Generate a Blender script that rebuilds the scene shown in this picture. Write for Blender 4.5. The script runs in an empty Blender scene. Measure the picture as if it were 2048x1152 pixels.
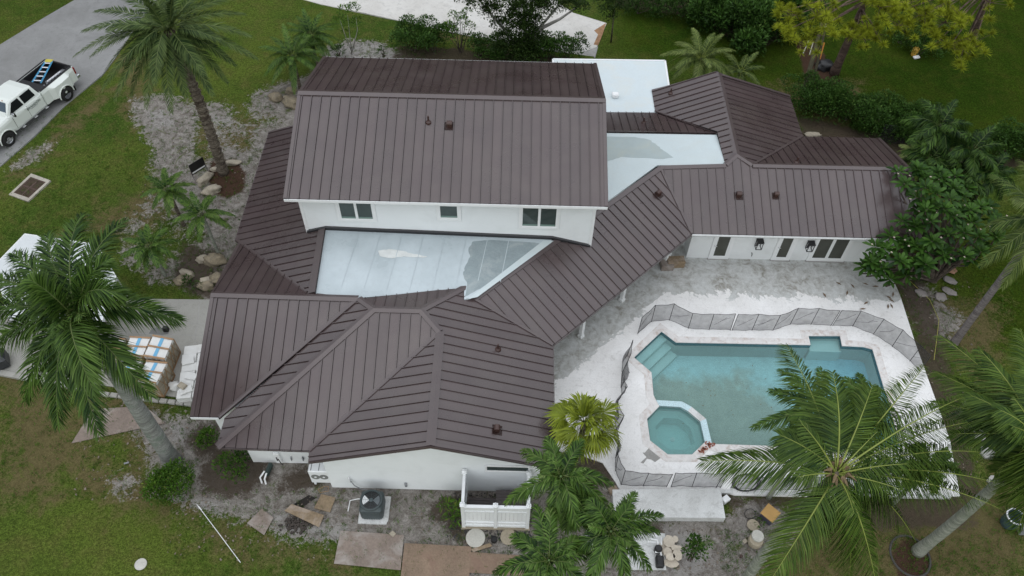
import bpy, math, random
import numpy as np
from mathutils import Vector
from mathutils.geometry import tessellate_polygon

# ------------------------------------------------------------------ camera, sky, sun
scene = bpy.context.scene
FPX, TH, RO, YAW, CH = 1581.235, 0.894790, 0.0261337, 0.002049, 29.2528
_F = np.array([math.sin(YAW)*math.cos(TH), math.cos(YAW)*math.cos(TH), -math.sin(TH)])
_R0 = np.array([math.cos(YAW), -math.sin(YAW), 0.0]); _U0 = np.cross(_R0, _F)
_R = math.cos(RO)*_R0 + math.sin(RO)*_U0
_U = -math.sin(RO)*_R0 + math.cos(RO)*_U0
cam = bpy.data.cameras.new('drone_camera')
cam_o = bpy.data.objects.new('drone_camera', cam); scene.collection.objects.link(cam_o)
cam.sensor_width = 36; cam.lens = FPX/2048*36; cam.clip_start = 0.5; cam.clip_end = 3000
from mathutils import Matrix
cam_o.matrix_world = Matrix(((_R[0], _U[0], -_F[0], 0), (_R[1], _U[1], -_F[1], 0), (_R[2], _U[2], -_F[2], CH), (0, 0, 0, 1)))
scene.camera = cam_o

SUN_EL, SUN_AZ = math.radians(76), math.radians(200)     # azimuth clockwise from +Y (behind and a little left of the camera)
world = bpy.data.worlds.new("World"); scene.world = world; world.use_nodes = True
wn = world.node_tree.nodes; wl = world.node_tree.links
sky = wn.new('ShaderNodeTexSky'); sky.sky_type = 'NISHITA'; sky.sun_disc = False
sky.sun_elevation = SUN_EL; sky.sun_rotation = SUN_AZ
sky.air_density = 2.0; sky.dust_density = 0.6; sky.ozone_density = 0.6
bg = wn['Background']; bg.inputs['Strength'].default_value = 0.15
hsv = wn.new('ShaderNodeHueSaturation'); hsv.inputs['Saturation'].default_value = 0.40
wl.new(sky.outputs[0], hsv.inputs['Color']); wl.new(hsv.outputs[0], bg.inputs['Color'])
sun = bpy.data.lights.new('sun', 'SUN'); sun.energy = 1.5; sun.angle = math.radians(135); sun.color = (1.0, 0.97, 0.93)
sun_o = bpy.data.objects.new('sun', sun); scene.collection.objects.link(sun_o)
sd = Vector((math.sin(SUN_AZ)*math.cos(SUN_EL), math.cos(SUN_AZ)*math.cos(SUN_EL), math.sin(SUN_EL)))
sun_o.rotation_euler = sd.to_track_quat('Z', 'Y').to_euler(); sun_o.location = (0, 0, 60)
scene.view_settings.view_transform = 'Standard'
try: scene.view_settings.look = 'None'
except Exception: pass
scene.view_settings.exposure = 0.13; scene.view_settings.gamma = 1.0

# ------------------------------------------------------------------ helpers
rng = np.random.default_rng(7); random.seed(7)
COL = scene.collection
ORG = {}
def P(x, y, z=0.0):
    """point of the place at height z seen at photo pixel (x, y)"""
    d = (x-1024)/FPX*_R - (y-576)/FPX*_U + _F
    t = (z-CH)/d[2]
    return Vector((t*d[0], t*d[1], z))
def V(*a): return Vector(a)

def tag(o, label=None, cat=None, group=None, kind=None):
    if label: o['label'] = label
    if cat: o['category'] = cat
    if group: o['group'] = group
    if kind: o['kind'] = kind
    return o
def thing(name, label, cat, loc=(0, 0, 0), rz=0.0, group=None):
    o = bpy.data.objects.new(name, None); COL.objects.link(o)
    o.empty_display_size = 0.2
    o.location = loc; o.rotation_euler = (0, 0, rz); ORG[o.name] = (0, 0, 0) if rz else tuple(loc)
    return tag(o, label, cat, group)
def link(name, me, parent=None):
    o = bpy.data.objects.new(name, me); COL.objects.link(o)
    if parent is not None:
        o.parent = parent; ORG[o.name] = ORG[parent.name]
    else: ORG[o.name] = (0, 0, 0)
    return o

class MB:
    """collects polygons, builds ONE mesh object"""
    def __init__(s): s.v = []; s.f = []; s.m = []
    def add(s, vs, fs, mi=0):
        n = len(s.v); s.v += [tuple(a) for a in vs]; s.f += [tuple(i+n for i in f) for f in fs]; s.m += [mi]*len(fs)
    def box(s, lo, hi, mi=0, rz=0, c=None):
        x0, y0, z0 = lo; x1, y1, z1 = hi
        vs = [(x0,y0,z0),(x1,y0,z0),(x1,y1,z0),(x0,y1,z0),(x0,y0,z1),(x1,y0,z1),(x1,y1,z1),(x0,y1,z1)]
        if rz or c:
            cx, cy = c or (0, 0); ca, sa = math.cos(rz), math.sin(rz)
            vs = [(cx+x*ca-y*sa, cy+x*sa+y*ca, z) for x, y, z in vs]
        s.add(vs, [(3,2,1,0),(4,5,6,7),(0,1,5,4),(1,2,6,5),(2,3,7,6),(3,0,4,7)], mi)
    def bbox(s, cx, cy, cz, sx, sy, sz, b=0.01, mi=0, rz=0):
        """bevelled box centred at cx,cy,cz"""
        hx, hy, hz = sx/2, sy/2, sz/2; vs = []
        lv = [(-hz, b), (-hz+b, 0), (hz-b, 0), (hz, b)]
        ca, sa = math.cos(rz), math.sin(rz)
        for z, i in lv:
            a, c = hx-i, hy-i; k = b*0.6
            ring = [(-a+k,-c),(a-k,-c),(a,-c+k),(a,c-k),(a-k,c),(-a+k,c),(-a,c-k),(-a,-c+k)]
            vs += [(cx+x*ca-y*sa, cy+x*sa+y*ca, cz+z) for x, y in ring]
        fs = [tuple(range(7,-1,-1)), tuple(range(24, 32))]
        for l in range(3):
            for i in range(8): fs.append((l*8+i, l*8+(i+1)%8, l*8+8+(i+1)%8, l*8+8+i))
        s.add(vs, fs, mi)
    def prism(s, poly, z0, z1, mi=0):
        """vertical prism on a ccw xy outline"""
        n = len(poly); A = sum(poly[i][0]*poly[(i+1)%n][1]-poly[(i+1)%n][0]*poly[i][1] for i in range(n))
        if A < 0: poly = poly[::-1]
        vs = [(p[0], p[1], z0) for p in poly]+[(p[0], p[1], z1) for p in poly]
        tr = tessellate_polygon([[Vector((p[0], p[1], 0)) for p in poly]])
        fs = []
        for t in tr:
            a, b, c = t
            ar = (poly[b][0]-poly[a][0])*(poly[c][1]-poly[a][1])-(poly[c][0]-poly[a][0])*(poly[b][1]-poly[a][1])
            if ar < 0: a, c = c, a
            fs.append((a+n, b+n, c+n)); fs.append((c, b, a))
        for i in range(n): fs.append((i, (i+1)%n, (i+1)%n+n, i+n))
        s.add(vs, fs, mi)
    def tube(s, pts, rad, n=8, mi=0, caps=True):
        pts = [Vector(p) for p in pts]; rr = rad if isinstance(rad, (list, tuple)) else [rad]*len(pts)
        vs = []; prev = None
        for i, p in enumerate(pts):
            t = (pts[min(i+1, len(pts)-1)]-pts[max(i-1, 0)]).normalized()
            a = prev or (Vector((1, 0, 0)) if abs(t.x) < 0.8 else Vector((0, 1, 0)))
            a = (a-t*a.dot(t)).normalized(); prev = a; b = t.cross(a)
            for k in range(n):
                w = 2*math.pi*k/n; vs.append(p+(a*math.cos(w)+b*math.sin(w))*rr[i])
        fs = []
        for i in range(len(pts)-1):
            for k in range(n): fs.append((i*n+k, i*n+(k+1)%n, i*n+n+(k+1)%n, i*n+n+k))
        if caps: fs += [tuple(range(n-1, -1, -1)), tuple(range((len(pts)-1)*n, len(pts)*n))]
        s.add(vs, fs, mi)
    def lathe(s, c, prof, n=20, mi=0, sx=1, sy=1):
        vs = []; fs = []
        for r, z in prof:
            for k in range(n):
                w = 2*math.pi*k/n; vs.append((c[0]+r*sx*math.cos(w), c[1]+r*sy*math.sin(w), c[2]+z))
        for i in range(len(prof)-1):
            for k in range(n): fs.append((i*n+k, i*n+(k+1)%n, i*n+n+(k+1)%n, i*n+n+k))
        fs += [tuple(range(n-1, -1, -1)), tuple(range((len(prof)-1)*n, len(prof)*n))]
        s.add(vs, fs, mi)
    def build(s, name, mats, parent=None, smooth=False, shift=True):
        me = bpy.data.meshes.new(name)
        off = Vector(ORG[parent.name]) if (parent is not None and shift) else Vector((0, 0, 0))
        me.from_pydata([tuple(Vector(a)-off) for a in s.v], [], s.f)
        if not isinstance(mats, (list, tuple)): mats = [mats]
        for m in mats: me.materials.append(m)
        if len(mats) > 1: me.polygons.foreach_set('material_index', s.m)
        if smooth: me.polygons.foreach_set('use_smooth', [True]*len(s.f))
        me.update()
        return link(name, me, parent)

def arrays(name, verts, faces, mats, parent=None, tint=None, mi=None, smooth=False):
    """fast mesh from numpy arrays; faces (M,3) or (M,4)"""
    off = np.array(ORG[parent.name]) if parent is not None else np.zeros(3)
    verts = np.asarray(verts, dtype=np.float32)-off.astype(np.float32); faces = np.asarray(faces, dtype=np.int32)
    me = bpy.data.meshes.new(name); k = faces.shape[1]
    me.vertices.add(len(verts)); me.vertices.foreach_set('co', verts.ravel())
    me.loops.add(faces.size); me.loops.foreach_set('vertex_index', faces.ravel())
    me.polygons.add(len(faces)); me.polygons.foreach_set('loop_start', np.arange(0, faces.size, k, dtype=np.int32))
    if not isinstance(mats, (list, tuple)): mats = [mats]
    for m in mats: me.materials.append(m)
    if mi is not None: me.polygons.foreach_set('material_index', np.asarray(mi, dtype=np.int32))
    if smooth: me.polygons.foreach_set('use_smooth', np.ones(len(faces), dtype=bool))
    if tint is not None:
        at = me.attributes.new('tint', 'FLOAT', 'POINT'); at.data.foreach_set('value', np.asarray(tint, dtype=np.float32))
    me.update(calc_edges=True)
    return link(name, me, parent)

# ------------------------------------------------------------------ materials
def N(nt, t, **kw):
    n = nt.nodes.new(t)
    for k, v in kw.items():
        if k in n.inputs: n.inputs[k].default_value = v
        else: setattr(n, k, v)
    return n
def new_mat(name, rough=0.6, metal=0.0, spec=0.5):
    m = bpy.data.materials.new(name); m.use_nodes = True; nt = m.node_tree
    b = nt.nodes['Principled BSDF']; b.inputs['Roughness'].default_value = rough; b.inputs['Metallic'].default_value = metal
    b.inputs['Specular IOR Level'].default_value = spec
    return m, nt, b
def coords(nt, scale=None, kind='Object'):
    c = N(nt, 'ShaderNodeTexCoord')
    if scale is None: return c.outputs[kind]
    mp = N(nt, 'ShaderNodeMapping'); mp.inputs['Scale'].default_value = scale
    nt.links.new(c.outputs[kind], mp.inputs[0]); return mp.outputs[0]
def noise(nt, vec, scale, detail=4, rough=0.55, dist=0.0):
    n = N(nt, 'ShaderNodeTexNoise'); n.inputs['Scale'].default_value = scale; n.inputs['Detail'].default_value = detail
    n.inputs['Roughness'].default_value = rough; n.inputs['Distortion'].default_value = dist
    nt.links.new(vec, n.inputs['Vector']); return n.outputs['Fac']
def ramp(nt, fac, stops, interp='LINEAR'):
    r = N(nt, 'ShaderNodeValToRGB'); cr = r.color_ramp; cr.interpolation = interp
    while len(cr.elements) < len(stops): cr.elements.new(0.5)
    for e, (p, c) in zip(cr.elements, stops):
        e.position = p; e.color = (c, c, c, 1) if isinstance(c, (int, float)) else (*c, 1)
    nt.links.new(fac, r.inputs[0]); return r.outputs[0]
def mix(nt, fac, a, b, mode='MIX'):
    m = N(nt, 'ShaderNodeMix', data_type='RGBA', blend_type=mode)
    for sock, val in ((m.inputs[0], fac), (m.inputs[6], a), (m.inputs[7], b)):
        if isinstance(val, (int, float)): sock.default_value = val
        elif isinstance(val, tuple): sock.default_value = (*val, 1) if len(val) == 3 else val
        else: nt.links.new(val, sock)
    return m.outputs[2]
def math_n(nt, op, a, b=None, c=None, clamp=False):
    m = N(nt, 'ShaderNodeMath', operation=op, use_clamp=clamp)
    for i, v in enumerate((a, b, c)):
        if v is None: continue
        if isinstance(v, (int, float)): m.inputs[i].default_value = v
        else: nt.links.new(v, m.inputs[i])
    return m.outputs[0]
def bump(nt, b, h, strength=0.3, dist=0.02):
    n = N(nt, 'ShaderNodeBump'); n.inputs['Strength'].default_value = strength; n.inputs['Distance'].default_value = dist
    nt.links.new(h, n.inputs['Height']); nt.links.new(n.outputs[0], b.inputs['Normal'])
def simple(name, col, rough=0.6, metal=0.0, var=0.12, scale=3.0, fine=60.0, bmp=0.15, spec=0.5, kind='Object', dirt=None, dirt_amt=0.5, dscale=0.8):
    """a coloured surface with broad mottling, fine grain and optional blotches of dirt"""
    m, nt, b = new_mat(name, rough, metal, spec); v = coords(nt, kind=kind)
    n1 = noise(nt, v, scale, 5); n2 = noise(nt, v, fine, 3)
    c = mix(nt, ramp(nt, n1, [(0.3, 0.0), (0.7, 1.0)]), tuple(x*(1-var) for x in col), tuple(min(1, x*(1+var)) for x in col))
    c = mix(nt, 0.35, c, mix(nt, ramp(nt, n2, [(0.35, 0.0), (0.65, 1.0)]), tuple(x*(1-1.6*var) for x in col), tuple(min(1, x*(1+1.2*var)) for x in col)))
    if dirt:
        n3 = noise(nt, v, dscale, 8, 0.65, 0.6)
        c = mix(nt, math_n(nt, 'MULTIPLY', ramp(nt, n3, [(0.48, 0.0), (0.66, 1.0)]), dirt_amt), c, dirt)
    nt.links.new(c, b.inputs['Base Color'])
    if bmp: bump(nt, b, n2, bmp, 0.01)
    return m
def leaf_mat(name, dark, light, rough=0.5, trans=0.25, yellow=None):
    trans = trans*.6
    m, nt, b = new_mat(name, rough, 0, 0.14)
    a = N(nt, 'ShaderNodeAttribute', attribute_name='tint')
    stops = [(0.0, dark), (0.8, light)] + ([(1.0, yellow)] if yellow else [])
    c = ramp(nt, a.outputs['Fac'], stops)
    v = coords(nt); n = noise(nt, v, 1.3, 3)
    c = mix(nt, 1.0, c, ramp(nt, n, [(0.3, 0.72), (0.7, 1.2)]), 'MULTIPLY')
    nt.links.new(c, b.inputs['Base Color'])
    t = N(nt, 'ShaderNodeBsdfTranslucent'); nt.links.new(c, t.inputs[0])
    mx = N(nt, 'ShaderNodeMixShader'); mx.inputs[0].default_value = trans
    nt.links.new(b.outputs[0], mx.inputs[1]); nt.links.new(t.outputs[0], mx.inputs[2])
    nt.links.new(mx.outputs[0], nt.nodes['Material Output'].inputs[0])
    return m

M = {}
# roof metal: painted dark bronze, per-panel variation
def roof_metal(name, col, rough, panel=True):
    m, nt, b = new_mat(name, rough, 0.0, 0.85); b.inputs['IOR'].default_value = 1.5
    v = coords(nt); n1 = noise(nt, v, 0.55, 5, 0.6); n2 = noise(nt, v, 70, 2)
    oi = N(nt, 'ShaderNodeObjectInfo')
    c = mix(nt, n1, tuple(x*0.78 for x in col), tuple(x*1.2 for x in col))
    if panel: c = mix(nt, 1.0, c, ramp(nt, oi.outputs['Random'], [(0, 0.90), (1, 1.09)]), 'MULTIPLY')
    c = mix(nt, 1.0, c, ramp(nt, n2, [(0.3, 0.93), (0.7, 1.07)]), 'MULTIPLY')
    n3 = noise(nt, v, 2.3, 8, 0.7, 1.0)
    c = mix(nt, math_n(nt, 'MULTIPLY', ramp(nt, noise(nt, v, 0.9, 4, 0.6), [(0.40, 0.0), (0.75, 1.0)]), 0.22), c, (0.12, 0.10, 0.085))
    nt.links.new(c, b.inputs['Base Color'])
    nt.links.new(ramp(nt, n1, [(0.3, rough-0.05), (0.7, rough+0.08)]), b.inputs['Roughness'])
    bump(nt, b, noise(nt, v, 2.2, 2, 0.5), 0.16, 0.04)
    return m
M['roof'] = roof_metal('bronze_roof_metal', (0.062, 0.042, 0.042), 0.28)
M['cap'] = roof_metal('bronze_trim_metal', (0.068, 0.048, 0.048), 0.31, False)
M['rdeck'] = simple('roof_underlay', (0.012, 0.010, 0.010), 0.9, bmp=0)
M['white'] = simple('white_stucco_paint', (0.77, 0.79, 0.79), 0.65, var=0.03, scale=1.0, bmp=0.12, dirt=(0.5, 0.5, 0.48), dirt_amt=0.25)
M['siding'] = simple('white_lap_siding', (0.76, 0.785, 0.79), 0.55, var=0.03, scale=0.8, bmp=0.05, dirt=(0.55, 0.57, 0.56), dirt_amt=0.22)
M['trim'] = simple('white_trim_paint', (0.8, 0.81, 0.81), 0.4, var=0.02, bmp=0)
M['vinyl'] = simple('white_vinyl', (0.82, 0.84, 0.85), 0.35, var=0.02, bmp=0, dirt=(0.55, 0.56, 0.52), dirt_amt=0.2)
M['dark'] = simple('dark_metal', (0.02, 0.02, 0.022), 0.45, bmp=0)
M['black'] = simple('black_plastic', (0.012, 0.012, 0.013), 0.5, bmp=0)
M['rusty'] = simple('rust_brown_vent_paint', (0.055, 0.028, 0.023), 0.4, var=0.15, bmp=0)
M['grey'] = simple('grey_plastic', (0.22, 0.23, 0.24), 0.5)
M['chrome'] = simple('brushed_metal', (0.55, 0.56, 0.58), 0.3, 0.8, bmp=0)

def glass_mat(name, col, rough=0.06, spec=0.6):
    m, nt, b = new_mat(name, rough, 0, spec); v = coords(nt); n = noise(nt, v, 1.7, 4)
    nt.links.new(mix(nt, n, tuple(x*0.6 for x in col), tuple(x*1.4 for x in col)), b.inputs['Base Color'])
    return m
M['glass'] = glass_mat('window_glass', (0.045, 0.062, 0.058))
M['glass2'] = glass_mat('door_glass', (0.06, 0.062, 0.05), 0.1)
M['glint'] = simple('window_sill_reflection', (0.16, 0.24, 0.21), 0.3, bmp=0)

def membrane():
    m, nt, b = new_mat('flat_roof_membrane', 0.5, 0, 0.4); v = coords(nt)
    n1 = noise(nt, v, 0.5, 5, 0.6); n2 = noise(nt, v, 5, 6, 0.7); n3 = noise(nt, v, 22, 3, 0.7)
    c = mix(nt, ramp(nt, n1, [(0.35, 0.0), (0.65, 1.0)]), (0.42, 0.48, 0.50), (0.52, 0.585, 0.61))
    c = mix(nt, math_n(nt, 'MULTIPLY', ramp(nt, n2, [(0.52, 0.0), (0.7, 1.0)]), 0.35), c, (0.40, 0.44, 0.46))
    c = mix(nt, ramp(nt, n3, [(0.72, 0.0), (0.76, 0.85)]), c, (0.10, 0.11, 0.11))
    nt.links.new(c, b.inputs['Base Color'])
    nt.links.new(ramp(nt, n1, [(0.4, 0.25), (0.6, 0.6)]), b.inputs['Roughness'])
    bump(nt, b, n2, 0.1, 0.01); return m
M['membrane'] = membrane()
M['membrane_wet'] = simple('grey_patched_membrane', (0.25, 0.30, 0.31), 0.4, var=0.12, scale=1.6, fine=14, bmp=0.1, dirt=(0.44, 0.47, 0.47), dirt_amt=0.5, dscale=1.1)
M['membrane_pale'] = simple('pale_roof_coating', (0.53, 0.60, 0.61), 0.45, var=0.05, scale=0.8, fine=18, bmp=0.05, dirt=(0.50, 0.53, 0.50), dirt_amt=0.35)

# ------------------------------------------------------------------ ground with regions (grass, dry grass, sand, soil, red mulch)
def px(poly, z=0.0): return [tuple(P(x, y, z)[:2]) for x, y in poly]
REG = {
 'sand': [
   [(262,198),(330,188),(385,205),(440,206),(486,226),(505,190),(540,170),(590,160),(645,140),(700,200),(640,420),(480,600),(430,610),(360,565),(300,560),(246,520),(240,455),(280,410),(322,380),(300,335),(310,300),(268,240)],
   [(640,150),(655,92),(700,80),(760,84),(835,118),(900,200),(640,220)],
   [(330,830),(440,835),(640,920),(1120,985),(1130,880),(1245,940),(1240,1030),(1450,1040),(1470,1000),(1560,1000),(1600,1060),(1490,1160),(1440,1200),(930,1200),(905,1160),(820,1125),(680,1100),(600,1092),(530,1062),(440,1035),(380,1012),(310,985),(300,930),(285,880),(240,830),(262,816)],
   [(225,955),(262,950),(262,990),(225,985)],
   [(1800,560),(1840,560),(1930,640),(1880,690),(1840,660)],
   [(110,280),(60,300),(20,340),(60,330)],
  ],
 'fringe': [   # paler sugar-sand
   [(500,1060),(560,1030),(690,1055),(680,1105),(600,1095),(530,1065)],
   [(310,930),(345,990),(440,1000),(450,1045),(380,1015),(300,985)],
   [(285,225),(335,222),(350,250),(310,262)],[(405,228),(470,232),(450,262),(400,258)],
   [(640,150),(655,92),(700,80),(760,84),(835,118),(820,200)],
   [(1245,1040),(1340,1045),(1440,1090),(1400,1160),(1250,1160)],
   [(335,820),(380,860),(365,910),(340,880)],
  ],
 'soil': [
   [(1785,540),(1850,560),(1895,700),(1930,850),(1960,1000),(1900,1010),(1860,900),(1835,690)],
   [(1440,985),(1920,990),(1960,1060),(1780,1060),(1640,1040),(1560,1010),(1450,1010)],
   [(600,930),(640,950),(640,975),(560,985),(540,960)],
   [(395,840),(440,850),(440,905),(400,920),(370,880)],
   [(435,898),(520,910),(540,960),(470,1000),(400,990),(400,930)],
   [(1200,870),(1245,850),(1245,960),(1150,990),(1110,900)],
   [(875,985),(930,985),(925,1060),(985,1095),(900,1075),(860,1030)],
   [(1250,1050),(1330,1045),(1320,1070),(1260,1080)],
   [(790,90),(1150,112),(1150,135),(790,130)],
   [(1590,225),(1850,290),(2060,318),(2060,335),(1830,330),(1610,290)],
   [(1380,-30),(1640,-30),(1560,80),(1500,100),(1430,60)],
   [(370,480),(430,500),(445,560),(420,600),(370,590),(350,540)],
   [(1230,-20),(1400,-20),(1420,30),(1300,22),(1235,10)],
  ],
 'grassy': [
   [(385,225),(432,235),(436,300),(425,330),(395,350),(372,300)],
   [(462,222),(560,225),(575,245),(500,262),(455,250)],
   [(440,255),(520,270),(520,300),(470,310),(445,290)],
   [(280,420),(330,400),(420,470),(380,520),(300,540),(250,480)],
   [(455,1045),(520,1040),(520,1075),(470,1062)],
   [(590,1092),(680,1085),(680,1110),(600,1105)],
  ],
 'deep': [  # darker, richer grass; some shade is painted into its colour too
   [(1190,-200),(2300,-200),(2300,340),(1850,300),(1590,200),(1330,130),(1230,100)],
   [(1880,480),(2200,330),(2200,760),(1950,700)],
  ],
 'mulch': [
   [(425,318),(470,316),(490,345),(488,380),(455,398),(425,385),(415,350)],
   [(1590,85),(1625,75),(1650,110),(1665,150),(1690,165),(1640,185),(1612,190),(1608,140)],
   [(1790,1090),(1815,1075),(1850,1085),(1862,1120),(1850,1160),(1800,1160),(1783,1120)],
  ],
 'dry': [
   [(240,110),(300,110),(290,190),(262,250),(235,190)],
   [(150,770),(330,815),(345,900),(310,930),(260,880),(150,890)],
   [(0,690),(150,760),(180,900),(100,1000),(0,1010)],
   [(100,920),(300,920),(330,1010),(440,1050),(540,1080),(700,1120),(700,1160),(560,1110),(380,1060),(250,1010),(160,980)],
   [(1480,1040),(1640,1040),(1900,1000),(2060,900),(2060,1170),(1480,1200)],
   [(390,240),(520,230),(560,200),(540,270),(480,330),(400,330)],
   [(240,400),(330,350),(360,420),(280,470),(160,460)],
   [(880,40),(1060,95),(1000,110),(860,70)],
   [(1560,170),(1720,170),(1700,300),(1600,220)],
   [(1840,600),(2000,600),(1990,760),(1880,700)],
   [(110,260),(200,180),(210,200),(60,340),(0,380)],
  ],
}
def sdist(pts, poly):
    """signed distance, positive inside"""
    poly = np.array(poly); n = len(poly); d = np.full(len(pts), 1e9); ins = np.zeros(len(pts), bool)
    for i in range(n):
        a = poly[i]; b = poly[(i+1)%n]; ab = b-a
        t = np.clip(((pts-a)@ab)/(ab@ab+1e-12), 0, 1); q = a+t[:, None]*ab
        d = np.minimum(d, np.hypot(*(pts-q).T))
        c = ((a[1] > pts[:, 1]) != (b[1] > pts[:, 1]))
        with np.errstate(divide='ignore', invalid='ignore'):
            xi = (b[0]-a[0])*(pts[:, 1]-a[1])/(b[1]-a[1]+1e-12)+a[0]
        ins ^= c & (pts[:, 0] < xi)
    return np.where(ins, d, -d)
E1 = 0.06                                                   # top of the pool deck
POOL = px([(1323,663),(1268,715),(1303,745),(1307,790),(1313,803),(1319,811),(1294,837),(1300,881),(1335.5,909),(1384,909),(1410,884),(1425,888),(1575,893),(1800,896),(1772,790),(1745,699),(1727,694),(1684,692),(1680,672),(1617,672),(1621,690),(1352,685)], E1)

def ground():
    xs = np.arange(-46, 46.01, 0.25); ys = np.arange(2, 62.01, 0.25)
    # far skirt rings give the sheet its reach
    xs = np.concatenate([[-900, -300, -120, -70], xs, [70, 120, 300, 900]]); ys = np.concatenate([[-900, -300, -90, -20], ys, [80, 130, 300, 900]])
    X, Y = np.meshgrid(xs, ys); pts = np.stack([X.ravel(), Y.ravel()], 1)
    nx, ny = len(xs), len(ys)
    idx = np.arange(nx*ny).reshape(ny, nx)
    F = np.stack([idx[:-1, :-1].ravel(), idx[:-1, 1:].ravel(), idx[1:, 1:].ravel(), idx[1:, :-1].ravel()], 1)
    cen = pts[F].mean(1)
    keep = sdist(cen, POOL) < -0.28
    keep |= (np.abs(cen[:, 0]) > 50)
    F = F[keep]
    Z = 0.03*np.sin(pts[:, 0]*0.9+1)*np.sin(pts[:, 1]*0.7)-0.03
    Z += rng.normal(0, 0.006, len(Z)); Z[(np.abs(pts[:, 0]) > 60) | (np.abs(pts[:, 1]) > 100)] = -0.03
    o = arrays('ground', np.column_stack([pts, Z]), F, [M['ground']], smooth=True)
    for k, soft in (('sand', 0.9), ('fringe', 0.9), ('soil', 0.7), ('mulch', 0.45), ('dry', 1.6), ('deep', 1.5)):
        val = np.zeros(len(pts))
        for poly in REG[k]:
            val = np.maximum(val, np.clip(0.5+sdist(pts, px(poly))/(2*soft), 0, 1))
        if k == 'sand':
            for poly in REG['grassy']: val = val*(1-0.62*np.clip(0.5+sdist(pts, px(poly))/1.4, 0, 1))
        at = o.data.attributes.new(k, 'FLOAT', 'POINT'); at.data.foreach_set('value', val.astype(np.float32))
    return tag(o, kind='structure')

def ground_mat():
    m, nt, b = new_mat('lawn_and_sand', 0.95, 0, 0.05); v = coords(nt)
    big = noise(nt, v, 0.16, 4, 0.6); med = noise(nt, v, 1.1, 5, 0.65, 0.4); fine = noise(nt, v, 11, 4, 0.8); xf = noise(nt, v, 24, 3, 0.85)
    v2 = coords(nt, (1.2, 4.5, 1)); blade = noise(nt, v2, 9, 3, 0.8)
    g = mix(nt, ramp(nt, big, [(0.38, 0.0), (0.62, 1.0)]), (0.046, 0.080, 0.013), (0.080, 0.110, 0.019))
    g = mix(nt, math_n(nt, 'MULTIPLY', ramp(nt, med, [(0.45, 0.0), (0.68, 1.0)]), 0.65), g, (0.098, 0.098, 0.028))
    g = mix(nt, 1.0, g, ramp(nt, fine, [(0.28, 0.35), (0.72, 1.75)]), 'MULTIPLY')
    g = mix(nt, 1.0, g, ramp(nt, xf, [(0.3, 0.4), (0.7, 1.7)]), 'MULTIPLY')
    g = mix(nt, 1.0, g, ramp(nt, blade, [(0.3, 0.8), (0.7, 1.25)]), 'MULTIPLY')
    def att0(n): return N(nt, 'ShaderNodeAttribute', attribute_name=n).outputs['Fac']
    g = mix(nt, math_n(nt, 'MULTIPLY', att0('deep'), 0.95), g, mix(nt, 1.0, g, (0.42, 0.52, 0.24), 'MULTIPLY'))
    def att(n): return N(nt, 'ShaderNodeAttribute', attribute_name=n).outputs['Fac']
    def msk(n, amp=0.9, lo=0.46, hi=0.6, ns=med, extra=0.5):
        s = math_n(nt, 'ADD', att(n), math_n(nt, 'MULTIPLY', math_n(nt, 'SUBTRACT', ns, 0.5), amp))
        s = math_n(nt, 'ADD', s, math_n(nt, 'MULTIPLY', math_n(nt, 'SUBTRACT', fine, 0.5), extra))
        return ramp(nt, s, [(lo, 0.0), (hi, 1.0)])
    dryc = mix(nt, 1.0, mix(nt, fine, (0.085, 0.068, 0.028), (0.185, 0.150, 0.075)), ramp(nt, xf, [(0.25, 0.6), (0.75, 1.4)]), 'MULTIPLY')
    c = mix(nt, math_n(nt, 'MULTIPLY', msk('dry', 1.5, 0.34, 0.72, med, 1.3), 0.9), g, dryc)
    n5 = noise(nt, v, 2.6, 6, 0.7, 1.2)
    sand = mix(nt, ramp(nt, n5, [(0.35, 0.0), (0.66, 1.0)]), (0.15, 0.130, 0.110), (0.37, 0.345, 0.315))
    sand = mix(nt, 1.0, sand, ramp(nt, xf, [(0.25, 0.55), (0.75, 1.4)]), 'MULTIPLY')
    sand = mix(nt, math_n(nt, 'MULTIPLY', ramp(nt, noise(nt, v, 14, 5, 0.8), [(0.58, 0.0), (0.68, 1.0)]), 0.7), sand, (0.07, 0.055, 0.045))
    pale = mix(nt, fine, (0.26, 0.245, 0.23), (0.42, 0.40, 0.375))
    pale = mix(nt, math_n(nt, 'MULTIPLY', ramp(nt, n5, [(0.5, 0.0), (0.62, 1.0)]), 0.7), pale, (0.13, 0.112, 0.095))
    sand = mix(nt, msk('fringe', 1.4, 0.45, 0.62, med, 1.0), sand, pale)
    ms = msk('sand', 1.3, 0.44, 0.58, n5, 0.9)
    c = mix(nt, ms, c, sand)
    weeds = ramp(nt, noise(nt, v, 0.85, 7, 0.72, 0.8), [(0.565, 0.0), (0.63, 1.0)])
    c = mix(nt, math_n(nt, 'MULTIPLY', weeds, 0.75), c, g)
    soil = mix(nt, fine, (0.040, 0.030, 0.022), (0.115, 0.090, 0.068))
    c = mix(nt, math_n(nt, 'MULTIPLY', msk('soil', 1.0, 0.42, 0.62, med, 0.8), 0.9), c, soil)
    mul = mix(nt, xf, (0.032, 0.020, 0.014), (0.115, 0.068, 0.046))
    c = mix(nt, msk('mulch', 0.5, 0.42, 0.58, med, 0.7), c, mul)
    nt.links.new(c, b.inputs['Base Color'])
    h = math_n(nt, 'ADD', fine, math_n(nt, 'MULTIPLY', xf, 0.6)); h = math_n(nt, 'ADD', h, math_n(nt, 'MULTIPLY', n5, 1.6))
    bump(nt, b, h, 0.8, 0.07)
    return m
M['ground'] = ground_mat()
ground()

def sheet(name, poly, z0, z1, m, kind='structure', parent=None):
    b = MB(); b.prism(poly, z0, z1); o = b.build(name, m, parent)
    return tag(o, kind=kind) if kind else o

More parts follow.
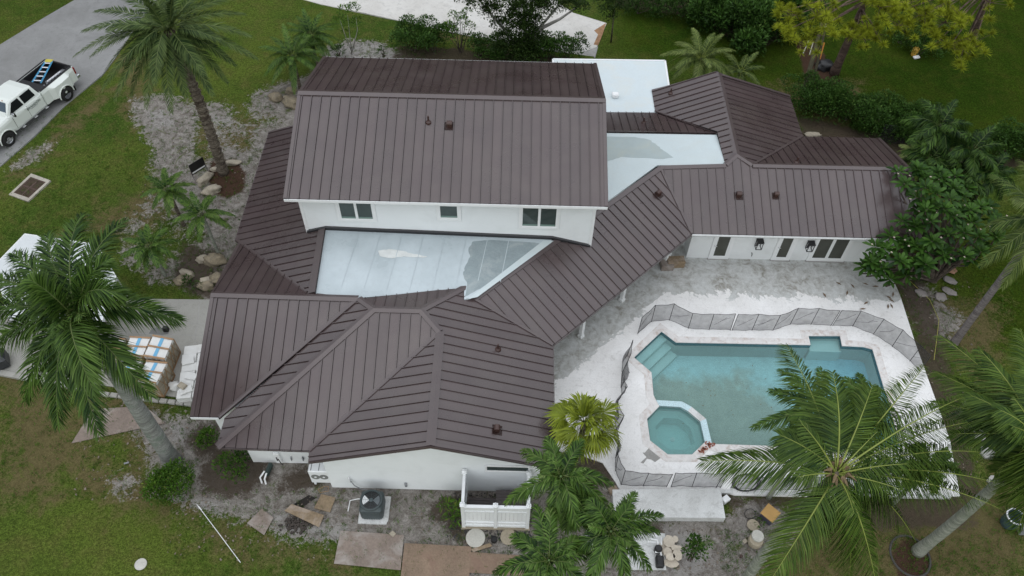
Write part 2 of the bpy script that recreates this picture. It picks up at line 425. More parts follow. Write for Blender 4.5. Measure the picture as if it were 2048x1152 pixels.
def concrete(name, c1, c2, stain, sc=1.0, joint=None, specks=True):
    m, nt, b = new_mat(name, 0.8, 0, 0.3); v = coords(nt)
    n1 = noise(nt, v, 0.45*sc, 6, 0.62, 0.5); n2 = noise(nt, v, 3.2*sc, 6, 0.7, 0.8); n3 = noise(nt, v, 30, 3, 0.7)
    c = mix(nt, ramp(nt, n1, [(0.35, 0.0), (0.65, 1.0)]), c1, c2)
    c = mix(nt, math_n(nt, 'MULTIPLY', ramp(nt, n2, [(0.50, 0.0), (0.70, 1.0)]), 0.55), c, stain)
    c = mix(nt, 1.0, c, ramp(nt, n3, [(0.3, 0.86), (0.7, 1.12)]), 'MULTIPLY')
    nt.links.new(c, b.inputs['Base Color']); bump(nt, b, n3, 0.25, 0.01)
    return m, nt, b, c
M['asphalt'] = concrete('worn_asphalt', (0.235, 0.235, 0.23), (0.30, 0.30, 0.295), (0.19, 0.19, 0.185))[0]
M['drive'] = concrete('driveway_concrete', (0.30, 0.295, 0.265), (0.38, 0.37, 0.34), (0.24, 0.235, 0.21))[0]
M['nbr'] = concrete('pale_driveway_concrete', (0.58, 0.56, 0.52), (0.68, 0.665, 0.63), (0.40, 0.39, 0.37), 0.9)[0]
M['slab'] = concrete('weathered_concrete', (0.54, 0.545, 0.53), (0.68, 0.69, 0.68), (0.33, 0.33, 0.31), 1.5)[0]
M['conc'] = concrete('grey_concrete', (0.30, 0.295, 0.28), (0.40, 0.39, 0.37), (0.22, 0.21, 0.19), 2.0)[0]
M['rust'] = simple('rust_stained_concrete', (0.33, 0.19, 0.10), 0.9, var=0.35, scale=4, fine=20)

road = [(-60,330),(0,334),(70,272),(130,212),(205,150),(235,110),(275,50),(330,-20),(400,-90),(300,-120),(200,-60),(150,0),(90,35),(0,90),(-60,130),(-200,230),(-200,420)]
sheet('road', px(road), -0.05, 0.03, M['asphalt'])
drive = [(-60,612),(120,606),(238,598),(430,600),(440,800),(405,803),(200,770),(-60,740)]
sheet('driveway_slab', px(drive), -0.05, 0.035, M['drive'])
nd = [(520,-25),(640,9),(730,27),(880,60),(1040,94),(1186,113),(1213,47),(1148,27),(1118,8),(1100,-30),(900,-90),(600,-90)]
sheet('neighbour_driveway', px(nd), -0.05, 0.035, M['nbr'])
# control joints in the two driveways
b = MB()
for a, c in (((236,640),(430,648)),((232,665),(425,672)),((330,600),(322,680)),((400,600),(390,680)),((700,20),(760,-60)),((905,68),(945,0)),((1040,30),(1110,100))):
    A = P(*a, 0.036); B = P(*c, 0.036); d = (B-A).normalized(); n = V(-d.y, d.x, 0)*0.018
    b.add([A-n, B-n, B+n, A+n], [(0, 1, 2, 3)])
o = b.build('driveway_joint', M['conc']); tag(o, kind='structure')
# rust stain along the edge of the neighbour's drive and its small corner slab
sheet('rust_stain', px([(1188,62),(1212,47),(1205,70),(1196,92),(1187,90),(1196,70)]), 0.036, 0.039, M['rust'])
sheet('driveway_corner', px([(1158,108),(1196,94),(1190,117),(1186,113)]), -0.05, 0.045, M['conc'])

# ------------------------------------------------------------------ the house
E0 = 2.75
house = thing('house', 'large white house with brown standing seam metal roofs and a two storey block', 'house', (-3.0, 22.0, 0))
def f1z(x): return 4.15-0.0266*(x+7.9)
APX = V(-2.71, 17.80, 4.235); DRF = V(-2.67, 12.92, 4.225); CL = V(-5.36, 18.63, 4.49); CR = V(-3.50, 18.62, 4.50)
AR0 = V(-11.95, 19.33, 4.30); AR1 = V(-6.08, 19.30, 4.28); KN = V(-1.85, 20.30, 3.94); VT = V(-1.55, 19.80, 3.86)
EV = V(1.76, 18.34, 2.75); EF = V(8.21, 24.70, 2.75); ET = V(6.88, 27.96, 3.83); E_IN = V(1.50, 22.90, 3.86)
FR0 = V(10.00, 28.12, 3.90); PK = V(10.58, 28.66, 4.06); FR1 = V(11.27, 28.12, 3.92); FRE = V(18.76, 28.15, 3.92)
GN = V(10.64, 35.06, 4.03); GVW = V(7.35, 33.40, 2.76); FNV = V(14.76, 31.70, 2.75)
HV = V(10.04, 30.60, 3.66)
UZ, UR = 6.458, 8.041
UL0, UR0 = V(-9.27, 22.63, UZ), V(3.83, 22.63, UZ); UL1, UR1 = V(-9.27, 27.43, UR), V(3.83, 27.43, UR)
UL2, UR2 = V(-9.27, 32.22, UZ), V(3.83, 32.22, UZ)
BNV = V(-8.23, 19.62, 4.14)
# name, vertices (counter-clockwise from above), eave direction, seam offset, material rough group
SLOPES = [
 ('upper_front', [UL0, UR0, UR1, UL1], (1, 0), 0.20),
 ('upper_back', [UR2, UL2, UL1, UR1], (-1, 0), 0.25),
 ('garage_front', [V(-11.98, 14.66, E0), V(-10.92, 14.66, E0), AR1, AR0], (1, 0), 0.30),
 ('garage_back', [V(-12.2, 23.66, E0), AR0, AR1+V(0,0.02,0), BNV], (-1, 0), 0.1),
 ('west', [V(-12.45, 31.0, E0), V(-12.40, 23.62, E0), BNV, V(-7.85, 19.55, 4.27), V(-8.05, 23.3, 4.22), V(-8.2, 31.0, 4.17)], (0, -1), 0.12),
 ('hip_west', [V(-10.66, 14.66, 2.75), V(-10.65, 13.42, 2.75), CL, V(-6.06, 19.28, 4.275)], (0, -1), 0.2),
 ('hip_south', [V(-10.65, 13.42, 2.75), V(-7.27, 13.38, 2.74), APX, CR, CL], (1, 0), 0.25),
 ('hip_north', [CR, KN, V(-6.06, 19.30, 4.27), CL], (-1, 0), 0.3),
 ('gable_west', [V(-7.27, 13.38, 2.735), V(-7.22, 12.93, 2.74), DRF, APX], (0, -1), 0.2),
 ('gable_east', [V(1.75, 12.93, 2.75), EV, VT, KN, CR, APX, DRF], (0, 1), 0.33),
 ('diagonal', [EV, EF, ET, VT], (0.7071, 0.7071), 0.2),
 ('wing_front', [EF, V(18.75, 24.72, 2.75), FRE, FR1, PK, FR0, ET], (1, 0), 0.2),
 ('wing_back', [V(18.72, 31.68, 2.75), FNV, FR1, FRE], (-1, 0), 0.2),
 ('guest_east', [V(14.77, 31.70, 2.75), V(14.77, 35.02, 2.75), GN, PK, FR1], (0, 1), 0.1),
 ('guest_west', [V(7.33, 35.18, 2.76), GVW, V(10.04, 30.62, 3.68), V(10.06, 28.17, 3.70), PK, GN], (0, -1), 0.15),
 ('rear_north', [V(10.02, 30.62, 3.66), V(7.33, 33.32, 2.75), V(3.2, 33.2, 2.75), V(3.2, 30.5, 3.66)], (-1, 0), 0.15),
]
PW = 0.4064
def clip_half(poly, a, b, c):
    """keep a*u+b*v>=c"""
    out = []
    for i in range(len(poly)):
        p, q = poly[i], poly[(i+1)%len(poly)]
        dp, dq = a*p[0]+b*p[1]-c, a*q[0]+b*q[1]-c
        if dp >= 0: out.append(p)
        if (dp >= 0) != (dq >= 0):
            t = dp/(dp-dq); out.append((p[0]+t*(q[0]-p[0]), p[1]+t*(q[1]-p[1])))
    return out
FRAMES = {}
def roof_slope(nm, verts, ed, off, underside=0.16):
    o3 = verts[0]; nrm = V(0, 0, 0)
    for i in range(len(verts)):                       # Newell normal
        p, q = verts[i], verts[(i+1)%len(verts)]
        nrm += V((p.y-q.y)*(p.z+q.z), (p.z-q.z)*(p.x+q.x), (p.x-q.x)*(p.y+q.y))
    nrm.normalize()
    if nrm.z < 0: nrm = -nrm
    u = V(ed[0], ed[1], 0); u = (u-nrm*u.dot(nrm)).normalized(); v = nrm.cross(u)
    FRAMES[nm] = (o3, u, v, nrm)
    uv = [((p-o3).dot(u), (p-o3).dot(v)) for p in verts]
    A = sum(uv[i][0]*uv[(i+1)%len(uv)][1]-uv[(i+1)%len(uv)][0]*uv[i][1] for i in range(len(uv)))
    if A < 0: uv = uv[::-1]
    # underlay slab
    b = MB(); n = len(uv)
    top = [o3+u*a+v*c-nrm*0.03 for a, c in uv]; bot = [p-V(0, 0, underside) for p in top]
    tr = tessellate_polygon([[Vector((a, c, 0)) for a, c in uv]])
    fs = []
    for t in tr:
        a, c, d = t
        if (uv[c][0]-uv[a][0])*(uv[d][1]-uv[a][1])-(uv[d][0]-uv[a][0])*(uv[c][1]-uv[a][1]) < 0: c, d = d, c
        fs += [(a, c, d), (d+n, c+n, a+n)]
    fs += [(i, i+n, (i+1)%n+n, (i+1)%n) for i in range(n)]
    b.add(top+bot, fs); deck = b.build('roof_slope', [M['rdeck']], house)
    us = [a for a, _ in uv]; u0 = min(us)-PW+off; k = 0
    while u0+k*PW < max(us):
        a0, a1 = u0+k*PW, u0+(k+1)*PW; k += 1
        st = clip_half(clip_half(uv, 1, 0, a0+0.026), -1, 0, -(a1-0.012))
        if len(st) < 3: continue
        ar = abs(sum(st[i][0]*st[(i+1)%len(st)][1]-st[(i+1)%len(st)][0]*st[i][1] for i in range(len(st))))/2
        if ar < 0.01: continue
        b = MB(); n = len(st)
        vs = [o3+u*a+v*c for a, c in st]+[o3+u*a+v*c-nrm*0.03 for a, c in st]
        b.add(vs, [tuple(range(n))]+[(i, i+n, (i+1)%n+n, (i+1)%n) for i in range(n)])
        # standing seam along this panel's left edge
        cs = []
        for i in range(len(uv)):
            p, q = uv[i], uv[(i+1)%len(uv)]
            if (p[0]-a0)*(q[0]-a0) < 0: cs.append(p[1]+(a0-p[0])/(q[0]-p[0])*(q[1]-p[1]))
        if len(cs) >= 2:
            lo, hi = min(cs), max(cs)
            if hi-lo > 0.3:
                lo += 0.0; hi -= 0.08
                r = []
                for uu, hh in ((-0.012, -0.025), (-0.012, 0.048), (0.014, 0.048), (0.014, -0.025)):
                    for vv in (lo, hi): r.append(o3+u*(a0+uu)+v*vv+nrm*hh)
                b.add(r, [(0,1,3,2), (2,3,5,4), (4,5,7,6), (0,2,4,6), (1,7,5,3)])
        b.build('roof_panel', [M['roof']], deck)
    return deck
DECKS = {s[0]: roof_slope(*s) for s in SLOPES}

def cap(name, a, b_, faces, w=0.15, lift=0.056, ext=0.0):
    """folded trim strip along the line a-b, one flange on each adjoining slope"""
    d = (b_-a).normalized(); a = a-d*ext; b_ = b_+d*ext; m = MB()
    for f in faces:
        o3, u, v, n = FRAMES[f]
        # inward direction in this slope, perpendicular to the line
        t = n.cross(d); c = sum((x for x in next(s[1] for s in SLOPES if s[0] == f)), V(0, 0, 0))/len(next(s[1] for s in SLOPES if s[0] == f))
        if t.dot(c-a) < 0: t = -t
        t.normalize()
        q = [a+V(0, 0, lift+0.012), b_+V(0, 0, lift+0.012), b_+t*w+n*lift, a+t*w+n*lift, b_+t*w+n*0.002, a+t*w+n*0.002]
        fs = [(0, 1, 2, 3), (3, 2, 4, 5)]
        if n.dot((q[1]-q[0]).cross(q[2]-q[0])) < 0: fs = [g[::-1] for g in fs]
        m.add(q, fs)
    return m.build(name, [M['cap']], DECKS[faces[0]])
cap('ridge_cap', UL1, UR1, ['upper_front', 'upper_back'], 0.17)
cap('ridge_cap', AR0, AR1, ['garage_front', 'garage_back'], 0.15)
cap('ridge_cap', CL, CR, ['hip_south', 'hip_north'], 0.14)
cap('ridge_cap', DRF, APX, ['gable_east', 'gable_west'], 0.16)
cap('hip_cap', V(-10.65, 13.42, 2.75), CL, ['hip_south', 'hip_west'], 0.15)
cap('hip_cap', APX, CR, ['gable_east', 'hip_south'], 0.14)
cap('hip_cap', CR, KN, ['gable_east', 'hip_north'], 0.13)
cap('hip_cap', V(-6.06, 19.30, 4.275), CL, ['hip_west', 'hip_north'], 0.13)
cap('ridge_cap', FR1, FRE, ['wing_front', 'wing_back'], 0.15)
cap('ridge_cap', PK, GN, ['guest_east', 'guest_west'], 0.16)
cap('hip_cap', PK, FR1, ['wing_front', 'guest_east'], 0.13)
cap('hip_cap', FR0, PK, ['wing_front', 'guest_west'], 0.13)
cap('top_trim', ET, FR0, ['wing_front'], 0.17)
cap('top_trim', VT, ET, ['diagonal'], 0.20)
cap('top_trim', V(-7.85, 19.55, 4.27), V(-8.05, 23.3, 4.22), ['west'], 0.30)
cap('top_trim', V(3.2, 30.5, 3.66), V(10.02, 30.62, 3.66), ['rear_north'], 0.12)
cap('valley_flashing', V(-10.90, 14.66, E0), AR1, ['garage_front', 'hip_west'], 0.085, 0.040)
cap('valley_flashing', V(-12.35, 23.63, E0), BNV, ['west', 'garage_back'], 0.085, 0.050)
cap('valley_flashing', V(-7.27, 13.38, 2.735), APX, ['hip_south', 'gable_west'], 0.085, 0.040)
cap('valley_flashing', EV, VT, ['gable_east', 'diagonal'], 0.07, 0.040)
cap('valley_flashing', EF, ET, ['diagonal', 'wing_front'], 0.07, 0.040)
cap('valley_flashing', FNV, FR1, ['guest_east', 'wing_back'], 0.07, 0.045)
cap('valley_flashing', GVW, V(10.04, 30.6, 3.68), ['guest_west', 'rear_north'], 0.07, 0.045)
for f, a, c in (('upper_front', UL0, UL1), ('upper_front', UR0, UR1), ('upper_back', UL2, UL1), ('upper_back', UR2, UR1),
                ('garage_front', V(-11.98, 14.66, E0), AR0), ('garage_back', V(-12.2, 23.66, E0), AR0), ('wing_front', V(18.75, 24.72, E0), FRE),
                ('wing_back', V(18.72, 31.68, E0), FRE), ('west', V(-12.45, 31.0, E0), V(-8.2, 31, 4.17)), ('guest_west', V(7.33, 35.18, 2.76), GN),
                ('guest_east', V(14.77, 35.02, E0), GN), ('gable_west', V(-7.22, 12.93, 2.74), DRF), ('gable_east', V(1.75, 12.93, 2.75), DRF)):
    cap('rake_trim', a, c, [f], 0.13, 0.030)

# eave fascias (white) and rake fascias (brown)
def fascia(a, b_, h=0.13, t=0.025, m='trim', drop=0.02, out=0.012):
    a = Vector(a); b_ = Vector(b_); d = (b_-a); d.z = 0; d.normalize(); n = V(d.y, -d.x, 0)
    k = MB(); q = []
    for p in (a, b_):
        for o_, z in ((out, -drop), (out+t, -drop), (out+t, -drop-h), (out, -drop-h)): q.append(p+n*o_+V(0, 0, z))
    k.add(q, [(0,4,5,1), (1,5,6,2), (2,6,7,3), (3,7,4,0), (0,1,2,3), (7,6,5,4)])
    return k.build('fascia', [M[m]], house)
fascia(UL0, UR0, 0.13); fascia(UR2, UL2, 0.17)
fascia(UR0, UR1, 0.2, m='cap', out=0.0, drop=0.0); fascia(UR1, UR2, 0.2, m='cap', out=0.0, drop=0.0)
fascia(UL2, UL1, 0.2, m='cap', out=0.0, drop=0.0); fascia(UL1, UL0, 0.2, m='cap', out=0.0, drop=0.0)
fascia((-11.98, 14.66, E0), (-10.92, 14.66, E0)); fascia((-10.65, 13.42, E0), (-7.27, 13.38, E0), .08, m='cap'); fascia(EV, EF, .10, m='cap'); fascia(EF, (18.75, 24.72, E0), .10)
fascia((1.75, 12.93, E0), EV, .1, m='cap'); fascia((-7.22, 12.93, 2.74), DRF, 0.13, m='cap', out=0.0, drop=0.0); fascia(DRF, (1.75, 12.93, 2.75), 0.13, m='cap', out=0.0, drop=0.0)
fascia(AR0, (-11.98, 14.66, E0), 0.16, m='cap', out=0, drop=0); fascia((-12.45, 31, E0), (-12.4, 23.62, E0), m='cap')
fascia(V(-10.65, 14.66, E0), V(-10.65, 13.42, E0), m='cap')

# walls of the single storey part
def wall(name, poly, z0, z1, m):
    b = MB(); b.prism(poly, z0, z1); return b.build(name, M[m], house)
FP = [(-11.5,15.2),(-10.15,15.2),(-10.15,14.2),(-6.82,14.2),(-6.82,13.2),(1.25,13.2),(1.25,17.6),(-0.9,20.0),(5.6,26.4),(8.55,26.4),(8.55,25.6),(18.3,25.6),(18.3,31.2),(14.3,31.2),(14.3,34.6),(7.75,34.6),(7.75,32.9),(-2,32.9),(-12.0,30.7),(-12.0,23.2),(-11.5,23.2)]
wall('wall', FP, 0.0, 2.60, 'white')
b = MB()     # gable infill under the front gable
b.add([V(-6.82,13.2,2.6), V(1.25,13.2,2.6), V(1.25,13.2,2.86), V(-2.68,13.2,4.16), V(-6.82,13.2,2.82)], [(0,1,2,3,4)])
b.add([V(-12.0+0.5,15.2,2.6), V(-11.5,23.2,2.6), V(-11.5,19.3,4.1), V(-11.5,15.2,2.7)], [(0,3,2,1)])
b.build('gable_wall', M['white'], house)

def siding(name, x0, x1, y, zf, z1f, course=0.14, nx=(0, -1), sx=1):
    """lap boards on a wall facing the camera: zf / z1f give bottom and top per x"""
    vs = []; fs = []; z = min(zf(x0), zf(x1), zf((x0+x1)/2)); top = max(z1f(x0), z1f(x1), z1f((x0+x1)/2))
    xs = np.linspace(x0, x1, 60)
    while z < top:
        for i in range(len(xs)-1):
            a, c = xs[i], xs[i+1]
            la, lc = max(z, zf(a)), max(z, zf(c)); ha, hc = min(z+course, z1f(a)), min(z+course, z1f(c))
            if ha <= la and hc <= lc: continue
            ha, hc = max(ha, la), max(hc, lc); n = len(vs)
            def off(zz): return 0.022-0.018*(zz-z)/course
            vs += [(a, y-off(la), la), (c, y-off(lc), lc), (c, y-off(hc), hc), (a, y-off(ha), ha), (a, y, la), (c, y, lc)]
            fs += [(n, n+1, n+2, n+3), (n+4, n+5, n+1, n)]
        z += course
    k = MB(); k.add(vs, fs); o = k.build(name, M['siding'], house); return tag(o, kind='stuff')

# upper storey
UX0, UX1, UY0, UY1 = -8.84, 3.40, 23.15, 31.75
b = MB(); b.box((UX0, UY0, 2.8), (UX1, UY1, 6.36))
for x in (UX0, UX1):
    b.add([V(x, UY0, 6.36), V(x, UY1, 6.36), V(x, 27.43, 7.85)], [(0, 1, 2) if x > 0 else (2, 1, 0)])
b.build('upper_wall', M['white'], house)
siding('upper_siding', UX0-0.01, UX1+0.01, UY0, lambda x: 3.3, lambda x: 6.30)
siding('gable_siding', -6.82, 1.25, 13.2, lambda x: 0.12, lambda x: min(4.10-abs(x+2.68)*0.333, 4.1))
b = MB()
for x in (UX0, UX1): b.box((x-0.06, UY0-0.045, 3.2), (x+0.06, UY0+0.05, 6.33))
b.box((UX0, UY0-0.035, 6.22), (UX1, UY0+0.01, 6.34)); b.build('corner_board', M['trim'], house)

def window(name, xa, xb, z0, z1, y, panes, m='glass', sill=True, fr=0.055, trim=0.11):
    w = MB(); d = 0.05
    w.box((xa-trim, y-d, z1), (xb+trim, y, z1+trim)); w.box((xa-trim, y-d, z0-trim), (xb+trim, y, z0))
    w.box((xa-trim, y-d, z0), (xa, y, z1)); w.box((xb, y-d, z0), (xb+trim, y, z1))
    o = w.build(name, M['trim'], house)
    f = MB(); wd = (xb-xa)/panes
    for i in range(panes):
        a, c = xa+i*wd, xa+(i+1)*wd
        f.box((a, y-0.032, z0), (a+fr, y-0.005, z1)); f.box((c-fr, y-0.032, z0), (c, y-0.005, z1))
        f.box((a+fr, y-0.032, z0), (c-fr, y-0.005, z0+fr)); f.box((a+fr, y-0.032, z1-fr), (c-fr, y-0.005, z1))
        g = MB(); g.box((a+fr, y-0.020, z0+fr), (c-fr, y-0.010, z1-fr)); g.build('pane', M[m], o)
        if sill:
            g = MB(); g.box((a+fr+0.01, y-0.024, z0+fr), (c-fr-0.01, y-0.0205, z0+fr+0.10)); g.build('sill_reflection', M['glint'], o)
    f.build('sash', M['trim'], o)
    return o
def wx(x, y_px, Y):
    """world x,z on the wall plane y=Y seen at a photo pixel"""
    d = (x-1024)/FPX*_R-(y_px-576)/FPX*_U+_F; t = Y/d[1]; return t*d[0], CH+t*d[2]
for l, r, n in (((681.6,437.6), (749,438.5), 2), ((879,436), (917.5,436), 1), ((1042,452.5), (1113,453), 2)):
    x0, z0 = wx(*l, UY0-0.03); x1, _ = wx(*r, UY0-0.03); zt = {0: 5.95, 1: 5.55, 2: 5.95}
    top = wx(l[0]-4, 403 if l[0] < 800 else (409.5 if l[0] < 1000 else 413.5), UY0-0.03)[1]
    window('window', x0, x1, z0, min(top, 6.05), UY0-0.02, n)
x0, z0 = wx(973, 940.5, 13.17); x1, _ = wx(1052, 940, 13.17); zt = wx(973, 931.5, 13.17)[1]
window('window', x0, x1+0.1, z0, zt, 13.18, 1, trim=0.06, sill=False, fr=0.02)
# wing doors
FY = 25.6
for l, r, n, nm in (((1426,511), (1449.5,511), 1, 'door'), ((1551.7,513.8), (1571.6,514.2), 1, 'door'), ((1623.3,515.2), (1680.4,518), 2, 'sliding_door')):
    x0, z0 = wx(*l, FY-0.02); x1, _ = wx(*r, FY-0.02)
    o = window(nm, x0-0.07, x1+0.07, z0-0.07, 2.32, FY-0.01, n, 'glass2', sill=False, fr=0.075, trim=0.14)
    if n == 1:
        k = MB(); k.tube([(x0-0.1, FY-0.05, 1.05), (x0-0.1, FY-0.12, 1.05), (x0+0.02, FY-0.12, 1.05)], 0.015, 6); k.build('handle', M['chrome'], o)
    k = MB(); k.box((x0-0.25, FY-0.1, 0.06), (x1+0.25, FY, z0-0.2)); k.build('door_step', M['conc'], o)
# lanterns on the wing wall
for xp, yp in ((1518, 489), (1620, 493)):
    x, z = wx(xp, yp, FY-0.15); o = thing('wall_lantern', '', 'lantern', (x, FY-0.02, z))
    tag(o, 'black box wall lantern %s' % ('between the two single glass doors' if xp < 1600 else 'beside the sliding glass door'), group='lanterns on the wing wall')
    k = MB(); s, h = 0.13, 0.44
    k.box((x-0.07, FY-0.06, z-0.18), (x+0.07, FY-0.015, z+0.1)); k.build('back_plate', M['dark'], o)
    k = MB()
    for a in (-s, s):
        for c in (-0.30, -0.04): k.box((x+a-0.014, FY+c-0.014, z-h/2), (x+a+0.014, FY+c+0.014, z+h/2))
    for zz in (z-h/2, z+h/2-0.02):
        k.box((x-s, FY-0.312, zz), (x+s, FY-0.286, zz+0.03)); k.box((x-s, FY-0.054, zz), (x+s, FY-0.026, zz+0.03))
        k.box((x-s-0.014, FY-0.3, zz), (x-s+0.014, FY-0.04, zz+0.03)); k.box((x+s-0.014, FY-0.3, zz), (x+s+0.014, FY-0.04, zz+0.03))
    k.build('frame', M['dark'], o)
    k = MB(); k.box((x-s-0.03, FY-0.33, z+h/2+0.03), (x+s+0.03, FY-0.01, z+h/2+0.06)); k.build('lid', M['dark'], o)
    k = MB(); k.lathe((x, FY-0.17, z-0.18), [(0.02, 0), (0.035, 0.1), (0.03, 0.2), (0.01, 0.24)], 8); k.build('bulb', M['trim'], o)
k = MB(); x, z = wx(1501, 512, FY); k.tube([(x, FY, z+0.25), (x, FY-0.1, z+0.25), (x, FY-0.12, z+0.12)], 0.02, 6); o = k.build('hose_bib', M['dark'], house)

# flat roofs between the slopes
def flat(name, pts, m, kids=()):
    k = MB(); n = len(pts); tr = tessellate_polygon([[Vector((p[0], p[1], 0)) for p in pts]]); fs = []
    for a, c, d in tr:
        if (pts[c][0]-pts[a][0])*(pts[d][1]-pts[a][1])-(pts[d][0]-pts[a][0])*(pts[c][1]-pts[a][1]) < 0: c, d = d, c
        fs.append((a, c, d))
    k.add([Vector(p) for p in pts]+[Vector(p)-V(0, 0, 0.1) for p in pts], fs+[(i, (i+1)%n, (i+1)%n+n, i+n) for i in range(n)])
    return k.build(name, M[m], house)
def wob(a, b_, n=10, s=0.03):
    out = []
    for i in range(n):
        t = i/n; out.append((a[0]+(b_[0]-a[0])*t+(random.uniform(-s, s) if i else 0), a[1]+(b_[1]-a[1])*t+(random.uniform(-s, s) if i else 0)))
    return out
fl = wob((-7.84, 19.50), (-5.85, 19.42), 4, 0.01)+[(-5.85, 19.50), (-4.0, 19.82)]+[(-1.92, 20.22), (-1.88, 19.60)]+[(-1.62, 19.72), (1.62, 22.92), (1.8, 23.2)]+[(-8.14, 23.2)]+wob((-8.10, 22.95), (-7.84, 19.50), 14, 0.03)[1:]
flat('flat_roof', [(x, y, f1z(x)+0.01) for x, y in fl], 'membrane')
wet = [(-1.86, 19.75), (-1.25, 20.2), (1.35, 22.75), (1.0, 22.85), (-0.9, 22.9), (-1.7, 22.75), (-1.85, 22.3), (-1.75, 21.9), (-1.95, 21.3), (-2.0, 20.9), (-1.8, 20.4)]
wet = sum([wob(wet[i], wet[(i+1)%len(wet)], 5, 0.025) for i in range(len(wet))], [])
k = MB(); k.prism(wet, 0, 0.004); k.v = [(x, y, f1z(x)+0.012+z) for x, y, z in k.v]; k.build('roof_patch', M['membrane_wet'], house)
b = MB()                                  # pale border flashing and sheet laps on the flat roof
for i in range(8):
    x = -6.9+i*0.92; b.add([(x, 19.95 if x < -1.9 else 20.6, f1z(x)+0.019), (x+0.03, 19.95 if x < -1.9 else 20.6, f1z(x)+0.019), (x+0.33, 22.9, f1z(x)+0.019), (x+0.30, 22.9, f1z(x)+0.019)], [(0, 1, 2, 3)])
b.build('sheet_lap', simple('membrane_lap', (0.46, 0.52, 0.542), 0.5), house)
b = MB(); b.add([(-1.75, 19.62, 4.0), (-1.35, 19.75, 3.99), (1.8, 22.98, 3.93), (1.35, 22.98, 3.93)], [(0, 1, 2, 3)])
b.build('edge_coating', M['membrane_pale'], house)
# sky glare on the flat roof, painted as a white patch
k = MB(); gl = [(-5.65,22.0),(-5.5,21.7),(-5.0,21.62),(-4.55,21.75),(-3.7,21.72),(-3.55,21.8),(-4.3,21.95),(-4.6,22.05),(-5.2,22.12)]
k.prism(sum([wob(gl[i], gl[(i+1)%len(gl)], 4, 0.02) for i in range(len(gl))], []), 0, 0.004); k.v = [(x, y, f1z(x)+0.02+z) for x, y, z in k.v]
k.build('glare_spot', simple('painted_glare_white', (0.66, 0.68, 0.66), 0.5, var=0.1, fine=10), house)
# wall foot flashing on the upper storey
b = MB()
ft = [(-8.86, 3.99), (-8.0, 4.26), (1.75, 3.98), (3.42, 3.50)]
for (xa, za), (xb, zb) in zip(ft, ft[1:]):
    b.add([V(xa, UY0-0.028, za+0.10), V(xb, UY0-0.028, zb+0.10), V(xb, UY0-0.09, zb+0.05), V(xa, UY0-0.09, za+0.05), V(xb, UY0-0.09, zb-0.1), V(xa, UY0-0.09, za-0.1)], [(3, 2, 1, 0), (5, 4, 2, 3)])
b.build('wall_flashing', M['dark'], house)
# second flat roof, with its worn grey patch
f2 = [(3.2, 24.25), (6.75, 28.02), (10.02, 28.18), (10.05, 30.55), (3.2, 30.45)]
flat('flat_roof', [(x, y, 3.665+(30.5-y)*0.075) for x, y in f2], 'membrane_pale')
g2 = [(4.0,27.0),(4.4,28.2),(5.1,28.6),(7.1,28.5),(7.6,28.65),(7.2,29.15),(6.9,29.6),(6.6,30.0),(5.9,30.2),(4.0,30.15)]
g2 = sum([wob(g2[i], g2[(i+1)%len(g2)], 5, 0.03) for i in range(len(g2))], [])
k = MB(); k.prism(g2, 0, 0.004); k.v = [(x, y, 3.665+(30.5-y)*0.075+0.003+z) for x, y, z in k.v]
k.build('roof_patch', simple('blue_grey_patch', (0.36, 0.42, 0.42), 0.4, var=0.1, scale=1.2, dirt=(0.43, 0.46, 0.40), dirt_amt=0.5), house)
# the low white roof at the back
f3 = [(2.04, 33.2), (7.30, 33.3), (7.30, 35.3), (8.25, 35.9), (8.34, 37.92), (2.04, 37.80)]
f3 = [(2.04, 33.0), (7.32, 33.1), (8.3, 34.8), (8.34, 37.92), (2.04, 37.80)]
k = MB(); k.prism(f3, 2.52, 2.715); k.build('flat_roof', simple('white_roof_coating', (0.58, 0.65, 0.67), 0.45, var=0.035, scale=0.7, fine=9, bmp=0.05, dirt=(0.62, 0.62, 0.56), dirt_amt=0.4), house)
wall('wall', [(2.3, 33), (8.0, 33), (8.0, 37.6), (2.3, 37.6)], 0, 2.5, 'white')
k = MB()
for a, c in zip(f3[2:5], f3[3:5]+f3[:1]):
    A, B = Vector((*a, 0)), Vector((*c, 0)); d = (B-A).normalized(); n = V(-d.y, d.x, 0)*0.05
    q = [A+n, B+n, B-n, A-n]; k.add([V(p.x, p.y, 2.717) for p in q]+[V(p.x, p.y, 2.745) for p in q], [(4,5,6,7), (0,1,5,4), (1,2,6,5), (2,3,7,6), (3,0,4,7)])
k.build('roof_edge', M['trim'], house)

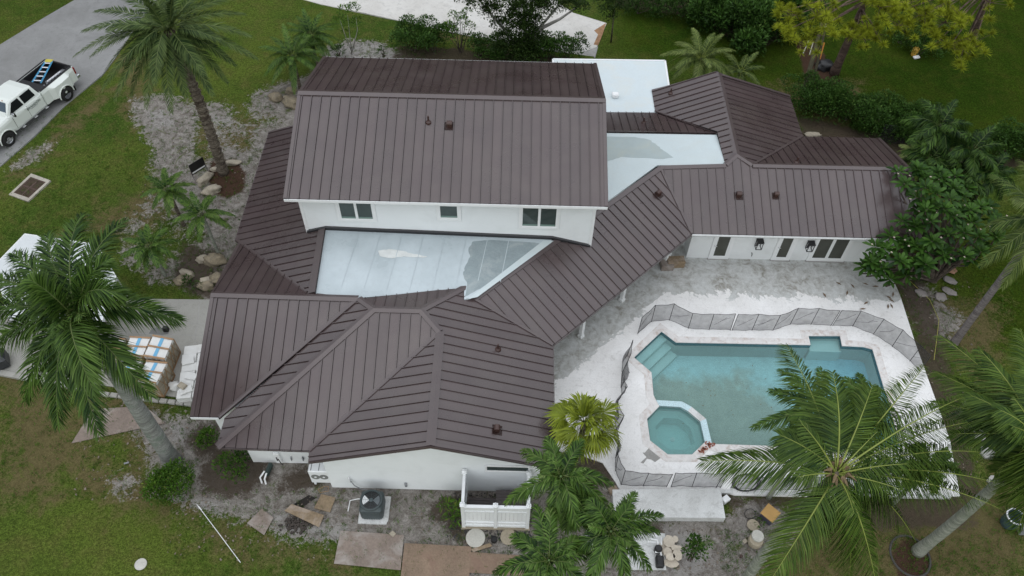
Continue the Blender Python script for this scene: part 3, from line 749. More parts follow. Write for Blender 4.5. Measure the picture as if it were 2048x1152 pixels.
# roof vents
def on(nm, x, y):
    o3, u, v, n = FRAMES[nm]; d = Vector((x-1024)/FPX*_R-(y-576)/FPX*_U+_F); c = V(0, 0, CH)
    return c+d*((o3-c).dot(n)/d.dot(n)), n
def hood(nm, x, y, s=0.36, rz=0.0):
    p, n = on(nm, x, y); k = MB()
    # flashing collar, curved hood open downslope
    down = V(n.x, n.y, 0).normalized(); side = V(-down.y, down.x, 0)
    q = [p+side*a+(down-n*down.dot(n)).normalized()*c+n*0.012 for a, c in ((-s*.75, -s*.7), (s*.75, -s*.7), (s*.75, s*.75), (-s*.75, s*.75))]
    k.add(q, [(0, 1, 2, 3), (3, 2, 1, 0)]); prof = []
    for i in range(9):
        t = math.pi*i/8*0.95; prof.append((-math.cos(t)*s*0.45, 0.14+math.sin(t)*s*0.42))
    vs = []
    for a in (-s*0.42, s*0.42):
        for c, h in prof: vs.append(p+side*a+down*c+V(0, 0, h))
    m = len(prof); fs = [(i, i+1, m+i+1, m+i) for i in range(m-1)]+[tuple(range(m)), tuple(range(2*m-1, m-1, -1))]
    for a in (-s*0.42, s*0.42):
        pass
    k.add(vs, fs)
    base = [p+side*a+down*c+V(0, 0, h) for h in (-0.12, 0.16) for a, c in ((-s*.36, -s*.34), (s*.36, -s*.34), (s*.36, s*.34), (-s*.36, s*.34))]
    k.add(base, [(0,1,5,4), (1,2,6,5), (2,3,7,6), (3,0,4,7)])
    k.build('roof_vent', M['rusty'], DECKS[nm])
def pipe(nm, x, y):
    p, n = on(nm, x, y); k = MB()
    k.lathe(p, [(0.13, -0.02), (0.12, 0.04), (0.06, 0.10), (0.05, 0.12)], 10); k.lathe(p, [(0.04, 0), (0.04, 0.34), (0.028, 0.345)], 10)
    k.build('vent_pipe', M['rusty'], DECKS[nm])
hood('upper_front', 899, 252, 0.27); hood('diagonal', 1316, 390, 0.27); hood('wing_front', 1477, 392, 0.27); hood('wing_front', 1552, 392, 0.24); hood('gable_east', 994, 860, 0.26)
pipe('upper_front', 857, 245); pipe('gable_east', 996, 699); pipe('rear_north', 1287, 246); pipe('guest_west', 1341, 187); pipe('wing_back', 1593, 325)
p = P(1230, 194, 2.72); k = MB(); k.bbox(p.x, p.y, 2.80, 0.30, 0.30, 0.17, 0.05); k.bbox(p.x, p.y, 2.92, 0.36, 0.30, 0.10, 0.04); k.build('roof_vent', M['trim'], house)

# covered patio columns and wall fittings
for xp, yp in ((1166, 652), (1249, 579), (1336, 505)):
    p = P(xp, yp, 0.9); k = MB(); k.bbox(p.x-0.02, p.y+0.02, 1.35, 0.17, 0.17, 2.58, 0.012, rz=math.pi/4); k.bbox(p.x-0.02, p.y+0.02, 0.14, 0.24, 0.24, 0.15, 0.01, rz=math.pi/4)
    k.build('patio_column', M['trim'], house)
def fitting(name, xa, ya, xb, yb, Y, d, m='trim', rnd=False):
    x0, z1 = wx(xa, ya, Y); x1, z0 = wx(xb, yb, Y); k = MB(); k.bbox((x0+x1)/2, Y-d/2, (z0+z1)/2, abs(x1-x0), d, abs(z1-z0), min(0.02, d/3)); return k.build(name, M[m], house)
fitting('breaker_panel', 546, 903, 566, 921, 14.2, 0.12); fitting('disconnect_box', 697, 953, 702, 962, 13.17, 0.12); fitting('meter_box', 552, 914, 556, 920, 14.08, 0.06, 'black')
fitting('junction_box', 581, 912, 585, 918, 14.2, 0.10, 'grey'); fitting('junction_box', 604, 912, 609, 918, 14.2, 0.10, 'grey'); fitting('outlet_cover', 809, 965, 815, 971, 13.17, 0.08, 'grey')
k = MB(); xa, za = wx(702, 960, 13.15); k.tube([(xa, 13.1, za), (xa+0.1, 13.08, za-0.35), (xa+0.35, 13.05, za-0.6), (xa+0.75, 12.95, 0.35), (xa+1.0, 12.6, 0.3)], 0.018, 6); k.build('conduit', M['grey'], house)
k = MB(); k.tube([P(556, 918, 1.4)+V(0, 0, 0), P(562, 926, 0.8), P(566, 930, 0.1)], 0.02, 5); k.build('conduit', M['black'], house)

# ------------------------------------------------------------------ pool deck, pool, spa
def deck_mat():
    m, nt, b = new_mat('white_pool_deck', 0.75, 0, 0.3); v = coords(nt)
    n1 = noise(nt, v, 0.5, 6, 0.62, 0.5); n2 = noise(nt, v, 3.5, 7, 0.75, 0.8); n3 = noise(nt, v, 26, 3, 0.75); n4 = noise(nt, v, 0.85, 7, 0.7, 1.3)
    c = mix(nt, ramp(nt, n1, [(0.35, 0.0), (0.65, 1.0)]), (0.74, 0.73, 0.71), (0.86, 0.855, 0.845))
    c = mix(nt, math_n(nt, 'MULTIPLY', ramp(nt, n2, [(0.53, 0.0), (0.70, 1.0)]), 0.5), c, (0.43, 0.415, 0.39))
    c = mix(nt, math_n(nt, 'MULTIPLY', ramp(nt, n3, [(0.66, 0.0), (0.72, 1.0)]), 0.35), c, (0.32, 0.24, 0.19))
    # grey weathered concrete where the old coating is gone, along the house
    s = N(nt, 'ShaderNodeSeparateXYZ'); nt.links.new(v, s.inputs[0]); X, Y = s.outputs[0], s.outputs[1]
    dy = math_n(nt, 'MULTIPLY', math_n(nt, 'SUBTRACT', Y, 23.25), 0.9)
    dg = math_n(nt, 'MULTIPLY', math_n(nt, 'SUBTRACT', math_n(nt, 'MULTIPLY', math_n(nt, 'SUBTRACT', Y, X), 0.7071), 11.35), 1.5)
    dw = math_n(nt, 'MULTIPLY', math_n(nt, 'SUBTRACT', 1.9, X), 1.6)
    mx = math_n(nt, 'MAXIMUM', math_n(nt, 'MAXIMUM', dy, dg), dw)
    k = math_n(nt, 'ADD', mx, math_n(nt, 'MULTIPLY', math_n(nt, 'SUBTRACT', n4, 0.5), 2.6))
    k = math_n(nt, 'ADD', k, math_n(nt, 'MULTIPLY', math_n(nt, 'SUBTRACT', n2, 0.5), 0.9))
    st = ramp(nt, math_n(nt, 'ADD', k, 0.5), [(0.46, 0.0), (0.56, 1.0)])
    g = mix(nt, ramp(nt, n4, [(0.36, 0.0), (0.62, 1.0)]), (0.24, 0.225, 0.19), (0.50, 0.51, 0.495))
    g = mix(nt, ramp(nt, n2, [(0.40, 0.0), (0.62, 0.75)]), g, (0.60, 0.615, 0.605))
    c = mix(nt, st, c, g)
    c = mix(nt, 1.0, c, ramp(nt, n3, [(0.3, 0.9), (0.7, 1.08)]), 'MULTIPLY')
    # ghost lines of the lifted pavers
    br = N(nt, 'ShaderNodeTexBrick'); br.inputs['Scale'].default_value = 1.0; br.inputs['Mortar Size'].default_value = 0.012; br.inputs['Brick Width'].default_value = 0.62; br.inputs['Row Height'].default_value = 0.42
    nt.links.new(v, br.inputs['Vector'])
    c = mix(nt, math_n(nt, 'MULTIPLY', br.outputs['Fac'], 0.06), c, (0.30, 0.28, 0.25))
    nt.links.new(c, b.inputs['Base Color']); bump(nt, b, n2, 0.25, 0.015)
    return m
M['deck'] = deck_mat()
DK = px([(1106,700),(1107,900),(1150,905),(1205,925),(1232,965),(1240,982),(1440,980),(1470,990),(1600,992),(1920,992),(1900,880),(1868,790),(1832,690),(1800,590),(1780,545),(1790,520)], E1)
DK += [(18.3, 25.68), (8.7, 25.68), (8.7, 26.7), (5.4, 26.7), (-1.1, 20.2), (1.0, 17.7)]
def holed(name, outer, hole, z0, z1, m, parent=None):
    polys = [[Vector((*p, 0)) for p in outer], [Vector((*p, 0)) for p in hole]]; flat_ = outer+hole
    tr = tessellate_polygon(polys); b = MB(); fs = []; n = len(flat_)
    for a, c, d in tr:
        p, q, r = flat_[a], flat_[c], flat_[d]
        if (q[0]-p[0])*(r[1]-p[1])-(r[0]-p[0])*(q[1]-p[1]) < 0: c, d = d, c
        fs.append((a, c, d))
    no = len(outer)
    for rng_ in (range(no), range(no, n)):
        L = list(rng_)
        for i in range(len(L)): fs.append((L[i]+n, L[(i+1)%len(L)]+n, L[(i+1)%len(L)], L[i]))
    b.add([(*p, z1) for p in flat_]+[(*p, z0) for p in flat_], fs); return b.build(name, m, parent)
tag(holed('pool_deck', DK, POOL, -0.25, E1, M['deck']), kind='structure')
def offset_poly(poly, d):
    n = len(poly); A = sum(poly[i][0]*poly[(i+1)%n][1]-poly[(i+1)%n][0]*poly[i][1] for i in range(n)); sg = 1 if A > 0 else -1; out = []
    for i in range(n):
        p0, p1, p2 = (Vector((*poly[j%n], 0)) for j in (i-1, i, i+1))
        a = (p1-p0).normalized(); c = (p2-p1).normalized(); na = V(a.y, -a.x, 0)*sg; nc = V(c.y, -c.x, 0)*sg
        m = (na+nc); k = m.length_squared
        m = m*(2/k) if k > 0.5 else na*1.2
        out.append((p1.x+m.x*d, p1.y+m.y*d))
    return out
pool = thing('swimming_pool', 'long rectangular swimming pool with corner steps and an octagonal spa', 'swimming pool', (11, 18, 0))
M['plaster'] = simple('pool_plaster', (0.66, 0.84, 0.84), 0.7, var=0.08, scale=0.6, fine=12)
def pool_floor_mat():
    m, nt, b = new_mat('silty_pool_floor', 0.8); v = coords(nt)
    s = N(nt, 'ShaderNodeSeparateXYZ'); nt.links.new(v, s.inputs[0])
    n1 = noise(nt, v, 0.45, 5, 0.6, 0.6); n2 = noise(nt, v, 2.4, 6, 0.7); n3 = noise(nt, v, 18, 3, 0.7)
    dx = math_n(nt, 'MULTIPLY', math_n(nt, 'SUBTRACT', s.outputs[0], -2.0), 0.26); dy = math_n(nt, 'MULTIPLY', math_n(nt, 'SUBTRACT', s.outputs[1], -0.8), 0.36)
    r = math_n(nt, 'SQRT', math_n(nt, 'ADD', math_n(nt, 'MULTIPLY', dx, dx), math_n(nt, 'MULTIPLY', dy, dy)))
    r = math_n(nt, 'ADD', r, math_n(nt, 'MULTIPLY', math_n(nt, 'SUBTRACT', n1, 0.5), 1.1))
    r = math_n(nt, 'ADD', r, math_n(nt, 'MULTIPLY', math_n(nt, 'SUBTRACT', n2, 0.5), 0.35))
    c = mix(nt, ramp(nt, r, [(0.72, 0.0), (1.12, 1.0)]), (0.42, 0.42, 0.35), (0.50, 0.70, 0.72))
    c = mix(nt, ramp(nt, math_n(nt, 'MULTIPLY', s.outputs[0], 0.1), [(0.15, 0.0), (0.45, 1.0)]), c, (0.22, 0.50, 0.62))
    c = mix(nt, 1.0, c, ramp(nt, n3, [(0.3, 0.8), (0.7, 1.18)]), 'MULTIPLY'); c = mix(nt, 1.0, c, ramp(nt, n2, [(0.3, 0.86), (0.7, 1.1)]), 'MULTIPLY')
    nt.links.new(c, b.inputs['Base Color']); return m
M['pfloor'] = pool_floor_mat()
b = MB(); n = len(POOL)
b.add([(*p, E1-0.01) for p in POOL]+[(*p, -1.05) for p in POOL], [(i, (i+1)%n, (i+1)%n+n, i+n) for i in range(n)]+[(i+n, (i+1)%n+n, (i+1)%n, i) for i in range(n)])
b.build('basin_wall', M['plaster'], pool)
b = MB(); b.prism(POOL, -1.15, -1.00); b.build('basin_floor', M['pfloor'], pool)
# waterline tiles
M['mosaic'] = simple('blue_mosaic_tile', (0.12, 0.30, 0.36), 0.25, var=0.35, scale=14, fine=40, bmp=0)
inn = offset_poly(POOL, -0.012); b = MB()
b.add([(*p, E1-0.02) for p in inn]+[(*p, -0.16) for p in inn], [(i, (i+1)%n, (i+1)%n+n, i+n) for i in range(n)]+[(i+n, (i+1)%n+n, (i+1)%n, i) for i in range(n)])
b.build('waterline_tile', M['mosaic'], pool)
# raw coping bed
M['coping'] = simple('raw_pinkish_coping_bed', (0.70, 0.68, 0.66), 0.9, var=0.10, scale=5, fine=22, bmp=0.6, dirt=(0.47, 0.38, 0.33), dirt_amt=0.75, dscale=3.4)
cop_o = offset_poly(POOL, 0.33)
holed('coping', cop_o, POOL, E1+0.002, E1+0.010, M['coping'], pool)
# entry steps
S0, S1, S2, S3 = (P(*q, 0) for q in ((1323,663),(1268,715),(1303,745),(1352,685)))
M['step'] = simple('pale_step_plaster', (0.55, 0.68, 0.66), 0.6, var=0.06)
d1 = (S2-S1); d0 = (S3-S0); dirn = V(1, -1, 0).normalized()
for i in range(3):
    w = 0.36; a0, a1 = S0+dirn*(w*i), S0+dirn*(w*(i+1)); b0, b1 = S1+dirn*(w*i), S1+dirn*(w*(i+1))
    k = MB(); k.prism([(p.x, p.y) for p in (a0, b0, b1, a1)], -1.3, -0.22-0.27*i); k.build('pool_step', M['step'], pool)
# shallow ledge at the far side
k = MB(); k.prism(px([(1617,672),(1680,672),(1684,702),(1621,700)], -0.2), -1.3, -0.30); k.build('shallow_ledge', M['step'], pool)
# water sheet
def water_mat(name, tint, rough=0.03):
    m = bpy.data.materials.new(name); m.use_nodes = True; nt = m.node_tree; nt.nodes.clear()
    out = N(nt, 'ShaderNodeOutputMaterial'); tr = N(nt, 'ShaderNodeBsdfTransparent'); tr.inputs[0].default_value = (*tint, 1)
    gl = N(nt, 'ShaderNodeBsdfGlossy'); gl.inputs['Roughness'].default_value = rough; fr = N(nt, 'ShaderNodeFresnel'); fr.inputs[0].default_value = 1.33
    c = N(nt, 'ShaderNodeTexCoord'); nz = noise(nt, c.outputs['Object'], 2.2, 3); bp = N(nt, 'ShaderNodeBump'); bp.inputs['Strength'].default_value = 0.12; bp.inputs['Distance'].default_value = 0.05
    nt.links.new(nz, bp.inputs['Height']); nt.links.new(bp.outputs[0], gl.inputs['Normal']); nt.links.new(bp.outputs[0], fr.inputs['Normal'])
    df = N(nt, 'ShaderNodeBsdfDiffuse'); df.inputs[0].default_value = (0.29, 0.45, 0.44, 1)
    m1 = N(nt, 'ShaderNodeMixShader'); m1.inputs[0].default_value = 0.22; nt.links.new(tr.outputs[0], m1.inputs[1]); nt.links.new(df.outputs[0], m1.inputs[2])
    mx = N(nt, 'ShaderNodeMixShader'); nt.links.new(fr.outputs[0], mx.inputs[0]); nt.links.new(m1.outputs[0], mx.inputs[1]); nt.links.new(gl.outputs[0], mx.inputs[2]); nt.links.new(mx.outputs[0], out.inputs[0])
    return m
M['water'] = water_mat('pool_water', (0.74, 0.93, 0.94)); M['spaw'] = water_mat('spa_water', (0.82, 0.95, 0.93))
wp = offset_poly(POOL, -0.015); k = MB(); k.add([(*p, -0.06) for p in wp], [t if True else t for t in []])
tr = tessellate_polygon([[Vector((*p, 0)) for p in wp]]); fs = []
for a, c, d in tr:
    if (wp[c][0]-wp[a][0])*(wp[d][1]-wp[a][1])-(wp[d][0]-wp[a][0])*(wp[c][1]-wp[a][1]) < 0: c, d = d, c
    fs.append((a, c, d))
k = MB(); k.add([(*p, -0.06) for p in wp], fs); k.build('water_surface', M['water'], pool)
# spa
SPI = [tuple(P(x, y, E1+0.03)[:2]) for x, y in ((1319,811.5),(1361.5,814),(1376,822),(1400.5,842.5),(1410,884),(1384,909),(1335.5,908.5),(1300,880.7),(1294,837.3))]
SPO = offset_poly(SPI, 0.27)
M['spatile'] = simple('pale_blue_mosaic', (0.50, 0.66, 0.70), 0.3, var=0.32, scale=22, fine=45, bmp=0)
c0 = (sum(p[0] for p in SPI)/9, sum(p[1] for p in SPI)/9)
for i in range(9):
    j = (i+1)%9; k = MB()
    poolside = i in (0, 1, 2, 3); tile = 'spatile' if poolside else 'coping'
    q = [SPI[i], SPI[j], SPO[j], SPO[i]]
    if i == 2:          # gap with the plain spill stone
        a = 0.12; tile = 'step'
    k.prism(q, -1.3 if poolside else -0.2, E1+(0.035 if poolside else 0.012)); o = k.build('spillway_stone' if i == 2 else 'spa_wall', M['slab'] if i == 2 else M[tile], pool)
k = MB(); k.add([(*p, E1) for p in SPI]+[(*p, -0.95) for p in SPI], [(i, (i+1)%9, (i+1)%9+9, i+9) for i in range(9)]+[(i+9, (i+1)%9+9, (i+1)%9, i) for i in range(9)]); k.build('spa_liner', M['plaster'], pool)
k = MB(); k.prism([(c0[0]+(p[0]-c0[0])*1.02, c0[1]+(p[1]-c0[1])*1.02) for p in SPI], -1.0, -0.85); k.build('spa_floor', M['plaster'], pool)
bi = [(c0[0]+(p[0]-c0[0])*0.66, c0[1]+(p[1]-c0[1])*0.66) for p in SPI]; bi[4] = tuple(np.array(bi[4])+(0.05, -0.05))
holed('spa_bench', [(c0[0]+(p[0]-c0[0])*0.995, c0[1]+(p[1]-c0[1])*0.995) for p in SPI], bi, -0.84, -0.28, M['step'], pool)
k = MB(); k.add([(*p, -0.03) for p in SPI], [tuple(range(8, -1, -1))]); k.f = [tuple(reversed(k.f[0]))] if True else k.f
A = sum(SPI[i][0]*SPI[(i+1)%9][1]-SPI[(i+1)%9][0]*SPI[i][1] for i in range(9)); k.f = [tuple(range(9))] if A > 0 else [tuple(range(8, -1, -1))]
k.build('spa_water', M['spaw'], pool)
p = P(1345, 879, -0.84); k = MB(); k.lathe((p.x, p.y, -0.85), [(0.11, 0), (0.11, 0.03), (0.02, 0.045)], 14); k.build('drain_cover', M['trim'], pool)
k = MB()                        # broken red brick bits left on the coping
for i in range(34):
    t = random.random(); a, c = ((1414,888), (1392,905)) if i % 3 else ((1410,884), (1424,888))
    q = P(a[0]+(c[0]-a[0])*t+random.uniform(0, 9), a[1]+(c[1]-a[1])*t+random.uniform(0, 6), E1); k.bbox(q.x, q.y, E1+0.03, random.uniform(.05, .12), random.uniform(.04, .08), 0.035, 0.005, rz=random.uniform(0, 3))
o = k.build('brick_rubble', simple('broken_red_brick', (0.33, 0.13, 0.09), 0.9, var=0.3)); tag(o, kind='stuff')
sheet('deck_patch', px([(1290,905),(1300,893),(1324,914),(1310,924),(1303,919),(1294,917),(1287,927),(1281,925),(1293,914),(1285,905)], E1+0.012), E1+0.002, E1+0.008, M['conc'])
# raised concrete platform in front of the deck
ZP = 0.34
o = thing('concrete_platform', 'low whitewashed concrete platform against the front edge of the pool deck', 'platform', P(1340, 1010, 0))
pl = px([(1225,979),(1441,977),(1451,1036),(1228,1034)], ZP); k = MB(); k.prism(pl, -0.06, ZP-0.0); k.build('slab', M['slab'], o)
k = MB(); k.prism(px([(1441,979),(1466,979),(1466,986),(1443,986)], 0.1), -0.05, 0.10); o = k.build('deck_kerb', M['slab']); tag(o, kind='structure')
k = MB(); k.prism(px([(1508,983),(1900,990),(1902,996),(1508,989)], 0.1), -0.05, 0.10); o = k.build('deck_kerb', M['slab']); tag(o, kind='structure')

# ------------------------------------------------------------------ mesh pool fences
def mesh_mat():
    m = bpy.data.materials.new('black_fence_mesh'); m.use_nodes = True; nt = m.node_tree; nt.nodes.clear()
    out = N(nt, 'ShaderNodeOutputMaterial'); tr = N(nt, 'ShaderNodeBsdfTransparent'); df = N(nt, 'ShaderNodeBsdfDiffuse'); df.inputs[0].default_value = (0.05, 0.05, 0.053, 1)
    c = N(nt, 'ShaderNodeTexCoord'); nz = noise(nt, c.outputs['Object'], 3, 3); f = ramp(nt, nz, [(0.3, 0.38), (0.7, 0.54)])
    mx = N(nt, 'ShaderNodeMixShader'); nt.links.new(f, mx.inputs[0]); nt.links.new(tr.outputs[0], mx.inputs[1]); nt.links.new(df.outputs[0], mx.inputs[2]); nt.links.new(mx.outputs[0], out.inputs[0])
    return m
M['mesh'] = mesh_mat()
def pool_fence(label, bottoms, gaps=(), lean=None, h=1.22, sag=0.0):
    pts = [P(x, y, E1) for x, y in bottoms]; o = thing('pool_fence', label, 'pool fence', pts[len(pts)//2], group='mesh fences round the pool')
    tops = []
    for i, p in enumerate(pts):
        ln = lean[i] if lean else (random.uniform(-.05, .05), random.uniform(-.05, .05))
        t = p+V(ln[0], ln[1], h); tops.append(t); k = MB(); k.tube([p-V(0, 0, 0.05), t], 0.014, 6); k.build('post', M['black'], o)
    for i in range(len(pts)-1):
        if i in gaps: continue
        a, c, d, e = pts[i]+V(0,0,.04), pts[i+1]+V(0,0,.04), tops[i+1], tops[i]; k = MB(); nn = 6; vs = []
        nrm = V(-(c-a).y, (c-a).x, 0).normalized(); wv = random.uniform(-1, 1)*0.05+sag*random.uniform(0.5, 1)*random.choice((-1, 1)); ph = random.uniform(0, 6)
        for r in range(5):
            for s in range(nn+1):
                u, v = s/nn, r/4; q = (a*(1-u)+c*u)*(1-v)+(e*(1-u)+d*u)*v
                q += nrm*(wv*math.sin(math.pi*u)*math.sin(math.pi*min(1, v+.15))+0.012*math.sin(9*u+5*v+ph)); q.z -= 0.04*math.sin(math.pi*u)*(v > .9); vs.append(q)
        k.add(vs, [(r*(nn+1)+s, r*(nn+1)+s+1, (r+1)*(nn+1)+s+1, (r+1)*(nn+1)+s) for r in range(4) for s in range(nn)]); k.build('mesh_panel', M['mesh'], o)
        k = MB(); k.tube(vs[4*(nn+1):], 0.012, 4); k.build('top_hem', M['black'], o); k = MB(); k.tube(vs[:nn+1], 0.010, 4)
        k.build('bottom_hem', M['black'], o)
        for _ in range(random.choice((0, 1, 1, 2))):       # sagging creases
            k = MB()
            u0, u1 = random.uniform(0, .3), random.uniform(.7, 1); i0, i1 = int(u0*nn), int(u1*nn)
            k.tube([vs[1*(nn+1)+i0]+nrm*.015, vs[2*(nn+1)+nn//2]+nrm*.02, vs[3*(nn+1)+i1]+nrm*.015], 0.007, 3); k.build('crease', M['black'], o)
    return o
sc = lambda x, y: (1080+x/2.3037, 440+y/2.3037)
pool_fence('black mesh pool fence curving along the far side of the pool toward the house', [sc(*q) for q in ((450,525),(513,470),(596,462),(683,500),(779,506),(877,509),(884,509),(976,509),(1073,509),(1152,482),(1248,482),(1340,487),(1347,487),(1440,490),(1535,527),(1622,583),(1704,650),(1748,697))], gaps=(5, 11))
pool_fence('sagging black mesh pool fence twisted along the left side of the pool', [(1254,712),(1244,745),(1242,775),(1236,800),(1238,835),(1232,862),(1236,892),(1231,915)], lean=[(0.12,0.1),(.25,.2),(-.1,0),(.25,0),(-.2,.1),(.2,.1),(-.15,.1),(.05,0)], h=1.1, sag=0.3)
pool_fence('black mesh pool fence along the near side of the pool by the concrete platform', [(1232,912),(1231,942),(1242,970),(1286,972),(1333,973.5),(1342,974),(1384,974),(1432,975),(1441,975),(1461,976),(1472,978),(1512,980),(1560,981),(1605,982),(1650,983),(1700,984)], gaps=(4, 8), sag=0.05)
# black hose coil lying on the near fence
k = MB(); pts = []
for i in range(60):
    t = i/59*math.tau*2.3; q = P(1489+26*math.cos(t)+i*.1, 966+17*math.sin(t), E1+0.02); pts.append((q.x, q.y, E1+0.03+0.02*(i/20)))
k.tube(pts, 0.022, 5); tag(k.build('garden_hose', M['black']), 'loose black hose coil on the deck by the near mesh fence', 'hose')

# ------------------------------------------------------------------ vegetation builders
M['fox'] = leaf_mat('foxtail_leaf', (0.008, 0.026, 0.006), (0.094, 0.175, 0.030), 0.42, 0.2, (0.16, 0.21, 0.07))
M['royal'] = leaf_mat('royal_leaf', (0.008, 0.028, 0.005), (0.084, 0.150, 0.026), 0.42, 0.22, (0.13, 0.19, 0.05))
M['coco'] = leaf_mat('coconut_leaf', (0.016, 0.042, 0.008), (0.100, 0.160, 0.026), 0.4, 0.22, (0.17, 0.20, 0.07))
M['date'] = leaf_mat('date_leaf', (0.014, 0.034, 0.010), (0.108, 0.156, 0.046), 0.5, 0.18, (0.15, 0.19, 0.08))
M['pyg'] = leaf_mat('pygmy_leaf', (0.012, 0.038, 0.009), (0.102, 0.180, 0.031), 0.45, 0.2, (0.16, 0.19, 0.06))
M['fan'] = leaf_mat('fan_leaf', (0.07, 0.10, 0.010), (0.275, 0.330, 0.033), 0.45, 0.25, (0.40, 0.33, 0.04))
M['silver'] = leaf_mat('pale_palm_leaf', (0.020, 0.042, 0.010), (0.156, 0.204, 0.054), 0.5, 0.2, (0.22, 0.24, 0.10))
M['bush'] = leaf_mat('hedge_leaf', (0.006, 0.020, 0.004), (0.053, 0.119, 0.019), 0.5, 0.18, (0.10, 0.16, 0.035))
M['bush2'] = leaf_mat('bright_shrub_leaf', (0.010, 0.038, 0.005), (0.081, 0.172, 0.018), 0.5, 0.2, (0.15, 0.20, 0.03))
M['tree'] = leaf_mat('dark_tree_leaf', (0.007, 0.018, 0.005), (0.040, 0.073, 0.015), 0.5, 0.18, (0.08, 0.13, 0.03))
M['plum'] = leaf_mat('plumeria_leaf', (0.008, 0.030, 0.006), (0.065, 0.143, 0.023), 0.35, 0.2, (0.085, 0.16, 0.035))
M['pine'] = leaf_mat('pine_needle', (0.085, 0.105, 0.006), (0.347, 0.399, 0.026), 0.6, 0.2, (0.30, 0.27, 0.04))
M['rachis'] = simple('frond_rib', (0.20, 0.24, 0.045), 0.5, bmp=0)
M['rachis_d'] = simple('dark_frond_rib', (0.09, 0.12, 0.03), 0.5, bmp=0)
def trunk_mat(name, c1, c2, ringscale=9, patch=None):
    m, nt, b = new_mat(name, 0.85, 0, 0.2); v = coords(nt, (1.5, 1.5, ringscale)); n1 = noise(nt, v, 1.0, 5, 0.7, 0.6); v2 = coords(nt); n2 = noise(nt, v2, 2.5, 5, 0.7); n3 = noise(nt, v2, 25, 3)
    c = mix(nt, ramp(nt, n1, [(0.38, 0.0), (0.62, 1.0)]), c1, c2)
    if patch: c = mix(nt, math_n(nt, 'MULTIPLY', ramp(nt, n2, [(0.5, 0.0), (0.62, 1.0)]), 0.7), c, patch)
    c = mix(nt, 1.0, c, ramp(nt, n3, [(0.3, 0.8), (0.7, 1.2)]), 'MULTIPLY')
    nt.links.new(c, b.inputs['Base Color']); bump(nt, b, n1, 0.8, 0.04); return m
M['t_royal'] = trunk_mat('royal_trunk', (0.17, 0.17, 0.16), (0.30, 0.31, 0.29), 12, (0.16, 0.20, 0.16))
M['t_coco'] = trunk_mat('coconut_trunk', (0.16, 0.17, 0.14), (0.32, 0.33, 0.28), 12, (0.20, 0.22, 0.17))
M['t_date'] = trunk_mat('date_trunk', (0.06, 0.045, 0.035), (0.21, 0.18, 0.14), 9)
M['t_ring'] = trunk_mat('ringed_trunk', (0.10, 0.085, 0.085), (0.21, 0.19, 0.18), 14)
M['t_dark'] = trunk_mat('dark_bark', (0.05, 0.04, 0.033), (0.14, 0.115, 0.095), 3)
M['t_pine'] = trunk_mat('pine_bark', (0.05, 0.034, 0.028), (0.15, 0.105, 0.085), 4)
M['t_pale'] = trunk_mat('pale_bark', (0.20, 0.19, 0.17), (0.34, 0.33, 0.30), 3)
M['hub'] = simple('dark_crown_hub', (0.035, 0.040, 0.015), 0.8, bmp=0)
M['shaft'] = simple('green_crownshaft', (0.10, 0.17, 0.05), 0.4, bmp=0)

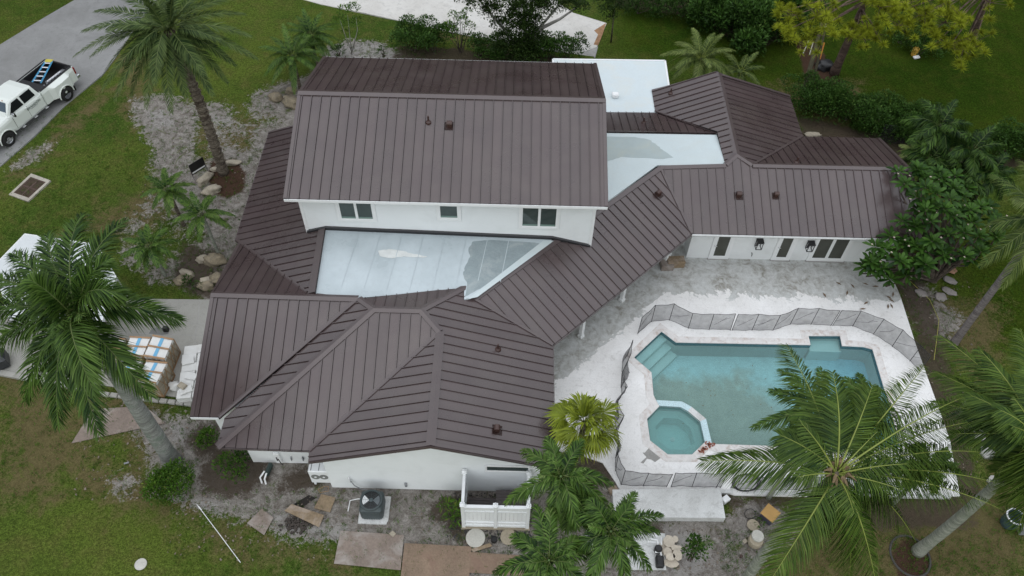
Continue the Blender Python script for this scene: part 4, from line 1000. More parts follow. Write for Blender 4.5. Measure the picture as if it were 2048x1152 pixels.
def nz_(a): return a/np.maximum(np.linalg.norm(a, axis=-1, keepdims=True), 1e-9)
def frond(name, base, tip, parent, m, rib, n=70, ll=0.7, lw=0.035, rise=0.5, droop=0.5, plume=0.0, vee=0.25, tb=0.45, seed=0, ribr=0.022, bare=0.10, side_ang=60, tmax=1.0):
    """one feather frond: a curved rib with leaflets along both sides"""
    r = np.random.default_rng(seed); b0 = np.array(base, float); tp = np.array(tip, float); L = np.linalg.norm(tp-b0)
    ctl = b0+(tp-b0)*0.42+np.array([0, 0, rise*L]); s = np.linspace(0, 1, 22)[:, None]
    path = (1-s)**2*b0+2*s*(1-s)*ctl+s**2*tp
    k = MB(); k.tube([tuple(q) for q in path], [max(0.004, ribr*(1-t*0.85)) for t in s[:, 0]], 4)
    tt = bare+(1-bare)*np.linspace(0, 1, n)**0.95; t = np.repeat(tt, 2)+r.normal(0, 0.004, 2*n); t = np.clip(t, 0, 1)[:, None]
    side = np.tile([1.0, -1.0], n)[:, None]
    pos = (1-t)**2*b0+2*t*(1-t)*ctl+t**2*tp; tan = nz_(2*(1-t)*(ctl-b0)+2*t*(tp-ctl))
    up0 = np.array([0, 0, 1.0]); lat = nz_(np.cross(tan, up0)+1e-6); up = nz_(np.cross(lat, tan))
    ang = np.radians(side_ang)*(1-0.45*t)
    if plume: rot = r.uniform(-plume, plume, (2*n, 1))
    else: rot = r.normal(0, 0.07, (2*n, 1))
    rot = rot+vee
    dirl = lat*side*np.cos(rot)+up*np.sin(rot)
    d = nz_(dirl*np.sin(ang)+tan*np.cos(ang)+r.normal(0, 0.05, (2*n, 3)))
    env = np.sin(np.pi*np.clip(0.16+0.80*t, 0, 1))**0.6; ln = ll*env*r.uniform(0.85, 1.12, (2*n, 1)); w = lw*(0.55+0.45*env)
    wd = nz_(np.cross(d, up)+1e-6)                       # blade width direction
    wd = nz_(wd*0.8+tan*0.4)
    g = np.array([0, 0, -1.0]); m1 = pos+d*ln*0.5+g*ln*droop*0.16; m2 = pos+d*ln*(1-0.12*droop)+g*ln*droop*0.62
    V6 = np.stack([pos-wd*w*0.3, pos+wd*w*0.3, m1-wd*w*0.5, m1+wd*w*0.5, m2], 1).reshape(-1, 3)
    i = np.arange(2*n)*5; T = np.concatenate([np.stack([i, i+1, i+3], 1), np.stack([i, i+3, i+2], 1), np.stack([i+2, i+3, i+4], 1)])
    tint = np.clip(r.uniform(-0.08, 0.72, 2*n)+tb-0.45+0.20*t[:, 0]+r.uniform(-.12, .12), 0, tmax); tint = np.repeat(tint, 5); tint[4::5] = np.clip(tint[4::5]+0.22, 0, 1)
    kv = np.array([tuple(q) for q in k.v]); kf = []
    for f in k.f:
        for a in range(1, len(f)-1): kf.append((f[0], f[a], f[a+1]))
    kf = np.array(kf)+len(V6)
    return arrays(name, np.concatenate([V6, kv]), np.concatenate([T, kf]), [m, rib], parent, np.concatenate([tint, np.full(len(kv), .5)]), np.concatenate([np.zeros(len(T)), np.ones(len(kf))]))

def trunk(parent, base, top, r0, r1, m, n=12, bend=0.0, swell=0.0, seg=14, rough=0.0, name='trunk'):
    base = Vector(base); top = Vector(top); pts = []; rr = []
    for i in range(seg+1):
        t = i/seg; q = base.lerp(top, t); q.x += bend*math.sin(math.pi*t); q.z = base.z-0.1+(top.z-base.z+0.1)*t
        pts.append(q); rr.append((r0+(r1-r0)*t)*(1+swell*math.sin(math.pi*min(1, t*1.4)))*(1+(0.25*max(0, 0.12-t)/0.12))*(1+rough*random.uniform(-1, 1)))
    k = MB(); k.tube(pts, rr, n); return k.build(name, m, parent, smooth=True)

def palm(name, label, cx, cy, h, tips, fm, rib, tm, r0, r1, L=None, base=None, group=None, hub=0.0, seed=1, shaft=None, boots=False, **kw):
    """feather palm; tips = list of (photo x, y, drop below the crown)"""
    c = P(cx, cy, h); bs = P(*base) if base else V(c.x, c.y, 0); o = thing(name, label, 'palm', (bs.x, bs.y, 0), group=group)
    top = c-V(0, 0, shaft or 0.15)
    trunk(o, (bs.x, bs.y, 0), top, r0, r1, M[tm], bend=kw.pop('bend', 0.0), swell=kw.pop('swell', 0.0), rough=0.03, seg=int(h*3)+6)
    if shaft:
        k = MB(); k.tube([top-V(0, 0, 0.05), top+V(0, 0, shaft*0.5), c], [r1*1.25, r1*1.15, r1*0.6], 10); k.build('crownshaft', M['shaft'], o, smooth=True)
    for i, q in enumerate(tips):
        z = h+q[2]; tp = P(q[0], q[1], z); a = math.atan2(tp.y-c.y, tp.x-c.x); bb = c+V(math.cos(a)*hub, math.sin(a)*hub, random.uniform(-.1, .1))
        kk = dict(kw); kk['rise'] = kw.get('rise', 0.3)*(q[3] if len(q) > 3 else 1)
        frond('frond', bb, tp, o, M[fm], M[rib], seed=seed*100+i, **kk)
    heart(o, c, fm, rib, seed, kw)
    return o, c
def heart(o, c, fm, rib, seed, kw):
    """the short young fronds and the dense hub that close the middle of a crown"""
    r = random.Random(seed+5); L = kw.get('ll', .5)*1.9
    for i in range(7):
        a = i*2.4+r.uniform(-.3, .3); e = r.uniform(.35, .95); kk = dict(kw); kk['bare'] = 0.0; kk['n'] = 34; kk['ll'] = kw.get('ll', .5)*.62; kk['rise'] = .15
        frond('young_frond', c+V(math.cos(a)*.03, math.sin(a)*.03, -.1), c+V(math.cos(a)*L*.75, math.sin(a)*L*.75, L*e*.7), o, M[fm], M[rib], seed=seed*100+60+i, **kk)
    k = MB(); rr = max(.12, L*.10); k.lathe(c-V(0, 0, .36), [(rr*.5, -.15), (rr, 0), (rr*.9, .18), (rr*.35, .32)], 9); k.build('crown_heart', M['t_date'] if fm == 'coco' else M['hub'], o, smooth=True)
def ring_palm(name, label, cx, cy, h, nf, R, fm, rib, tm, r0, r1, drop=0.5, up=0.5, group=None, seed=1, heart=3, shaft=None, **kw):
    """feather palm whose fronds spread evenly round the crown"""
    r = random.Random(seed); c = P(cx, cy, h); o = thing(name, label, 'palm', (c.x, c.y, 0), group=group)
    trunk(o, (c.x, c.y, 0), c-V(0, 0, shaft or 0.1), r0, r1, M[tm], rough=0.03, seg=int(h*3)+6)
    if shaft:
        k = MB(); k.tube([c-V(0, 0, shaft+.05), c-V(0, 0, shaft*.4), c], [r1*1.3, r1*1.15, r1*0.6], 10); k.build('crownshaft', M['shaft'], o, smooth=True)
    for i in range(nf):
        a = i*2.399+r.uniform(-.25, .25); lev = i/max(1, nf-1); RR = R*r.uniform(0.85, 1.08)*(0.62+0.38*(1-lev)**0.3 if lev > .7 else 1)
        el = -drop*R*(1-lev)*1.2+up*R*lev*lev*1.3; hh = math.sqrt(max(.1, 1-min(.9, abs(el)/R*.8)**2)); tp = c+V(math.cos(a)*RR*hh, math.sin(a)*RR*hh, el)
        frond('frond', c+V(math.cos(a)*.08, math.sin(a)*.08, 0), tp, o, M[fm], M[rib], seed=seed*100+i, **kw)
    k = MB(); k.lathe(c-V(0, 0, .15), [(.06, -.1), (.12, 0), (.10, .14), (.03, .24)], 8); k.build('crown_heart', M['hub'], o, smooth=True)
    return o

def leaf_arrays(pos, d, up, ln, w, fold=0.15):
    """diamond leaves: base, left, right, tip"""
    side = nz_(np.cross(d, up)+1e-9); nn = nz_(np.cross(side, d))
    mid = pos+d*ln[:, None]*0.5
    vs = np.stack([pos, mid-side*w[:, None]/2+nn*fold*w[:, None], mid+side*w[:, None]/2+nn*fold*w[:, None], pos+d*ln[:, None]], 1).reshape(-1, 3)
    i = np.arange(len(pos))*4; return vs, np.concatenate([np.stack([i, i+2, i+1], 1), np.stack([i+1, i+2, i+3], 1)])
def foliage(name, blobs, m, parent, dens=260, size=0.12, aspect=0.5, seed=0, updir=0.6, tb=0.0, shell=0.55):
    """leaves through the volume of a set of overlapping clumps (x, y, z, rx, ry, rz)"""
    r = np.random.default_rng(seed); PV, PF, PT, off = [], [], [], 0
    for (x, y, z, rx, ry, rz) in blobs:
        n = int(dens*(rx*ry+rx*rz+ry*rz)/3*4); 
        if n < 6: n = 6
        u = nz_(r.normal(size=(n, 3))); u[:, 2] = np.where(u[:, 2] < -0.35, -u[:, 2], u[:, 2]); rad = shell+(1-shell)*r.random(n)**0.6
        rad *= 1+0.18*np.sin(u[:, 0]*7+x*3)*np.sin(u[:, 1]*6+y)*np.cos(u[:, 2]*5)
        pos = np.array([x, y, z])+u*rad[:, None]*np.array([rx, ry, rz]); d = nz_(u*0.9+r.normal(0, 0.5, (n, 3))+np.array([0, 0, updir*.5]))
        up = nz_(r.normal(0, .5, (n, 3))+np.array([0, 0, 1.0])); ln = size*r.uniform(0.7, 1.35, n); w = ln*aspect
        vs, fs = leaf_arrays(pos, d, up, ln, w); PV.append(vs); PF.append(fs+off); off += len(vs)
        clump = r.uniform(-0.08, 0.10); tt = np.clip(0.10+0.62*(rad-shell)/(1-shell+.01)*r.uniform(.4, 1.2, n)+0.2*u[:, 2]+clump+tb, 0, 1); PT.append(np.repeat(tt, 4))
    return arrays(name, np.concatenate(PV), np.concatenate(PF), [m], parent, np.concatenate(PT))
def bush(name, label, cat, cx, cy, blobs, m='bush', group=None, seed=0, dens=260, size=0.12, stems=4, z0=0.0, tb=0.0, aspect=0.5, kind=None, tm='t_dark'):
    """blobs given relative to the foot, in metres"""
    c = P(cx, cy, z0); o = thing(name, label, cat, (c.x, c.y, z0), group=group)
    if stems:
        k = MB(); rr = random.Random(seed)
        for i in range(stems):
            bl = blobs[i % len(blobs)]; k.tube([(c.x+rr.uniform(-.1, .1), c.y+rr.uniform(-.1, .1), z0-.05), (c.x+bl[0]*.5, c.y+bl[1]*.5, z0+bl[2]*.5), (c.x+bl[0], c.y+bl[1], z0+bl[2])], [.035, .025, .012], 5)
        k.build('stem', M[tm], o)
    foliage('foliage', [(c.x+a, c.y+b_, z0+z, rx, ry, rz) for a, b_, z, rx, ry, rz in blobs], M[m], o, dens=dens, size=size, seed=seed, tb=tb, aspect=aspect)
    return o
def clump(n, R, H, r, seed, zmin=0.3):
    q = random.Random(seed); return [(q.uniform(-1, 1)*R, q.uniform(-1, 1)*R, q.uniform(zmin, H), r*q.uniform(.7, 1.2), r*q.uniform(.7, 1.2), r*q.uniform(.6, 1.0)) for _ in range(n)]

# ------------------------------------------------------------------ palms
# tall date palm over the front lawn
o, c = palm('date_palm', 'tall date palm with scaly trunk rising from a mulch ring on the sandy front yard', 335, 55, 8.8,
    [(148,112,-1.2),(165,62,.1),(182,112,-.8),(205,178,-1.7),(230,198,-2.0),(262,192,-2.3),(292,215,-2.5),(342,224,-2.8),(372,192,-2.6),(425,190,-2.4),(470,130,-1.7),(514,118,-1.3),(500,72,-.6),(488,28,-.1),(190,22,.2),(225,-25,.8),(290,-60,1.2),(370,-60,1.3),(440,-40,.9),(492,-8,.3),(250,130,-.9),(310,165,-1.4),(408,150,-1.3),(440,80,-.2),(215,60,.3),(350,-20,2.0),(290,0,1.9),(400,10,1.7),(210,140,-2.2),(455,165,-2.6)],
    'date', 'rachis_d', 't_date', 0.24, 0.20, base=(447, 345), hub=0.18, seed=3, bend=0.15, n=80, ll=0.62, lw=0.042, rise=0.20, droop=0.35, vee=0.22, tb=0.42, bare=0.13, ribr=0.03)
# leaf-base boots on its trunk
k = MB(); bs = P(447, 345); top = c
for i in range(230):
    t = i/230; q = bs.lerp(top, t); a = i*2.4; rr = 0.235*(1-.12*t); z = 0.1+(8.5)*t; q = V(bs.x+(top.x-bs.x)*t+0.15*math.sin(math.pi*t), bs.y+(top.y-bs.y)*t, z)
    d = V(math.cos(a), math.sin(a), 0); s = V(-d.y, d.x, 0)
    w_ = 0.075; k.add([q+d*rr+s*w_-V(0,0,.05), q+d*rr-s*w_-V(0,0,.05), q+d*(rr+.075)-s*w_*.5+V(0,0,.07), q+d*(rr+.075)+s*w_*.5+V(0,0,.07), q+d*(rr-.02)+V(0,0,.10)], [(0,1,2,3), (3,2,4), (1,0,4), (0,3,4), (2,1,4)])
k.build('leaf_boot', M['t_date'], o)['kind'] = 'stuff'
# royal palm
palm('royal_palm', 'big royal palm with thick smooth grey trunk over the tile pallets and driveway', 148, 628, 9.9,
    [(165,428,.9,1.5),(250,442,.8,1.5),(243,588,1.2,2.4),(360,640,-.5,1.6),(-25,560,-.2,1.4),(-20,695,-1.1,1.1),(185,778,.3,2.0),(302,792,-1.5,1.2),(115,850,-1.9,1.1),(197,868,-2.0,1.1),(-38,625,-.6),(50,800,-1.7),(95,468,.6,1.4),(25,505,.3,1.3),(60,560,1.3,1.6),(215,520,1.3,1.5)],
    'royal', 'rachis_d', 't_royal', 0.31, 0.22, base=(345, 922), hub=0.12, shaft=1.7, seed=5, swell=0.10, n=150, ll=0.92, lw=0.050, rise=0.24, droop=0.6, plume=0.8, vee=0.10, tb=0.40, bare=0.06, ribr=0.035)
# coconut palm in front of the pool
o, c = palm('coconut_palm', 'coconut palm with huge spreading fronds over the near end of the pool', 1675, 945, 9.6,
    [(1405,922,-.9),(1572,690,.3),(1665,745,1.3,1.4),(1850,732,.3),(1935,845,-.1,1.3),(1925,795,.3,1.2),(1965,905,-.6,1.2),(1990,965,-1.0),(2005,1020,-1.5),(1832,1085,-2.4,1.5),(1752,1168,-2.2),(1535,1170,-1.9),(1640,1060,-2.0,.8),(1790,1000,-.8,1.5),(1745,770,1.0),(1560,870,.6),(1895,1000,-2.2),(1700,1150,-2.9)],
    'coco', 'rachis', 't_coco', 0.19, 0.15, base=(1468, 1195), hub=0.14, seed=8, bend=-0.2, n=125, ll=1.0, lw=0.032, rise=0.19, droop=0.75, vee=-0.15, tb=0.42, bare=0.12, ribr=0.034, side_ang=66)
k = MB()
for i in range(26):
    a = i*2.4; k.tube([c+V(math.cos(a)*.10, math.sin(a)*.10-.05, -.55), c+V(math.cos(a)*.24, math.sin(a)*.24, -.05+.12*(i%3)), c+V(math.cos(a)*.45, math.sin(a)*.50-.08, .05+.15*(i%2))], [.07, .05, .012], 4)
k.build('fibre_skirt', simple('brown_palm_fibre', (0.15, 0.105, 0.055), 0.9, var=0.45, scale=9), o)
# second coconut palm, crown past the right edge
palm('coconut_palm', 'coconut palm with curved grey trunk rising from a dark mulch ring near the blue barrel', 2078, 880, 8.5,
    [(1880,672,.2),(1872,745,-.5),(1868,805,-.9,1.2),(1905,868,-1.1),(1990,945,-1.8),(2010,1010,-2.2),(2040,660,.8),(2130,690,.8),(2230,780,.2),(2240,900,-.6),(2190,1040,-1.4),(2090,1090,-2.2),(1960,700,.9),(2000,820,1.0),(2035,1060,-2.4,.8),(1940,790,.4),(2060,740,1.4)],
    'coco', 'rachis', 't_coco', 0.21, 0.15, base=(1835, 1103), hub=0.14, seed=9, bend=0.2, n=95, ll=0.86, lw=0.040, rise=0.18, droop=0.7, vee=-0.12, tb=0.38, bare=0.12, ribr=0.034)
# ringed trunk palm at right
palm('ringed_palm', 'palm with slim dark ringed trunk leaning out of the right side past the stepping stones', 2090, 440, 7.9,
    [(1963,530,-1.6),(1985,350,.1),(1978,450,-.6),(2005,575,-1.9),(2040,320,.4),(2150,320,.4),(2200,450,-.6),(2150,590,-1.6),(2075,610,-2.0),(2030,400,.9),(2090,350,1.0),(2140,430,.9)],
    'silver', 'rachis_d', 't_ring', 0.17, 0.12, base=(1905, 690), hub=0.1, seed=12, n=70, ll=0.62, lw=0.030, rise=0.22, droop=0.8, plume=0.5, vee=0.0, tb=0.35, bare=0.12)
FOX = dict(n=76, ll=0.52, lw=0.046, rise=0.38, droop=0.9, plume=0.85, vee=0.10, tb=0.46, bare=0.12, ribr=0.02, shaft=0.5)
def foxp(label, cx, cy, h, tips, seed, r0=0.09, **kw):
    f = dict(FOX); f.update(kw); return palm('foxtail_palm', label, cx, cy, h, tips, 'fox', 'rachis_d', 't_coco', r0, r0*.75, hub=0.06, seed=seed, group='foxtail palms round the house', **f)
foxp('foxtail palm with dark green crown between the front gable and the yellow fan palm', 1122, 952, 5.9, [(1012,1005,-.7),(1045,900,-.1),(1095,875,.3),(1165,880,.3),(1225,968,-.5),(1215,1010,-.8),(1105,1045,-1.0),(1155,1058,-1.0)], 21)
foxp('foxtail palm directly behind the white shower screen at the bottom', 1098, 1120, 5.0, [(988,1145,-.6),(1025,1070,0),(1072,1010,.4),(1100,1010,.4),(1160,1075,-.1),(1185,1110,-.5),(1180,1180,-.7),(1110,1220,-.9),(1020,1210,-.9)], 22)
foxp('foxtail palm with crown over the pool pump pipes beside the concrete platform', 1222, 1062, 5.3, [(1118,1010,-.4),(1155,975,.1),(1180,1000,.7),(1272,985,.1),(1262,1010,.7),(1318,1065,-.4),(1325,1030,-.2),(1300,1140,-.9),(1255,1170,-.9),(1175,1170,-.9),(1140,1105,-.7)], 23)
foxp('smaller foxtail palm squeezed between two bigger foxtail crowns', 1150, 1015, 3.8, [(1105,1030,-.3),(1180,1040,-.3),(1200,1000,0),(1160,970,.2),(1130,1060,-.6),(1190,1065,-.6)], 24)
foxp('dark foxtail palm at the near side of the pool under the coconut fronds', 1640, 835, 6.3, [(1505,855,-.5),(1540,780,0),(1560,740,.2),(1640,735,.5),(1560,920,-.9),(1620,950,-1.0),(1700,900,-.8),(1580,830,.5),(1690,790,.4),(1560,880,-.6)], 25)
foxp('dark foxtail palm over the deep end of the pool behind the coconut palm', 1722, 822, 6.0, [(1690,755,.3),(1720,748,.4),(1758,775,.2),(1790,820,-.3),(1780,880,-.7),(1730,910,-.9),(1670,880,-.6),(1740,800,.8)], 26)
foxp('low dark foxtail palm by the right end of the pool deck', 1860, 930, 3.4, [(1790,940,-.3),(1830,890,.1),(1900,905,.1),(1925,950,-.3),(1870,985,-.5),(1810,975,-.5)], 27)
# yellow-green fan palm
def fan_palm(label, cx, cy, h, n, R, m, seed):
    r = np.random.default_rng(seed); c = P(cx, cy, h); o = thing('fan_palm', label, 'palm', (c.x, c.y, 0))
    trunk(o, (c.x, c.y, 0), c, 0.14, 0.10, M['t_date'], rough=.06)
    for i in range(n):
        a = i*2.4+r.uniform(-.2, .2); el = 1.40-1.95*(i/n)**.85+r.uniform(-.1, .1); d = np.array([math.cos(a)*math.cos(el), math.sin(a)*math.cos(el), math.sin(el)])
        pl_ = R*(0.25+.52*min(1, i/n*2.2))*r.uniform(.8, 1.1); hub = np.array(c)+d*pl_+np.array([0, 0, -.12*pl_]); lat = nz_(np.cross(d, [0, 0, 1.0])); up = np.cross(lat, d)
        k = MB(); k.tube([tuple(c), tuple((np.array(c)+hub)/2+[0, 0, .06]), tuple(hub)], [.02, .015, .012], 4)
        ns = 30; th = np.linspace(-2.0, 2.0, ns); ln = R*0.80*(0.75+.25*np.cos(th))*r.uniform(.92, 1.08, ns)
        dd = np.cos(th)[:, None]*d+np.sin(th)[:, None]*lat; dd = nz_(dd+np.array([0, 0, -.18])+r.normal(0, .03, (ns, 3))); w = .36*ln*4.0/ns
        sd_ = nz_(np.cross(dd, up)+1e-9); mid = hub+dd*ln[:, None]*.6; tip = hub+dd*ln[:, None]+np.array([0, 0, -1])*ln[:, None]*r.uniform(.15, .55, (ns, 1))
        vs = np.stack([np.repeat(hub[None], ns, 0), mid-sd_*w[:, None], mid+sd_*w[:, None]+up*.03, tip], 1).reshape(-1, 3); ii = np.arange(ns)*4
        T = np.concatenate([np.stack([ii, ii+2, ii+1], 1), np.stack([ii+1, ii+2, ii+3], 1)])
        old = i > n*.8;  tint = np.repeat(np.clip(r.uniform(.1, .6, ns)+(.4 if old else 0), 0, 1), 4); tint[3::4] = np.clip(tint[3::4]+.25, 0, 1)
        kv = np.array([tuple(q) for q in k.v]); kf = np.array([(f[0], f[j], f[j+1]) for f in k.f for j in range(1, len(f)-1)])+len(vs)
        arrays('fan_leaf', np.concatenate([vs, kv]), np.concatenate([T, kf]), [m, M['rachis']], o, np.concatenate([tint, np.full(len(kv), .5)]), np.concatenate([np.zeros(len(T)), np.ones(len(kf))]))
fan_palm('yellow-green fan palm between the front roof and the left pool fence', 1168, 845, 3.2, 19, 1.05, M['fan'], 31)
PYG = dict(n=46, ll=0.30, lw=0.034, rise=0.28, droop=0.5, vee=0.15, tb=0.45, bare=0.12, ribr=0.014)
ring_palm('pygmy_date_palm', 'soft green pygmy date palm beside the back left corner of the metal roof', 585, 112, 2.2, 30, 2.1, 'pyg', 'rachis_d', 't_date', .10, .09, seed=41, group='pygmy date palms', **dict(PYG, ll=.36, n=54))
ring_palm('pygmy_date_palm', 'upper of two pygmy date palms at the back corner of the house', 622, 70, 2.2, 28, 1.8, 'pyg', 'rachis_d', 't_date', .10, .09, seed=42, group='pygmy date palms', **dict(PYG, ll=.34, n=50, tb=.36))
ring_palm('pygmy_date_palm', 'pygmy date palm left of the black yard sign on the sandy ground', 335, 378, 2.5, 20, 1.25, 'pyg', 'rachis_d', 't_date', .09, .08, seed=43, group='pygmy date palms', **PYG)
ring_palm('pygmy_date_palm', 'pygmy date palm standing among the boulders near the garage roof corner', 404, 428, 2.9, 18, 1.35, 'pyg', 'rachis_d', 't_coco', .08, .07, seed=44, group='pygmy date palms', **PYG)
ring_palm('pygmy_date_palm', 'low pygmy date palm between the royal palm fronds and the boulders', 300, 492, 2.1, 20, 1.25, 'pyg', 'rachis_d', 't_coco', .08, .07, seed=45, group='pygmy date palms', **dict(PYG, tb=.38))
ring_palm('feather_palm', 'pale olive feathery palm behind the ridge end of the guest wing', 1402, 118, 2.6, 30, 2.2, 'silver', 'rachis', 't_date', .12, .10, seed=46, **dict(PYG, n=54, ll=.42, rise=.36, tb=.5))
ring_palm('feather_palm', 'smaller pale feathery palm just right of the guest wing ridge end', 1482, 142, 1.9, 18, 1.6, 'silver', 'rachis', 't_date', .10, .08, seed=47, **dict(PYG, n=40, ll=.34, tb=.3))
NE = dict(n=64, ll=0.52, lw=0.048, rise=0.34, droop=0.8, plume=0.7, vee=0.05, tb=0.16, bare=0.12, ribr=0.018)
for i, (x, y, h, R, lb) in enumerate(((1880,252,4.6,1.7,'tallest dark feather palm with a bright new spear over the hedge'),(1945,300,4.2,1.6,'dark feather palm at the right of the clump behind the plumeria'),(1862,318,3.6,1.4,'dark feather palm between the roof end and the palm clump'),(1925,352,3.4,1.5,'lower dark feather palm just above the plumeria crown'),(1985,345,3.6,1.3,'dark feather palm at the far right edge of the clump by the hedge'))):
    ring_palm('clump_palm', lb, x, y, h, 18, R, 'fox', 'rachis_d', 't_dark', .08, .06, seed=50+i, group='dark palms behind the plumeria', **NE)
ring_palm('spiky_palm', 'small bright yellow-green palm beside the end of the back roof', 1822, 305, 1.4, 12, .8, 'silver', 'rachis', 't_dark', .06, .05, seed=57, **dict(PYG, tb=.75, n=30))

# ------------------------------------------------------------------ plumeria tree
def plumeria():
    base = P(1868, 560, 0); o = thing('plumeria_tree', 'plumeria tree with big glossy leaf rosettes overhanging the right end of the roof', 'tree', (base.x, base.y, 0))
    r = np.random.default_rng(61); rs = [(1830,345,4.3),(1800,352,4.2),(1855,350,4.4),(1880,360,4.3),(1905,372,4.0),(1815,375,4.4),(1845,380,4.6),(1870,390,4.6),(1895,400,4.4),(1925,395,4.0),(1940,415,3.8),(1960,410,3.5),(1825,400,4.3),(1850,415,4.4),(1880,425,4.3),(1910,430,4.1),(1950,440,3.6),(1800,440,3.6),(1830,455,3.8),(1865,450,4.2),(1895,465,3.8),(1930,470,3.6),(1965,465,3.4),(1990,450,3.2),(1755,515,2.6),(1748,490,2.9),(1775,500,3.0),(1800,490,3.2),(1825,490,3.4),(1850,500,3.2),(1770,535,2.3),(1800,525,2.7),(1835,530,2.6),(1860,530,2.8),(1890,505,3.1),(1925,505,3.0),(1745,530,2.2),(1815,555,1.9),(1940,380,3.8),(1975,420,3.3),(1880,345,4.2),(1910,350,4.0),(1955,500,2.8),(1790,470,3.3),(1920,455,3.4),(1870,475,3.5),(1985,480,2.9),(2005,440,3.0),(1845,435,3.4)]
    rs = rs+[(x+r.uniform(-22, 22), y+r.uniform(-5, 28), h-r.uniform(.4, 1.1)) for x, y, h in rs[::3]]
    k = MB(); VV, FF, TT, off = [], [], [], 0
    for (x, y, h) in rs:
        c = P(x+r.uniform(-9, 9), y+r.uniform(-8, 8), h+r.uniform(-.3, .2)); mid = base.lerp(c, .55); mid.z = h*.45+.4
        elb = c-V(0, 0, .5); k.tube([V(base.x, base.y, 0)+V(r.uniform(-.1, .1), r.uniform(-.1, .1), -.05), V(*(base.lerp(mid, .5)))+V(0, 0, 0), mid, elb, c], [.09, .07, .05, .035, .03], 6)
        n = int(r.uniform(16, 27)); a = np.arange(n)*2.4+r.uniform(0, 6); el = np.linspace(-.25, 1.1, n)+r.normal(0, .12, n)
        d = np.stack([np.cos(a)*np.cos(el), np.sin(a)*np.cos(el), np.sin(el)], 1); ln = r.uniform(.44, .64, n)*(1-.3*(np.linspace(0, 1, n)**3)); w = ln*.30
        up = np.repeat([[0, 0, 1.0]], n, 0); side = nz_(np.cross(d, up)+1e-6); nn = nz_(np.cross(side, d)); p0 = np.array(c)+d*.03
        g = np.array([0, 0, -1]); a1 = p0+d*ln[:, None]*.35; a2 = p0+d*ln[:, None]*.75+g*ln[:, None]*.06; a3 = p0+d*ln[:, None]+g*ln[:, None]*.16
        vs = np.stack([p0, a1-side*w[:, None]*.4+nn*.015, a1+side*w[:, None]*.4+nn*.015, a2-side*w[:, None]*.5+nn*.02, a2+side*w[:, None]*.5+nn*.02, a3, a2], 1).reshape(-1, 3)
        i = np.arange(n)*7; FF.append(np.concatenate([np.stack([i, i+2, i+1], 1), np.stack([i+1, i+2, i+6], 1), np.stack([i+1, i+6, i+3], 1), np.stack([i+2, i+4, i+6], 1), np.stack([i+3, i+6, i+5], 1), np.stack([i+6, i+4, i+5], 1)])+off)
        VV.append(vs); off += len(vs); t = np.clip(r.uniform(.15, .7, n)+.3*np.linspace(-.6, .6, n), 0, 1); TT.append(np.repeat(t, 7))
    arrays('foliage', np.concatenate(VV), np.concatenate(FF), [M['plum']], o, np.concatenate(TT)); k.build('limbs', M['t_dark'], o)
    k = MB(); yl = MB()
    for i in range(60):
        x, y, h = rs[i % len(rs)]; q = P(x+r.uniform(-14, 14), y+r.uniform(-12, 12), h+r.uniform(-.1, .15)); a = r.uniform(0, 6)
        for j in range(5): k.add([q, q+V(math.cos(a+j*1.257)*.05, math.sin(a+j*1.257)*.05, .02), q+V(math.cos(a+j*1.257+.7)*.05, math.sin(a+j*1.257+.7)*.05, .02)], [(0, 1, 2)])
    k.build('blossom', simple('pale_blossom', (0.62, 0.50, 0.44), 0.6, bmp=0), o)['kind'] = 'stuff'
plumeria()

# ------------------------------------------------------------------ pines
def needle_tuft(c, R, r, nn=90):
    u = nz_(r.normal(size=(nn, 3))); u[:, 2] = np.where(u[:, 2] < -.3, -u[:, 2], u[:, 2]); ln = R*r.uniform(.75, 1.1, nn)
    side = nz_(np.cross(u, r.normal(size=(nn, 3)))+1e-6)*0.014; p = np.array(c)[None]+u*ln[:, None]*.12; tip = np.array(c)[None]+u*ln[:, None]+np.array([0, 0, -.06])
    return np.stack([p-side, p+side, tip], 1).reshape(-1, 3)
def pine(label, base, top, h, r0, tufts, seed):
    b0 = P(*base); tp = P(top[0], top[1], h); o = thing('pine_tree', label, 'pine tree', (b0.x, b0.y, 0), group='pines on the back lawn'); r = np.random.default_rng(seed)
    trunk(o, b0, tp, r0, r0*.6, M['t_pine'], seg=16, rough=.05)
    k = MB(); VV = []; TT = []
    for (x, y, z, s) in tufts:
        m = int(3+s*5)
        c0 = P(x, y, z); t0 = min(.95, max(.15, z/h)); on_ = b0.lerp(tp, t0); on_.z = h*t0
        k.tube([on_, on_.lerp(c0, .5)+V(0, 0, .15), c0], [.06, .04, .02], 5)
        for j in range(int(m*1.5)):
            cc = np.array(c0)+r.normal(0, 1, 3)*np.array([.66, .66, .34])*s; v = needle_tuft(cc, .42*r.uniform(.8, 1.2), r); VV.append(v)
            tb = np.clip(r.uniform(.1, .75), 0, 1); TT.append(np.tile([tb*.5, tb*.5, min(1, tb+.3)], len(v)//3)); k.tube([c0, tuple(cc)], [.018, .008], 3)
    VV = np.concatenate(VV); F = np.arange(len(VV)).reshape(-1, 3); arrays('needles', VV, F, [M['pine']], o, np.concatenate(TT)); k.build('limbs', M['t_pine'], o)
pine('slender pine with yellow-green needle clusters and trunk base beside the dark heap', (1668,147), (1745,-30), 6.6, .26, [(1590,30,6,.7),(1575,60,5.8,.6),(1600,85,5.4,.7),(1640,40,6.4,.8),(1625,70,5.6,.6),(1655,15,6.6,.7),(1710,65,4.8,.8),(1735,55,5,.8),(1730,80,4.6,.7),(1755,70,4.8,.7),(1575,20,6.2,.5)], 71)
